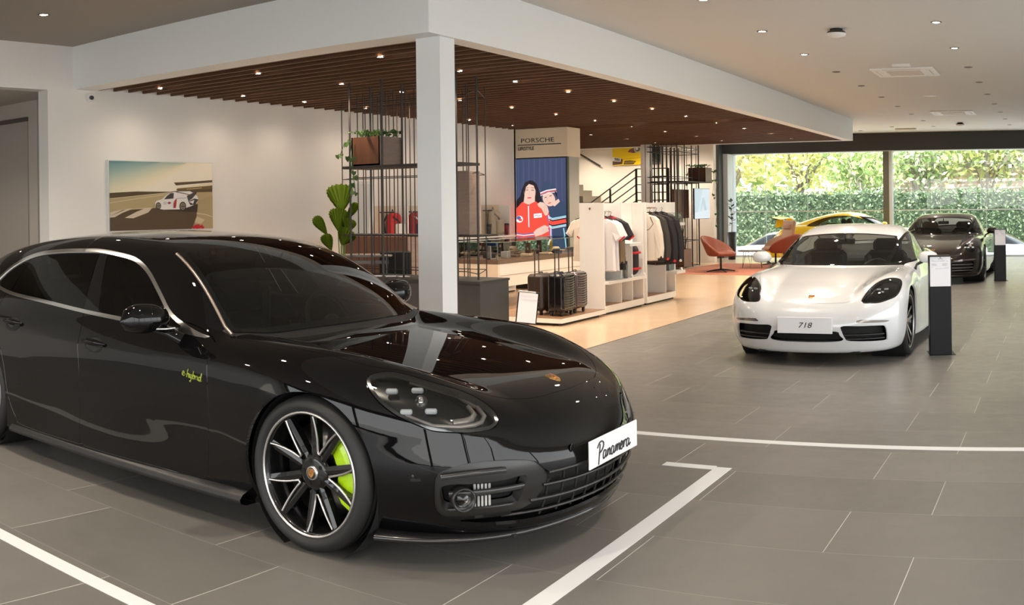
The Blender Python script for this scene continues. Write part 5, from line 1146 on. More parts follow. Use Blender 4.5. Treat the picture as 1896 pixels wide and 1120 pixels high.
    o = empty('desk_phone', (-6.70,9.42,.74), -.5, 'black desk telephone on the grey desk', 'telephone'); b = MB(); b.prism([(0,0),(.18,0),(.18,.06),(0,.02)], lambda u, v: (-.10,u-.09,v), lambda u, v: (.10,u-.09,v)); b.build('body', BLACKPL(), o); b = MB(); b.tube([(-.07,-.08,.055),(-.07,0,.075),(-.07,.08,.085)], .018, 8); b.build('handset', BLACKPL(), o); b = MB(); b.box((.03,.055,.062), (.09,.05,.004), 0); b.build('display', mat('phone_screen', (.30,.36,.42), .2), o)
    for k in range(4):
        b = MB(); b.box((-7.72+.16*k, 9.5+.03*k, .742), (.12,.16,.006), 0, rz=.3*k); b.build('paper', mat('paper'), label='loose sheet of paper on the grey desk', cat='paper', group='papers on the grey desk')
    # ---- front rod shelf
    o = empty('rod_shelf', (0,0,0), 0, 'tall black rod shelving rising from the grey desk to the slats, beside the column', 'shelf')
    for x, y in [(-7.67,9.15),(-7.60,9.45),(-7.12,9.06),(-7.13,9.45),(-6.17,9.15),(-6.13,9.5),(-6.62,9.2)]: rod(None, o, x, y, .741, 3.06, .012, bw)
    for x in (-8.13,-8.04,-7.88,-7.76,-7.68,-7.56,-7.38,-7.25,-7.05,-6.9,-6.5): rod(None, o, x, 9.85, .741, 3.06, .0065, bw)
    for x in (-8.77,-8.37,-8.16,-7.98,-7.85,-7.65,-7.53,-7.3,-6.85,-6.77,-6.53): rod(None, o, x, 10.3, .02, 3.06, .0065, bw)
    b = MB(); b.b2((-7.70,9.04,2.005),(-6.11,9.52,2.035)); b.build('upper_shelf', mat('shelf_black', (.022,.018,.016), .5), o); b = MB(); b.b2((-8.14,9.48,1.215),(-6.12,9.9,1.235)); b.build('lower_shelf', mat('shelf_black'), o)
    for z in (1.93,2.85,.80):
        b = MB(); P = [(-8.77,10.3),(-8.13,9.85),(-6.5,9.85),(-6.13,9.5),(-6.53,10.3)]
        for (xa,ya_),(xb,yb2) in zip(P, P[1:]+P[:1]): b.cyl((xa,ya_,z),(xb,yb2,z),.0055,n=6)
        b.build('cross_rod', bw, o)
    planter((-7.37,9.28,2.035), (.42,.42,.33), brown, 'brown wooden planter with dark trailing leaves high on the front rod shelf', 'ivy', rng, [[(-.2,-.1,.33),(-.27,-.13,.30),(-.28,-.15,.12),(-.24,-.18,-.05),(-.27,-.16,-.2)],[(-.2,-.15,.3),(-.34,-.18,.28),(-.42,-.16,.15)],[(-.15,-.2,.3),(-.17,-.24,.1),(-.15,-.25,-.12),(-.13,-.24,-.3)]])
    o = empty('wood_panel', (-6.40,9.56,1.236), 0, 'grey-brown veneered board standing on the rod shelf right of the column', 'panel'); b = MB(); b.b2((-.28,0,0),(.12,.22,.72),0,bev=.002); b.build('veneer_box', greyw, o)
    # ---- low platform and suitcases
    o = empty('display_platform', (0,0,0), 0, 'low white platform with a wood top carrying four suitcases', 'platform'); b = MB(); b.b2((-7.45,11.55,.035),(-6.19,12.86,.092)); b.build('deck', WL, o); b = MB(); b.b2((-7.44,11.56,.093),(-6.2,12.85,.098)); b.build('top_board', wood_mat('deck_wood', (.26,.14,.075), (.36,.21,.12), (3,1,1), .4), o); b = MB(); b.b2((-7.4,11.6,0),(-6.27,12.8,.035)); b.build('plinth', BLACKPL(), o)
    gb = mat('case_gloss_black', (.008,.008,.009), .10, coat=1.); suitcase((-6.40,11.93,.098), 0, gb, 'glossy black suitcase, nearest corner of the low platform', True)
    suitcase((-6.42,12.36,.098), 0, mat('case_plum_grey', (.16,.13,.14), .16, .5, coat=.6), 'metallic plum-grey suitcase, last towards the clothes rack', True, w=.22, h=.50)
    suitcase((-6.73,11.97,.098), 0, mat('case_dark_brown', (.035,.022,.018), .35), 'matt dark brown suitcase left of the glossy black one', True, ribs=False, h=.49); suitcase((-6.74,12.42,.098), 0, mat('case_matt_black', (.02,.018,.018), .4), 'matt black suitcase at the back of the platform', False, ribs=False, h=.47)
    # ---- tilted price board
    o = empty('price_board', (-5.72,9.86,0), .56, 'small tilted board with a white sheet, beyond the black saloon bonnet', 'price board'); b = MB(); b.cyl((0,.06,0),(0,.03,.45),.014); b.box((0,.06,.006), (.24,.24,.012)); b.build('stand', mat('stand_black'), o); a = math.radians(-16); R = [[1,0,0],[0,math.cos(a),-math.sin(a)],[0,math.sin(a),math.cos(a)]]; R = (Matrix.Rotation(math.radians(7), 3, 'Y').to_4x4().to_3x3() @ Matrix(R))
    b = MB(); b.box((0,0,.42), (.235,.012,.36), 0, bev=.003, R=[list(r) for r in R]); bo = b.build('board', mat('stand_black'), o); b = MB(); b.box((0,-.008,.415), (.21,.004,.335), 0, R=[list(r) for r in R]); b.build('paper_sheet', mat('paper'), bo); b = MB(); b.box((0,-.010,.592), (.20,.010,.022), 0, bev=.003, R=[list(r) for r in R]); b.build('clip', SILV(), bo)
    I = [((.5,.5,.52), ('l', [(-.09+.0*k,.54-.022*k),(.02+.06*((k*7) % 3)/2,.54-.022*k)], .003)) for k in range(12)]; art('printed_lines', bo, lambda u, v, h: tuple(R@Vector((u,-.0105-h,v))), I)
    # ---- clothes racks
    def rack(ya, yb_, divs, label):
        o = empty('clothes_rack', (0,0,0), 0, label, 'clothes rack', 'white clothes racks'); x0, x1 = -6.63, -6.245
        b = MB(); b.b2((x0,ya,.03),(x1,ya+.03,1.585),0,bev=.002); b.build('end_panel', WL, o); b = MB(); b.b2((x0,yb_-.03,.03),(x1,yb_,1.585),0,bev=.002); b.build('end_panel', WL, o)
        b = MB(); b.b2((x0,ya+.03,.03),(x0+.02,yb_-.03,1.58)); b.build('back_panel', WL, o); b = MB(); b.b2((x0,ya+.03,.03),(x1+.002,yb_-.03,.125)); b.build('base_board', WL, o); b = MB(); b.b2((x0+.02,ya+.03,.125),(x1-.004,yb_-.03,.13)); b.build('wood_floor', wood_mat('deck_wood', (.26,.14,.075), (.36,.21,.12)), o); b = MB(); b.b2((x0+.03,ya+.04,0),(x1-.03,yb_-.04,.03)); b.build('plinth', BLACKPL(), o)
        for y in divs: b = MB(); b.b2((x0+.02,y-.009,.13),(x1-.003,y+.009,1.58)); b.build('divider', WL, o)
        return o
    o = rack(12.93,14.33,(13.51,13.91),'nearer white clothes rack with white polo shirts and a plain end panel'); b = MB(); b.b2((-6.61,12.96,.43),(-6.19,14.30,.475)); b.build('shelf', WL, o); b = MB(); b.b2((-6.61,13.52,.945),(-6.11,13.95,.99)); b.build('shelf', WL, o); b = MB(); b.cyl((-6.43,12.96,1.46),(-6.43,13.5,1.46),.011,mi=0); b.build('rail', SILV(), o)
    crest('end_crest', o, (-6.46,12.929,1.50), (0,-1,0), (0,0,1), .035)
    o = rack(14.43,15.64,(15.22,),'farther white clothes rack with black and red jackets'); b = MB(); b.b2((-6.61,15.23,1.21),(-6.06,15.61,1.255)); b.build('shelf', WL, o); b = MB(); b.b2((-6.61,15.23,.43),(-6.06,15.61,.475)); b.build('shelf', WL, o); b = MB(); b.cyl((-6.43,14.45,1.50),(-6.43,15.21,1.50),.011); b.build('rail', mat('rail_copper', (.55,.33,.22), .3, .8), o)
    b = MB(); x0, x1, ya, yb_, z0, z1 = -6.35,-6.08,15.26,15.56,1.256,1.42; b.add([(x0,ya,z0),(x1,ya,z0),(x1,yb_,z0),(x0,yb_,z0),(x0,ya,z1),(x1,ya,z1),(x1,yb_,z1),(x0,yb_,z1)], [(0,1,5,4),(1,2,6,5),(2,3,7,6),(3,0,4,7),(4,5,6,7)]); b.build('clear_box', glass_mat('acrylic', (.88,.92,.92), .9), label='clear acrylic box on the upper shelf of the farther rack', cat='box')
    w1 = mat('cloth_white', (.80,.78,.79), .85); w2 = mat('cloth_offwhite', (.74,.68,.60), .85); kh = mat('cloth_khaki', (.22,.16,.10), .9); bk = mat('cloth_black', (.022,.020,.024), .85); rdc = mat('cloth_red', (.60,.02,.025), .8); nav = mat('cloth_navy', (.04,.05,.10), .85); gyb = mat('cloth_darkgrey', (.05,.045,.042), .9)
    G = 'clothes hanging in the nearer rack'; z = 1.375
    for k, (m, tr, lng, lb) in enumerate(((w1,rdc,False,'white polo shirt with red sleeve edge, front of the nearer rack'),(w1,nav,False,'white polo shirt behind the front one in the nearer rack'),(kh,bk,True,'khaki brown jacket behind the white polo shirts'),(bk,rdc,False,'black shirt at the back of the nearer rack bay'))): garment((-6.36 if not lng else -6.40,13.07+.11*k,z), 0, lng, m, lb, G, 'shirt' if not lng else 'jacket', tr, 1.12 if not lng else 1.0)
    garment((-6.80,13.45,1.375), 0, False, w2, 'cream short-sleeved shirt sticking out behind the near end panel', G, 'shirt', w1, .95)
    G = 'clothes hanging in the farther rack'; z = 1.42
    for k, (m, tr, lb, s_) in enumerate(((w2,bk,'cream long-sleeved jacket, first in the farther rack',1.05),(gyb,rdc,'dark grey jacket with red edges behind the cream one',1.1),(bk,rdc,'black jacket with red shoulder lines in the farther rack',1.16),(bk,w1,'black jacket with a white line, last in the farther rack',1.16))): garment((-6.34+.035*k,14.56+.16*k,z), 0, True, m, lb, G, 'jacket', tr, s_)
    o = empty('sports_backpack', (-6.36,14.10,.476), 0, 'black backpack with red straps on the nearer rack shelf', 'backpack'); b = MB(); b.box((0,0,.24), (.22,.24,.46), 0, bev=.06); bev(b.build('body', bk, o), .03, 2, 20)
    for zz in (.11,.35): b = MB(); b.box((.02,0,zz), (.20,.25,.035), 0, bev=.01); b.build('red_strap', rdc, o)
    o = empty('water_bottle', (-6.25,13.66,.476), 0, 'dark steel water bottle on the nearer rack shelf', 'bottle'); b = MB(); b.lathe([(.0,0),(.036,0),(.038,.18),(.030,.20),(.0,.20)], n=20); b.build('flask', mat('flask_grey', (.20,.23,.23), .3, .5), o); b = MB(); b.lathe([(.030,.20),(.032,.245),(.0,.25)], n=20); b.build('lid', BLACKPL(), o)
    for (x, y, z_) in ((-6.22,13.80,.476),(-6.22,14.25,.476),(-6.1,15.50,.476)):
        b = MB(); b.prism([(0,0),(.05,0),(.02,.045)], lambda u, v: (x+u*.6,y-.03,z_+v), lambda u, v: (x+u*.6,y+.03,z_+v)); b.build('price_card', WL, label='tiny white price card at a rack shelf edge', cat='card', group='price cards on the rack shelves')
    b = MB(); b.lathe([(.0,.09),(.06,.085),(.09,.05),(.095,.0),(.0,.0)], (-6.28,15.42,1.256), n=18); b.build('black_cap', bk, label='black cap inside the clear acrylic box', cat='cap')
    b = MB(); b.box((-6.3,15.42,.60), (.16,.2,.24), 0, bev=.01); b.build('grey_bag', mat('flask_grey'), label='grey bag on the lower shelf of the farther rack', cat='bag')
    # ---- stairs, rails and pictures in the back hall
    cc = mat('stair_concrete', (.24,.21,.165), .6); st = empty('staircase', (0,0,0), 0, 'concrete stairs with a landing behind the clothes racks', 'stairs')
    b = MB(); b.b2((-12.1,24.35,1.30),(-9.95,25.49,1.47)); b.b2((-10.8,23.25,1.30),(-9.95,24.35,1.47)); b.build('landing', cc, st)
    for k in range(8):
        x = -12.12-.27*k; b = MB(); b.b2((x-.27,24.4,1.30+.165*k),(x,25.49,1.47+.165*(k+1)),0); b.build('step', cc, st)
    for k in range(8):
        x = -10.8-.29*k; b = MB(); b.b2((x-.29,23.3,max(1.30-.165*(k+1)-.17, 0)),(x,24.3,1.47-.165*(k+1))); b.build('step', cc, st)
    rl = mat('rail_black', (.02,.018,.017), .4, .3); gl = mat('rail_grey', (.17,.17,.18), .35, .6); o = empty('stair_railing', (0,0,0), 0, 'black metal railing with five bars along the stair landing', 'railing')
    for x in (-10.28,-9.42): b = MB(); b.b2((x-.022,23.16,1.45),(x+.022,23.2,2.44)); b.build('post', rl, o)
    b = MB(); b.b2((-11.02,23.16,.9),(-10.98,23.2,1.95)); b.build('post', rl, o)
    for k in range(5):
        z = 2.44-.195*k; b = MB(); b.cyl((-10.28,23.18,z),(-9.42,23.18,z),.013,n=8); b.build('bar', rl, o); b = MB(); b.cyl((-10.28,23.18,z),(-12.0,23.18,z-1.12),.016,n=8); b.build('sloping_bar', gl, o)
    b = MB(); b.cyl((-13.1,25.42,3.05),(-12.36,25.42,2.64),.022,n=10); b.cyl((-12.6,25.42,2.77),(-12.6,25.5,2.77),.01,n=6); b.build('wall_handrail', rl, label='short black handrail sloping down the stair hall wall', cat='handrail')
    b = MB(); b.b2((-12.98,24.36,1.3),(-12.85,24.44,2.6)); b.build('stair_post', rl, label='dark upright beside the upper steps', cat='post')
    o = empty('car_picture', (0,25.5,0), 0, 'bright yellow picture of a car nose with plate 986 in the stair hall', 'picture'); x0, x1, zt, zb = -12.0,-10.95,3.22,2.64; b = MB(); b.b2((x0,-.04,zb),(x1,-.002,zt)); b.build('panel', mat('picture_edge'), o)
    def fy(u, v, h): return (x0+u*(x1-x0), -.04-h, zb+v*(zt-zb))
    Yl = (.88,.62,.01); art('print', o, fy, [(Yl, [(0,0),(1,0),(1,1),(0,1)]), ((.70,.46,.01), [(0,.30),(.3,.26),(.75,.30),(1,.42),(1,.5),(.75,.36),(.3,.32),(0,.36)]), ((.10,.06,.04), [(0,.02),(.28,.05),(.30,.27),(.26,.30),(0,.22)]), ((.82,.80,.74), [(0,.20),(.24,.17),(.245,.34),(0,.40)]), ((.10,.06,.03), [(.32,.03),(.60,.03),(.68,.18),(.50,.22),(.34,.20)]), ((.55,.40,.05), ('l', [(.36,.09),(.64,.12)], .015)), ((.55,.40,.05), ('l', [(.35,.14),(.64,.16)], .012)), ((.12,.08,.07), [(.44,.62),(.50,.74),(.62,.80),(.78,.92),(.84,.80),(.78,.62),(.60,.56)]), ((.70,.68,.66), ('o',.72,.74,.10,.16)), ((.12,.12,.12), ('o',.72,.74,.075,.12)), ((.75,.75,.75), ('o',.70,.76,.04,.07)), ((.35,.06,.03), ('o',.53,.64,.05,.05)), ((.13,.09,.06), [(.80,.04),(1,.03),(1,.36),(.88,.30)]), ((.2,.15,.1), ('o',.13,.86,.02,.02))])
    text('.986', .115, 'print_number', mat('letter_black', (.01,.01,.012), .4), o, (x0+.13,-.047,zb+.158), (PI/2,.07,0), .001, bold=.002)
    o = empty('dark_picture', (0,25.5,0), 0, 'dark green-black picture right of the slim far column', 'picture'); x0, x1, zt, zb = -11.0,-10.56,3.22,2.64; b = MB(); b.b2((x0,-.04,zb),(x1,-.002,zt)); b.build('panel', mat('picture_edge'), o); art('print', o, fy, [((.035,.04,.03), [(0,0),(1,0),(1,1),(0,1)]), ((.10,.11,.09), ('l', [(.1,.3),(.5,.25),(.95,.1)], .05)), ((.25,.26,.24), ('o',.85,.82,.05,.03)), ((.3,.3,.28), ('o',.2,.42,.03,.03)), ((.14,.13,.12), [(0,.0),(1,0),(1,.08),(0,.2)])])
    b = MB(); b.box((-9.595,22.5,2.42), (.02,.07,.11), 0, bev=.004); b.build('wall_switch', mat('cassette_white', (.80,.79,.77), .45), label='small grey-white box on the slim far column', cat='switch box')
    # ---- far rod shelf with screen, panel and planters
    o = empty('rod_shelf', (0,0,0), 0, 'far black rod screen with many thin rods in front of the dark pillar', 'shelf'); k = 0
    for y in np.linspace(22.35,24.05,8): rod(None, o, -8.86-.10*(k % 2), y, .02, 3.12, .012, bw); k += 1
    for y in np.linspace(22.3,24.3,24): rod(None, o, -9.55-.05*(k % 3), y, .02, 2.98, .008, bw); k += 1
    for x in np.linspace(-9.5,-9.0,5): rod(None, o, x, 22.36, .02, 3.0, .008, bw); rod(None, o, x, 24.0, .02, 3.0, .008, bw)
    for z in (.03,.65,2.07,2.20,2.80,2.92):
        b = MB(); P = [(-8.86,22.35),(-8.96,24.05),(-9.6,24.3),(-9.6,22.3)]
        for (xa,ya_),(xb,yb2) in zip(P, P[1:]+P[:1]): b.cyl((xa,ya_,z),(xb,yb2,z),.009,n=6)
        b.build('cross_rod', bw, o)
    b = MB(); b.b2((-9.55,22.4,2.08),(-8.74,24.46,2.105)); b.build('shelf_plate', mat('shelf_black', (.022,.018,.016), .5), o)
    planter((-8.98,24.22,2.106), (.46,.46,.36), brown, 'brown planter with ivy high on the far rod screen', 'ivy', rng, [[(.2,.2,.34),(.30,.28,.30),(.33,.32,.0),(.30,.33,-.4),(.33,.32,-.8),(.30,.33,-1.1)],[(.15,.25,.34),(.22,.36,.28),(.24,.38,.05),(.2,.38,-.3)],[(-.2,-.2,.3),(-.27,-.26,.2),(-.28,-.27,-.05)]])
    planter((-9.10,22.95,.05), (.50,.50,.42), brown, 'brown floor planter with upright sword leaves at the far rod screen', 'sword', rng)
    o = empty('wood_panel', (-9.02,23.05,1.21), 0, 'dark brown veneered board hung in the far rod screen', 'panel'); b = MB(); b.b2((-.03,-.55,0),(.02,.42,.70),0,bev=.002); b.build('veneer_board', brown, o)
    b = MB(); b.b2((-8.85,23.35,1.18),(-8.81,24.45,1.94),0,bev=.003); o = b.build('info_screen', mat('bezel_black', (.015,.015,.018), .3), label='pale blue-grey screen hung on the far rod screen', cat='screen')
    art('screen_picture', o, lambda u, v, h: (-8.809+h, 23.36+u*1.08, 1.19+v*.74), [((.42,.50,.55), [(0,0),(1,0),(1,1),(0,1)]), ((.50,.57,.63), [(.1,0),(.55,1),(1,1),(1,0)]), ((.38,.45,.50), [(.3,0),(.52,.7),(.62,.7),(.95,0),(.75,0),(.55,.5)]), ((.55,.61,.66), [(0,0),(1,0),(1,.3),(0,.2)])], glow=.55)
    # ---- lounge
    N = NB('rug_rust'); tc = N.n('ShaderNodeTexCoord'); br = N.n('ShaderNodeTexBrick'); br.inputs['Scale'].default_value = 6; br.inputs['Color1'].default_value = (.50,.17,.10,1); br.inputs['Color2'].default_value = (.40,.12,.07,1); br.inputs['Mortar'].default_value = (.62,.33,.24,1); N.l(tc.outputs['Object'], br.inputs['Vector']); N.l(br.outputs['Color'], N.b.inputs['Base Color']); N.b.inputs['Roughness'].default_value = .95
    b = MB(); b.b2((-8.75,21.0,0),(-5.6,25.0,.010)); b.build('rug', N.m, label='rust-red patterned rug under the armchairs', cat='rug')
    ru = mat('leather_rust', (.25,.065,.035), .45); be = mat('fabric_beige', (.58,.37,.24), .7); armchair((-7.62,21.85,.010), -.1, ru, 'rust leather swivel armchair standing alone at the left of the rug'); armchair((-6.55,23.35,.010), 2.7, ru, 'rust leather swivel armchair half hidden by the white coupe'); armchair((-7.05,24.35,.010), 3.9, be, 'beige high-backed armchair behind the rust one', True)
    o = empty('coffee_table', (-7.3,23.15,.010), .3, 'low round table with hairpin legs between the armchairs', 'table'); b = MB(); b.lathe([(.0,.40),(.33,.40),(.34,.415),(.33,.43),(.0,.43)], n=32); b.build('table_top', mat('table_dark', (.10,.085,.075), .4), o)
    for k in range(3): a = 2*PI*k/3+.4; b = MB(); c, s_ = math.cos(a), math.sin(a); b.tube([(c*.20-s_*.05,s_*.20+c*.05,.40),(c*.27,s_*.27,.006),(c*.20+s_*.05,s_*.20-c*.05,.40)], .006, 6); b.build('leg', mat('base_black', (.015,.014,.013), .35, .5), o)
    o = empty('potted_tree', (-9.05,26.9,0), 0, 'tall black tapered planter with a small rubber plant by the window', 'plant'); b = MB(); b.lathe([(.0,0),(.10,0),(.14,.76),(.125,.76),(.115,.70),(.0,.70)], n=28); b.build('planter_pot', mat('pot_black', (.015,.013,.012), .35), o)
    b = MB(); b.tube([(0,0,.7),(.02,0,1.0),(-.02,.02,1.35),(.0,0,1.62)], [.012,.01,.008,.005], 6); b.build('stem', mat('stem_brown', (.12,.08,.05), .7), o); b = MB(); rg = random.Random(4)
    for k in range(24):
        zz = .92+.03*k; a = k*2.4; L = .13; d = Vector((math.cos(a), math.sin(a), rg.uniform(.0,.7))).normalized(); s_ = d.cross(Vector((0,0,1))).normalized(); p = Vector((0,0,zz)); q = p+d*.07; b.add([tuple(p), tuple(q+s_*.05), tuple(q+d*L), tuple(q-s_*.05)], [(0,1,2,3)], 0)
    b.build('leaves', leafm('rubber_leaf', (.05,.08,.045)), o)
    # ---- price stands
    stanchion((-1.25,10.24,0), .24, 'black price stand with a grey sheet beside the white coupe'); stanchion((-1.22,19.65,0), .16, 'black price stand with a white sheet beside the brown-black coupe')
def leaf_cloud(name, n, fn, size, mats, parent=None, flat=.5, seed=1, **kw):
    """n small folded leaves; fn(rng) gives a centre"""
    rg = np.random.RandomState(seed); C_ = fn(rg, n); A = rg.normal(size=(n,3)); A /= np.linalg.norm(A, axis=1)[:,None]; B_ = rg.normal(size=(n,3)); B_ -= A*(A*B_).sum(1)[:,None]; B_ /= np.linalg.norm(B_, axis=1)[:,None]
    s = size*rg.uniform(.6,1.3,(n,1)); V = np.stack([C_-A*s, C_-B_*s*flat, C_+A*s, C_+B_*s*flat], 1).reshape(-1,3); F = np.arange(4*n).reshape(-1,4)
    me = bpy.data.meshes.new(name); me.from_pydata(V.tolist(), [], F.tolist())
    for m in mats: me.materials.append(m)
    me.polygons.foreach_set('material_index', rg.randint(0, len(mats), n).tolist()); o = bpy.data.objects.new(name, me); C.objects.link(o)
    if parent is not None: o.parent = parent
    if kw: tag(o, kw.get('label'), kw.get('cat'), kw.get('group'), kw.get('kind'))
    return o
def leafm(name, c): 
    if name in MATS: return MATS[name]
    m = bpy.data.materials.new(name); m.use_nodes = True; nt = m.node_tree; b = nt.nodes['Principled BSDF']; b.inputs['Base Color'].default_value = (*c,1); b.inputs['Roughness'].default_value = .55
    o = nt.nodes['Material Output']; t = nt.nodes.new('ShaderNodeBsdfTranslucent'); t.inputs[0].default_value = (*c,1); x = nt.nodes.new('ShaderNodeMixShader'); x.inputs[0].default_value = .35
    nt.links.new(b.outputs[0], x.inputs[1]); nt.links.new(t.outputs[0], x.inputs[2]); nt.links.new(x.outputs[0], o.inputs[0]); MATS[name] = m; return m
def tree(x, y, z0, h, cr, mats, label, seed, trunk=(.30,.26,.22), n=2600, spread=1., open_=.0):
    rg = random.Random(seed); o = empty('tree', (x,y,z0), 0, label, 'tree', 'trees beyond the hedge'); tm = mat('bark_%d' % int(trunk[0]*100), trunk, .9)
    b = MB(); b.tube([(0,0,0),(.1,0,h*.2),(-.05,.1,h*.4)], [.22,.17,.14], 7); b.build('trunk', tm, o); tips = []
    b = MB()
    for k in range(9):
        a = 2*PI*k/9+rg.uniform(-.3,.3); e = rg.uniform(.35,1.); r = cr*spread*rg.uniform(.5,.95); s_ = Vector((-.05,.1,h*rg.uniform(.28,.42))); m_ = Vector((r*.45*math.cos(a), r*.45*math.sin(a), h*(.40+.25*e))); t = Vector((r*math.cos(a), r*math.sin(a), h*(.5+.42*e)))
        b.tube([s_, m_, t], [.09,.06,.02], 5); tips += [t, (m_+t)/2, m_]
        for q in range(2):
            d = Vector((rg.uniform(-1,1), rg.uniform(-1,1), rg.uniform(0,.8)))*cr*.4; b.tube([m_, m_+d*.5, m_+d], [.04,.025,.01], 4); tips.append(m_+d)
    b.build('branches', tm, o); T = np.array([list(t) for t in tips])
    def fn(r, n): c = T[r.randint(0, len(T), n)]; return c+r.normal(size=(n,3))*[cr*.30, cr*.30, cr*.24]
    leaf_cloud('foliage', n, fn, .17, mats, o, seed=seed)
    return o
def outside():
    zg = -.85
    b = MB(); b.b2((-60,31.2,zg-.2),(60,90,zg)); tag(b.build('street', mat('asphalt', (.30,.30,.30), .8)), kind='structure')
    b = MB(); b.b2((-60,YF+.1,-.35),(60,31.2,-.02)); b.b2((-60,31.0,zg),(60,31.2,-.02)); tag(b.build('terrace', mat('pale_paving', (.74,.74,.72), .6)), kind='structure')
    b = MB(); b.b2((-60,42.0,zg),(60,46.,zg+.16)); tag(b.build('pavement_far', mat('pale_kerb', (.70,.69,.66), .8)), kind='structure')
    b = MB(); b.b2((-60,-60,-.5),(60,YB-.2,-.05)); b.b2((XR+.3,YB-.2,-.5),(60,YF,-.05)); tag(b.build('forecourt', mat('forecourt_paving', (.34,.34,.33), .8)), kind='structure')
    g1, g2, g3 = leafm('hedge_green', (.13,.19,.10)), leafm('hedge_deep', (.06,.10,.05)), leafm('hedge_light', (.26,.35,.20))
    h = empty('hedge', (0,44.2,zg), 0, 'long clipped green hedge across the street', 'hedge'); b = MB(); b.box((-7,.25,1.38), (44,.9,2.76)); b.build('hedge_core', g2, h)
    def fn(r, n):
        c = np.stack([r.uniform(-28,14,n), r.uniform(-.42,-.18,n), r.uniform(0,2.86,n)], 1); t = r.rand(n) < .12; c[t,1] = r.uniform(-.3,.7,t.sum()); c[t,2] = r.uniform(2.74,2.92,t.sum()); c[:,2] += .05*np.sin(c[:,0]*1.3)*(c[:,2] > 2.6); return c
    leaf_cloud('hedge_leaves', 26000, fn, .085, [g1,g1,g3,g2], h, seed=3)
    y1, y2, y3, gg = leafm('leaf_yellow_green', (.72,.70,.26)), leafm('leaf_lime', (.58,.64,.28)), leafm('leaf_amber', (.78,.62,.22)), leafm('leaf_mid_green', (.30,.42,.16)); gr, rd = leafm('leaf_grey_green', (.50,.54,.40)), leafm('leaf_pinkish', (.66,.56,.50))
    tree(-17.0,50.0,zg,8.6,3.4,[y1,y2,y3],'yellow-green tree farthest to the window\'s column side', 1)
    tree(-12.9,49.0,zg,8.2,3.2,[y1,y2,y1],'yellow-green tree with a forked grey trunk above the hedge, behind the yellow car', 2, (.22,.20,.18))
    tree(-9.2,47.2,zg,6.6,2.0,[gg,y2,gg],'slim pale-trunked green tree growing up through the hedge', 3, (.62,.58,.52), 1700)
    tree(-7.2,51.0,zg,7.4,2.2,[gg,gr],'dull green tree beside the dark window post', 4, n=1900)
    tree(-3.6,50.0,zg,8.0,2.7,[y2,y1,gg],'lime tree behind the hedge, above the brown-black coupe', 5, n=2200)
    tree(-.6,48.5,zg,8.0,2.6,[gr,rd,gg],'greyish pink-leaved tree at the outer edge of the window', 6, (.5,.45,.4))
    tree(3.6,50.0,zg,8.5,3.3,[gg,y2],'mid green tree beyond the right-hand wall', 7)
    tree(-22.5,52.0,zg,9.,3.6,[y2,gg],'green tree far along the hedge beyond the column', 8)
    # wall of trees farther off
    def fn2(r, n): return np.stack([r.uniform(-34,20,n), r.uniform(57,61,n), zg+12.*r.rand(n)**.8], 1)
    leaf_cloud('distant_trees', 16000, fn2, .42, [y2,y1,gr,gg], seed=9, label='mass of pale yellow-green trees far behind the hedge', cat='trees', kind='stuff')
    # building glimpsed between trees
    o = empty('building', (-5.2,54.5,zg), 0, 'pale pink house with a dark roof edge glimpsed between the trees', 'building'); b = MB(); b.box((0,0,2.1), (7.5,3,4.2)); b.build('wall', mat('pink_render', (.72,.55,.47), .8), o)
    b = MB(); b.box((0,-.1,4.3), (8.2,3.6,.22)); b.build('roof', mat('roof_dark', (.09,.08,.08), .7), o); b = MB(); b.box((0,-1.56,3.1), (7.5,.06,.08)); b.box((0,-1.56,3.45), (7.5,.06,.05)); b.build('railing', mat('white_paint'), o)
    # no-stopping sign on the pavement
    o = empty('road_sign', (-11.25,32.9,zg), 0, 'round red-rimmed road sign on a pole outside the window column', 'road sign'); b = MB(); b.cyl((0,.03,0),(0,.03,3.1),.03); b.build('pole', mat('pole_grey', (.5,.5,.5), .5, .5), o)
    b = MB(); b.cyl((0,0,2.78),(0,.012,2.78),.26,n=28,mi=0); b.cyl((0,-.004,2.78),(0,.0,2.78),.20,n=28,mi=1); b.box((0,-.006,2.78),(.045,.004,.24),2); b.box((.04,-.006,2.84),(.07,.004,.04),2); b.box((.04,-.006,2.76),(.07,.004,.04),2)
    b.build('sign_disc', [mat('sign_red', (.65,.04,.03), .4), mat('sign_white', (.85,.85,.85), .4), mat('sign_black', (.03,.03,.03), .4)], o)
    # parked cars in the street
    PS = dict(P718); 
    PS.update(plan=[(.85,0),(.82,.35),(.7,.62),(.45,.80),(.1,.86),(-1.3,.88),(-2.6,.87),(-3.2,.80),(-3.5,.6),(-3.6,.3),(-3.62,0)], zr=[(1.5,-.5),(.3,.4),(-.15,.75),(-.35,.93),(-.6,1.07),(-.95,1.24),(-1.25,1.36),(-1.7,1.43),(-2.2,1.42),(-2.6,1.34),(-3.0,1.17),(-3.3,1.02),(-3.7,.7),(-4.2,.2)],
      yb=[(0,.70),(-.4,.76),(-1,.80),(-2,.80),(-2.8,.72),(-3.3,.6),(-3.8,.4)], xroof=-1.9, zbelt=.95, zc=[(1,.5),(.85,.62),(.6,.74),(.2,.84),(-.3,.93),(-1,.95),(-2.6,1.0),(-3.3,1.02),(-3.6,.95)], zf=[(1,.5),(.85,.62),(.6,.76),(.2,.86),(-.3,.93),(-1,.96),(-2.6,1.01),(-3.3,1.0),(-3.6,.92)], crest=.6)
    f = car_field(PS); s0 = surf_nets(f, (-3.8,-1.05,.05), (1.0,1.05,1.5), .05, 2)
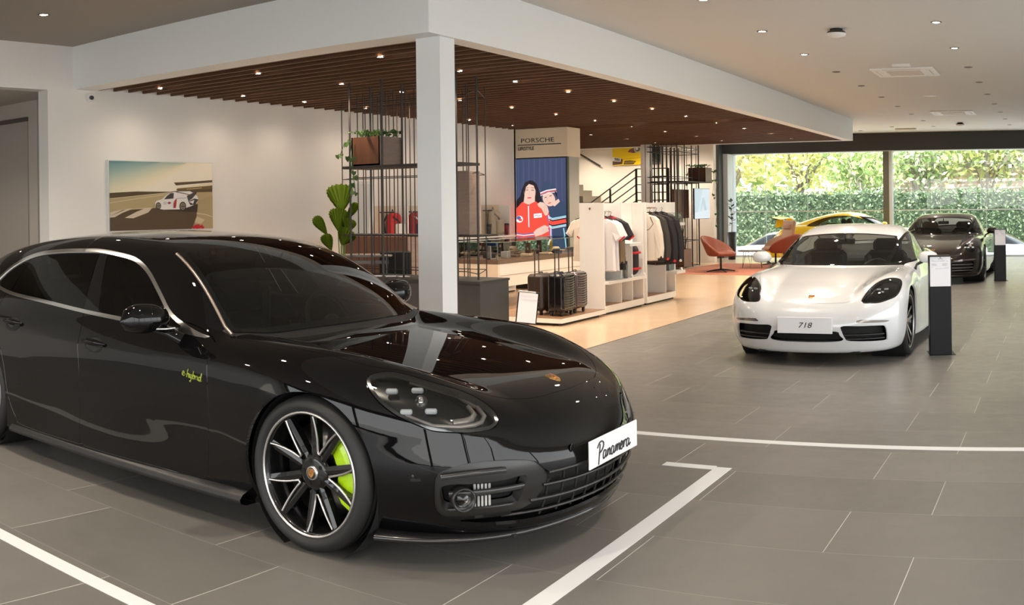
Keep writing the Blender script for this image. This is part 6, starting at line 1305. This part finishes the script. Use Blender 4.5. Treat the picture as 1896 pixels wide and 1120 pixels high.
    for i, (x, y, rz, col, lb) in enumerate(((-11.3,34.0,PI,(.72,.74,.76),'white saloon parked in the street near the window column'), (-.75,34.0,0,(.66,.68,.70),'silver-white saloon parked in the street beside the far price stand'))):
        s = s0; car = empty('parked_car', (x, y, zg), rz, lb, 'car', 'cars parked outside')
        for xc in (0,-2.65): _, s = s.split(lambda Q, xc=xc: np.maximum(np.hypot(Q[:,0]-xc, Q[:,2]-.31)-.36, .5-np.abs(Q[:,1])))
        dl = catmull([(-.50,.98),(-.95,1.20),(-1.3,1.31),(-1.8,1.355),(-2.3,1.33),(-2.7,1.22),(-2.95,1.08),(-2.8,1.04),(-1.6,1.0)], 4, True); fn_ = region(dl, 'x', 'z', lambda P: .3-np.abs(P[:,1])); w, s = s.split(fn_)
        gm = glass_mat('dark_privacy_glass', (.035,.036,.034), .95)
        for sg in (-1,1): w.side(.2, sg).build('side_window', gm, car)
        wsf = lambda P: np.maximum.reduce([np.abs(P[:,1])-.62, P[:,0]+.30+.14*(P[:,1]/.6)**2, -(P[:,0]+1.15+.14*(P[:,1]/.6)**2), .9-P[:,2]]); w, s = s.split(wsf); w.build('windscreen', gm, car)
        s.build('body', mat('outside_paint_%d' % i, col, .25, coat=1.), car)
        for xx in (0,-2.65):
            for sg in (-1,1):
                wl = MB(); wl.lathe([(.001,-.1),(.31,-.1),(.32,-.06),(.32,.06),(.31,.1),(.2,.1),(.19,.08),(.001,.08)], (xx, sg*.76, .32), 'y', 20, 0); wl.lathe([(.001,sg*.085),(.17,sg*.105),(.185,sg*.1)], (xx, sg*.76, .32), 'y', 20, 1); wl.build('wheel', [RUB(), SILV()], car)
        b = MB(); b.b2((-3.2,-.7,.14),(.5,.7,.2)); b.build('underbody', DARK(), car)
# ------------------------------------------------------------------ the room. World: X across, Y along the hall, floor z=0
H_C, H_S = 3.48, 2.98          # ceiling, underside of the soffit
XW, XR, YB, YF = -9.85, 4.6, -4.2, 28.2
LK = 1.9
class NB:
    """tiny node builder"""
    def __init__(s, name):
        s.m = bpy.data.materials.new(name); s.m.use_nodes = True; s.nt = s.m.node_tree; s.b = s.nt.nodes['Principled BSDF']; MATS[name] = s.m
    def n(s, t, **kw):
        x = s.nt.nodes.new(t)
        for k, v in kw.items():
            if k.startswith('i_'):
                key = k[2:]; x.inputs[int(key) if key.isdigit() else key].default_value = v
            else: setattr(x, k, v)
        return x
    def l(s, a, b): s.nt.links.new(a, b)
    def math(s, op, a, b=None, c=None):
        x = s.nt.nodes.new('ShaderNodeMath'); x.operation = op
        for i, v in enumerate((a, b, c)):
            if v is None: continue
            if isinstance(v, (int, float)): x.inputs[i].default_value = v
            else: s.l(v, x.inputs[i])
        return x.outputs[0]
    def mix(s, f, a, b, bt='MIX'):
        x = s.nt.nodes.new('ShaderNodeMix'); x.data_type = 'RGBA'; x.blend_type = bt
        for i, v in ((0, f), (6, a), (7, b)):
            if isinstance(v, (int, float)): x.inputs[i].default_value = v if i == 0 else (v,v,v,1)
            elif isinstance(v, tuple): x.inputs[i].default_value = (*v, 1)
            else: s.l(v, x.inputs[i])
        return x.outputs[2]
    def noise(s, vec, scale, detail=4, rough=.5):
        x = s.n('ShaderNodeTexNoise'); x.inputs['Scale'].default_value = scale; x.inputs['Detail'].default_value = detail; x.inputs['Roughness'].default_value = rough
        if vec is not None: s.l(vec, x.inputs['Vector'])
        return x.outputs['Fac']
def tile_mat():
    N = NB('floor_tiles'); g = N.n('ShaderNodeNewGeometry'); sp = N.n('ShaderNodeSeparateXYZ'); N.l(g.outputs['Position'], sp.inputs[0])
    v = N.math('DIVIDE', N.math('SUBTRACT', sp.outputs[1], 2.57), .607); row = N.math('FLOOR', v); fv = N.math('FRACT', v)
    odd = N.math('ABSOLUTE', N.math('MODULO', row, 2.))
    u = N.math('DIVIDE', N.math('ADD', sp.outputs[0], N.math('ADD', 1.878+60*1.216, N.math('MULTIPLY', odd, -.808))), 1.216); fu = N.math('FRACT', u); cu = N.math('FLOOR', u)
    ju = N.math('LESS_THAN', N.math('ABSOLUTE', N.math('SUBTRACT', fu, .5)), .5-.0014); ju = N.math('SUBTRACT', 1., ju)
    jv = N.math('SUBTRACT', 1., N.math('LESS_THAN', N.math('ABSOLUTE', N.math('SUBTRACT', fv, .5)), .5-.0021))
    cb = N.n('ShaderNodeCombineXYZ'); N.l(cu, cb.inputs[0]); N.l(row, cb.inputs[1])
    wn = N.n('ShaderNodeTexWhiteNoise'); N.l(cb.outputs[0], wn.inputs['Vector'])
    off = N.n('ShaderNodeVectorMath', operation='MULTIPLY_ADD'); N.l(wn.outputs['Color'], off.inputs[0]); off.inputs[1].default_value = (7,7,7); N.l(g.outputs['Position'], off.inputs[2])
    n1 = N.noise(off.outputs[0], 1.1, 5, .55); n2 = N.noise(g.outputs['Position'], 7., 5, .6)
    base = N.mix(n1, (.145,.135,.122), (.215,.204,.188)); base = N.mix(N.math('MULTIPLY', n2, .3), base, (.24,.23,.215))
    base = N.mix(1., base, N.mix(wn.outputs['Value'], (.90,.90,.90), (1.08,1.08,1.08)), 'MULTIPLY')
    c = N.mix(ju, base, (.62,.60,.56)); c = N.mix(jv, c, N.mix(.45, base, (.62,.60,.56)))
    N.l(c, N.b.inputs['Base Color'])
    r = N.math('MULTIPLY_ADD', n2, .22, .24); r = N.math('MAXIMUM', r, N.math('MULTIPLY', ju, .7)); N.l(r, N.b.inputs['Roughness'])
    bp = N.n('ShaderNodeBump'); bp.inputs['Strength'].default_value = .04; bp.inputs['Distance'].default_value = .01; N.l(n2, bp.inputs['Height']); N.l(bp.outputs[0], N.b.inputs['Normal'])
    return N.m
def wood_mat(name, c0, c1, scale=(1,12,1), rough=.45):
    if name in MATS: return MATS[name]
    N = NB(name); tc = N.n('ShaderNodeTexCoord'); mp = N.n('ShaderNodeMapping'); mp.inputs['Scale'].default_value = scale; N.l(tc.outputs['Object'], mp.inputs['Vector'])
    n1 = N.noise(mp.outputs[0], 5., 6, .6); n2 = N.noise(mp.outputs[0], 22., 4, .6)
    f = N.math('ADD', N.math('MULTIPLY', n1, .7), N.math('MULTIPLY', n2, .4)); f = N.math('MULTIPLY_ADD', f, 2.2, -.72)
    N.l(N.mix(f, c0, c1), N.b.inputs['Base Color']); N.b.inputs['Roughness'].default_value = rough
    return N.m
WALL = lambda: mat('wall_paint', (.80,.785,.755), .55, bump=(180., .04))
WHITE = lambda: mat('white_paint', (.84,.84,.82), .5)
WHLAM = lambda: mat('white_laminate', (.86,.85,.83), .28)
def S(name, m, lo=None, hi=None, parts=None):
    b = MB()
    for p in (parts or [(lo, hi)]): b.b2(*p)
    return tag(b.build(name, m), kind='structure')

def room():
    tm = tile_mat()
    S('floor', tm, parts=[((-4.98,YB,-.2),(XR,YF+.1,0)), ((-14.5,YB,-.2),(-4.98,8.2,0))])
    N = NB('beige_floor'); g = N.n('ShaderNodeNewGeometry'); n1 = N.noise(g.outputs['Position'], 2.2, 5); n2 = N.noise(g.outputs['Position'], 30., 3)
    N.l(N.mix(n1, (.60,.43,.28), (.70,.52,.36)), N.b.inputs['Base Color']); N.l(N.math('MULTIPLY_ADD', n2, .12, .14), N.b.inputs['Roughness'])
    S('floor_beige', N.m, parts=[((-14.5,8.2,-.2),(-4.985,YF+.1,.0))]); S('trim_1', mat('joint_dark', (.10,.07,.05), .5), (-4.985,8.2,-.1), (-4.975,YF,.002))
    W = WALL()
    # ceilings
    S('ceiling', mat('ceiling_paint', (.66,.645,.62), .7), parts=[((-4.83,YB,H_C),(XR,YF+.6,H_C+.3)), ((-14.5,23.25,H_C),(-4.83,YF+.6,H_C+.3))])
    S('ceiling_left', mat('ceiling_painted_shade', (.36,.325,.29), .7), (-14.5,YB,H_C), (-4.83,6.8,H_C+.3))  # same ceiling paint, its colour darkened here to stand in for shade
    # soffit box around the slatted ceiling
    f = .19
    S('soffit', mat('soffit_white', (.86,.87,.86), .5), parts=[((XW,6.78,H_S),(-4.83,6.78+f+.12,H_C)), ((-4.83-f,7.0905,H_S),(-4.83,23.0995,H_C)), ((-14.5,23.1,H_S),(-4.83,23.25,H_C)), ((-14.5,6.85,H_C-.1),(-4.84,23.2,H_C))])
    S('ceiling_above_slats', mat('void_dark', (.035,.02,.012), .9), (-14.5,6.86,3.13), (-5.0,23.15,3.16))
    sl = MB(); wd = wood_mat('slat_wood', (.085,.035,.016), (.20,.095,.045), (.6,9,9), .5); y = 7.135
    while y < 23.1:
        x0 = XW+.01 if y < 16.55 else -14.4
        if not (16.5 < y < 17.2): sl.b2((x0, y, 2.988), (-5.02, y+.026, 3.075))
        y += .2243
    tag(sl.build('ceiling_slats', wd), kind='structure')
    S('column', mat('column_white', (.84,.85,.85), .5), (-5.115,6.99,0), (-4.87,7.21,H_S+.01))
    S('column_far', mat('column_white'), (-9.81,22.40,0), (-9.60,22.62,H_S+.02))
    # left wall with the opening at its near end
    S('wall_left', W, parts=[((XW-.2,6.42,0),(XW,16.6,H_C)), ((XW-.2,YB,2.955),(XW,6.42,H_C)), ((XW-.2,YB,0),(XW,1.5,2.955))])
    S('wall_left_recess', mat('recess_paint', (.52,.48,.43), .6), parts=[((-12.6,6.9,0),(XW-.2,7.1,3.2)), ((-12.6,YB,2.955),(XW-.2,6.9,3.1)), ((-12.7,YB,0),(-12.6,7.1,3.2))])
    b = MB(); b.b2((-12.4,6.84,0),(-10.98,6.88,2.70)); d = tag(b.build('door_1', mat('door_grey', (.40,.36,.325), .22)), kind='structure'); b = MB(); b.b2((-12.5,6.82,2.70),(-10.98,6.90,2.755)); b.build('door_track', mat('track_dark', (.12,.10,.09), .4, .4), d)
    b = MB(); b.b2((-12.5,6.86,2.755),(-10.78,6.90,2.955)); b.b2((-10.98,6.86,0),(-10.78,6.90,2.755)); b.build('door_frame', mat('recess_paint'), d)
    S('wall_back_left', W, (-14.6,YB-.2,0), (-9.5,YB,H_C))
    # walls round the stair hall
    S('wall_stair', mat('stair_wall', (.80,.74,.66), .6), (-14.6,25.5,0),(-9.07,25.7,H_C)); S('wall_stair_side', mat('stair_wall'), (-14.7,16.6,0),(-14.5,25.5,H_C))
    S('wall_stair_near', W, (-14.6,16.55,0), (XW,16.75,H_C))
    # glass end wall
    dk = mat('frame_black', (.022,.021,.020), .5)
    S('wall_far', dk, parts=[((-10.1,YF-.12,2.985),(XR,YF+.25,H_C)), ((-10.15,27.4,0),(-9.58,27.75,H_C))])
    S('trim_2', mat('reveal_grey', (.50,.52,.54), .35), parts=[((-9.58,27.75,0),(-9.44,YF+.3,2.98)), ((-9.5,YF-.13,2.965),(XR,YF+.26,2.985))])
    S('trim_3', mat('mullion_dark', (.10,.095,.08), .4), (-4.99,YF-.10,0), (-4.82,YF+.16,2.97)); S('trim_4', mat('reveal_grey'), (-4.82,YF-.10,0), (-4.74,YF+.16,2.97))
    pane = glass_mat('window_glass', (.93,.96,.95), .9); xs = [-9.44,-8.45,-7.21,-5.97,-4.99]; k = 1
    alum = mat('aluminium_line', (.62,.66,.67), .3, .3)
    for a, b_ in list(zip(xs[:-1], xs[1:]))+[(-4.74,-3.40),(-3.40,-2.12),(-2.12,-.84),(-.84,.44),(.44,1.72),(1.72,3.0),(3.0,4.5)]:
        m = MB(); m.add([(a+.004,YF+.05,.04),(b_-.004,YF+.05,.04),(b_-.004,YF+.05,2.96),(a+.004,YF+.05,2.96)], [(0,1,2,3)])
        w = tag(m.build('window_%d' % k, pane), kind='structure'); fr = MB()
        fr.b2((a-.004,YF+.04,0),(a+.006,YF+.07,2.96)); fr.b2((a,YF+.035,1.295),(b_,YF+.075,1.325)); 
        if a > -4.8: fr.b2((a,YF+.035,2.60),(b_,YF+.07,2.615))
        fr.b2((a,YF+.02,0),(b_,YF+.09,.05)); fr.build('window_frame', alum, w); k += 1
    # right-hand wall and the glazed front behind the camera
    S('wall_right', W, parts=[((XR,14.0,0),(XR+.3,YF+.3,H_C)), ((XR,YB,2.92),(XR+.3,13.999,H_C)), ((XR,YB,0),(XR+.3,13.999,.10))])
    S('trim_5', mat('frame_black'), parts=[((XR+.1,y_,.1),(XR+.2,y_+.12,2.92)) for y_ in (YB+.01,.3,4.9,9.5,13.87)])
    S('wall_back', mat('frame_black'), parts=[((-9.5,YB-.2,2.9),(XR,YB,H_C)), ((-9.5,YB-.2,0),(XR,YB,.12)), ((-9.5,YB-.2,0),(-9.3,YB,H_C)), ((XR-.2,YB-.2,0),(XR,YB,H_C)), ((-5.1,YB-.15,0),(-4.95,YB,2.9)), ((-.6,YB-.15,0),(-.45,YB,2.9))])
    b = MB(); b.b2((-15,YB-.3,H_C+.3),(XR+.4,YF+.9,H_C+.7)); tag(b.build('roof', mat('roof_grey', (.4,.4,.4), .8)), kind='structure')
    # floor markings
    tape = mat('white_tape', (.86,.87,.88), .35); T = .0015
    def strip(name, pts, w, label, th=T):
        b = MB(); 
        for (x0,y0,x1,y1) in pts: b.b2((x0,y0,.0002),(x1,y1,th))
        return b.build(name, tape, label=label, cat='floor marking')
    strip('floor_tape', [(-9.2,6.30,4.0,6.385)], .08, 'long white tape line crossing the tiles behind the black saloon')
    strip('floor_tape', [(-2.02,-1.2,-1.92,5.66),(-2.34,5.60,-2.02,5.68)], .1, 'white tape with a short hook, in front of the black saloon nose')
    strip('floor_tape', [(-9.0,2.44,-3.06,2.52)], .08, 'white tape line along the near side of the black saloon')
    strip('floor_tape', [(-2.55,2.44,-2.42,2.56)], .08, 'short end of white tape at the lower edge of the view')

def downlight(x, y, z, lit, label, group, r=.062, power=30., cone=110, col=(1.,.86,.70)):
    o = empty('downlight', (x, y, z), 0, label, 'ceiling light', group)
    b = MB(); b.lathe([(r,0),(r,-.004),(r*.72,-.008),(r*.60,-.003)], (0,0,0), 'z', 18); b.build('trim_ring', mat('lamp_ring', (.10,.075,.06), .35, .4) if 'main' in group else mat('lamp_ring_dark', (.05,.035,.03), .4, .3), o)
    b = MB(); b.lathe([(r*.62,-.004),(.001,-.004)], (0,0,0), 'z', 14)
    b.build('lamp_glow', mat('lamp_glow', (1,1,1), .5, emit=(1,.88,.72), es=40.) if lit else mat('lamp_dull', (.16,.11,.09), .4), o)
    if power:
        l = bpy.data.lights.new('downlight_beam', 'SPOT'); l.energy = power*LK; l.spot_size = math.radians(cone); l.spot_blend = .8; l.shadow_soft_size = .05; l.color = col
        lo = bpy.data.objects.new('downlight_beam', l); C.objects.link(lo); lo.parent = o; lo.location = (0,0,-.03)
    return o
ORD = ('first','second','third','fourth','fifth','sixth','seventh','eighth','ninth','tenth','eleventh','twelfth')
def ceiling_things():
    G1 = 'downlights in rows in the main ceiling'; G2 = 'downlights between the ceiling slats'
    for j, X in enumerate((-3.30,-1.34)):
        for i in range(9):
            y = 10.96+1.886*i if j == 0 else 10.92+1.88*i
            lit = i < 2
            downlight(X, y-.0, H_C, lit, '%s main-ceiling downlight from the camera, row %s the white soffit' % (ORD[i], 'beside' if j == 0 else 'away from'), G1, power=27, cone=135)
    for X, Y, lb in ((-4.35,25.9,'small round downlight past the far corner of the soffit'),(-5.4,27.0,'small round downlight nearest the dark window header')):
        downlight(X, Y, H_C, False, lb, G1, power=27, cone=135)
    for X, Y in ((-3.3,9.05),(-1.34,9.02),(-3.3,2.6),(-.5,5.),(-.5,1.5)):
        downlight(X, Y, H_C, True, 'round downlight in the main ceiling over the near end of the hall', 'downlights over the near end of the main ceiling', power=27, cone=135)
    for X, Y in ((-7.6,3.0),(-5.2,3.0),(-7.6,.4),(-5.2,.4)): downlight(X, Y, H_C, True, 'unseen round downlight added in the shade-toned ceiling above the near side of the black saloon', 'unseen downlights added in the near ceiling', power=34, cone=150)  # extra lamps out of view, added to lift the soffit front and column
    downlight(-8.37, 5.42, H_C, True, 'single round downlight in the shade-toned ceiling above the saloon', 'downlight in the taupe main ceiling', power=30, cone=110)
    for X in (-12.6,-11.0,-9.6): downlight(X, 24.3, H_C, True, 'unseen round downlight added over the stair hall', 'unseen downlights added over the stair hall, main ceiling', power=55, cone=140)  # lamps hidden behind the soffit, added to brighten the stair hall walls
    downlight(-11.2, 5.3, 2.955, True, 'round downlight in the ceiling of the left doorway', 'downlights of the doorway', power=16, cone=130)
    k = 0
    for X in (-9.25,-7.62,-5.98):
        for Y in (7.60,8.95,10.1,11.4,12.75,14.1,15.5,17.0,18.6,20.3,22.0):
            k += 1
            if X < -9 and 16.2 < Y < 17.6: continue
            side = 'along the left wall' if X < -9 else ('in the middle' if X < -7 else 'by the long soffit')
            warm = (1.,.80,.60)
            downlight(X, Y, 2.985, True, '%s lamp from the near end among the slats, row %s' % (ORD[(7.60,8.95,10.1,11.4,12.75,14.1,15.5,17.0,18.6,20.3,22.0).index(Y)], side), G2, r=.045, power=(3.5 if X < -9 else 30), cone=(150 if X < -9 else 120), col=warm)
    # cassettes
    wh = mat('cassette_white', (.80,.79,.77), .45); gy = mat('cassette_grey', (.62,.56,.50), .6); gr = mat('cassette_slot', (.35,.33,.31), .6)
    for n, (x, y, lb) in enumerate(((-2.30,14.95,'larger looking square air-conditioning cassette, nearer the camera'), (-2.35,22.1,'smaller looking square air-conditioning cassette, farther from the camera'))):
        o = empty('ceiling_cassette', (x, y, H_C), 0, lb, 'air conditioner', 'ceiling cassettes'); b = MB(); b.box((0,0,-.012), (.93,.93,.024), 0, bev=.008); b.build('panel', wh, o)
        b = MB(); b.box((0,0,-.027), (.50,.50,.012), 0, bev=.004); b.build('grille', gy, o)
        for dx, dy, w, h in ((0,.36,.56,.05),(0,-.36,.56,.05),(.36,0,.05,.56),(-.36,0,.05,.56)):
            b = MB(); b.box((dx,dy,-.026), (w,h,.008), 0, bev=.003); b.build('louvre', wh, o); b = MB(); b.box((dx+(.03 if dx > 0 else -.03 if dx < 0 else 0),dy+(.03 if dy > 0 else -.03 if dy < 0 else 0),-.0245), (w if w > .1 else .008, h if h > .1 else .008, .004), 0); b.build('air_slot', gr, o)
    for x, y, lb in ((-2.48,11.1,'black and white domed device near the front of the ceiling'), (-2.5,25.0,'black and white domed device far down the ceiling')):
        o = empty('ceiling_router', (x, y, H_C), 0, lb, 'ceiling device', 'domed ceiling devices'); b = MB(); b.lathe([(.0,0),(.07,0),(.07,-.02),(.10,-.03),(.112,-.05)], n=24); b.build('housing', mat('router_dark', (.06,.055,.05), .4), o)
        b = MB(); b.lathe([(.112,-.05),(.10,-.075),(.05,-.09),(.001,-.093)], n=24); b.build('dome', mat('cassette_white'), o)
    b = MB(); b.box((-2.23,14.15-.02,H_C-.018), (.26,.10,.036), 0, bev=.006); b.build('emergency_light', mat('cassette_white'), label='thin white box under the ceiling before the larger cassette', cat='ceiling device')
    b = MB(); b.lathe([(.0,0),(.125,0),(.125,-.010),(.10,-.016),(.001,-.016)], (-2.38,18.45,H_C), n=28); b.build('ceiling_speaker', mat('cassette_white'), label='flat white round loudspeaker between the two cassettes', cat='loudspeaker')
    b = MB(); b.box((-4.1,26.6,H_C-.02), (.55,.16,.04), 0, bev=.006); b.build('air_diffuser', mat('cassette_grey'), label='small slim air diffuser in the ceiling near the dark header', cat='air vent')
    o = empty('security_camera', (XW, 7.0, 2.90), 0, 'small white dome camera high on the left wall', 'security camera'); b = MB(); R = [[0,0,1],[0,1,0],[-1,0,0]]
    b.cyl((0,0,0), (.035,0,0), .055, n=20); b.sphere((.05,0,-.005), .05, 16, 10); b.build('housing', mat('cassette_white'), o); b = MB(); b.cyl((.075,-.02,-.01), (.105,-.028,-.016), .026, n=16); b.cyl((.105,-.028,-.016), (.108,-.029,-.017), .014, n=12); b.build('lens', mat('lens_black', (.02,.02,.02), .15), o)
def camera():
    F, CX, HY, AZ, RO = 1890., 948., 382., .5395, .0122
    c = bpy.data.cameras.new('camera'); o = bpy.data.objects.new('camera', c); C.objects.link(o); SC.camera = o
    if PERSP_TEST:
        c.type = 'PERSP'; c.sensor_width = 36; c.lens = 36*1500/1896; c.shift_y = -(560-HY)/1896
    else:
        c.type = 'PANO'; c.panorama_type = 'CENTRAL_CYLINDRICAL'; c.central_cylindrical_radius = 1.
        c.central_cylindrical_range_u_min = -CX/F; c.central_cylindrical_range_u_max = (1896-CX)/F
        c.central_cylindrical_range_v_min = -(1120-HY)/F; c.central_cylindrical_range_v_max = HY/F
    s, k = math.sin(RO), math.cos(RO)
    right = Vector((k,0,-s)); up = Vector((s,0,k)); fw = Vector((0,1,0)); R = Matrix.Rotation(AZ, 3, 'Z')
    right, up, fw = R@right, R@up, R@fw
    M = Matrix((right, up, -fw)).transposed().to_4x4(); M.translation = (0,0,1.55); o.matrix_world = M; c.clip_end = 400; c.clip_start = .05
def world():
    w = bpy.data.worlds.new('sky'); SC.world = w; w.use_nodes = True; nt = w.node_tree; bg = nt.nodes['Background']
    tc = nt.nodes.new('ShaderNodeTexCoord'); sp = nt.nodes.new('ShaderNodeSeparateXYZ'); nt.links.new(tc.outputs['Generated'], sp.inputs[0])
    r = nt.nodes.new('ShaderNodeValToRGB'); e = r.color_ramp.elements; e[0].position = .0; e[0].color = (1.,.985,.96,1); e[1].position = .75; e[1].color = (.70,.80,.93,1)
    n = nt.nodes.new('ShaderNodeTexNoise'); n.inputs['Scale'].default_value = 3.2; n.inputs['Detail'].default_value = 6; nt.links.new(tc.outputs['Generated'], n.inputs['Vector'])
    nt.links.new(sp.outputs[2], r.inputs[0]); mx = nt.nodes.new('ShaderNodeMix'); mx.data_type = 'RGBA'; mr = nt.nodes.new('ShaderNodeMapRange'); mr.inputs['From Min'].default_value = .45; mr.inputs['From Max'].default_value = .7
    nt.links.new(n.outputs['Fac'], mr.inputs['Value']); nt.links.new(mr.outputs[0], mx.inputs[0]); nt.links.new(r.outputs[0], mx.inputs[6]); mx.inputs[7].default_value = (1,1,1,1); nt.links.new(mx.outputs[2], bg.inputs['Color'])
    bg.inputs['Strength'].default_value = 2.2
    l = bpy.data.lights.new('sun', 'SUN'); l.energy = 7.0; l.angle = .02; l.color = (1,.95,.86); o = bpy.data.objects.new('sun', l); C.objects.link(o); o.rotation_euler = (math.radians(38), 0, math.radians(38))
    for n_, (x, y, z, sx, sz, rx) in dict(a=(-2.4,YB-.05,1.5,13.8,2.8,PI/2), b=(-2.4,YF+.3,1.5,14.,2.95,-PI/2), c=(XR+.25,4.9,1.5,2.82,18.2,0)).items():
        l = bpy.data.lights.new('daylight_portal', 'AREA'); l.shape = 'RECTANGLE'; l.size = sx; l.size_y = sz; o = bpy.data.objects.new('daylight_portal', l); C.objects.link(o)
        o.location = (x, y, z); o.rotation_euler = (rx, 0, 0) if rx else (0, PI/2, 0); l.cycles.is_portal = True
def settings():
    v = SC.view_settings; v.view_transform = 'Standard'; v.look = 'None'; v.gamma = 1.; v.exposure = 1.25; v.use_curve_mapping = False
    try:
        SC.cycles.use_denoising = True; SC.cycles.max_bounces = 8; SC.cycles.diffuse_bounces = 4; SC.cycles.glossy_bounces = 4; SC.cycles.transparent_max_bounces = 16; SC.cycles.caustics_reflective = False; SC.cycles.caustics_refractive = False; SC.cycles.sample_clamp_indirect = 6.
    except Exception: pass
room(); ceiling_things(); camera(); world(); settings()
for fn in ('build_panamera','build_718','build_911s','shop','outside'):
    if fn in globals(): globals()[fn]()
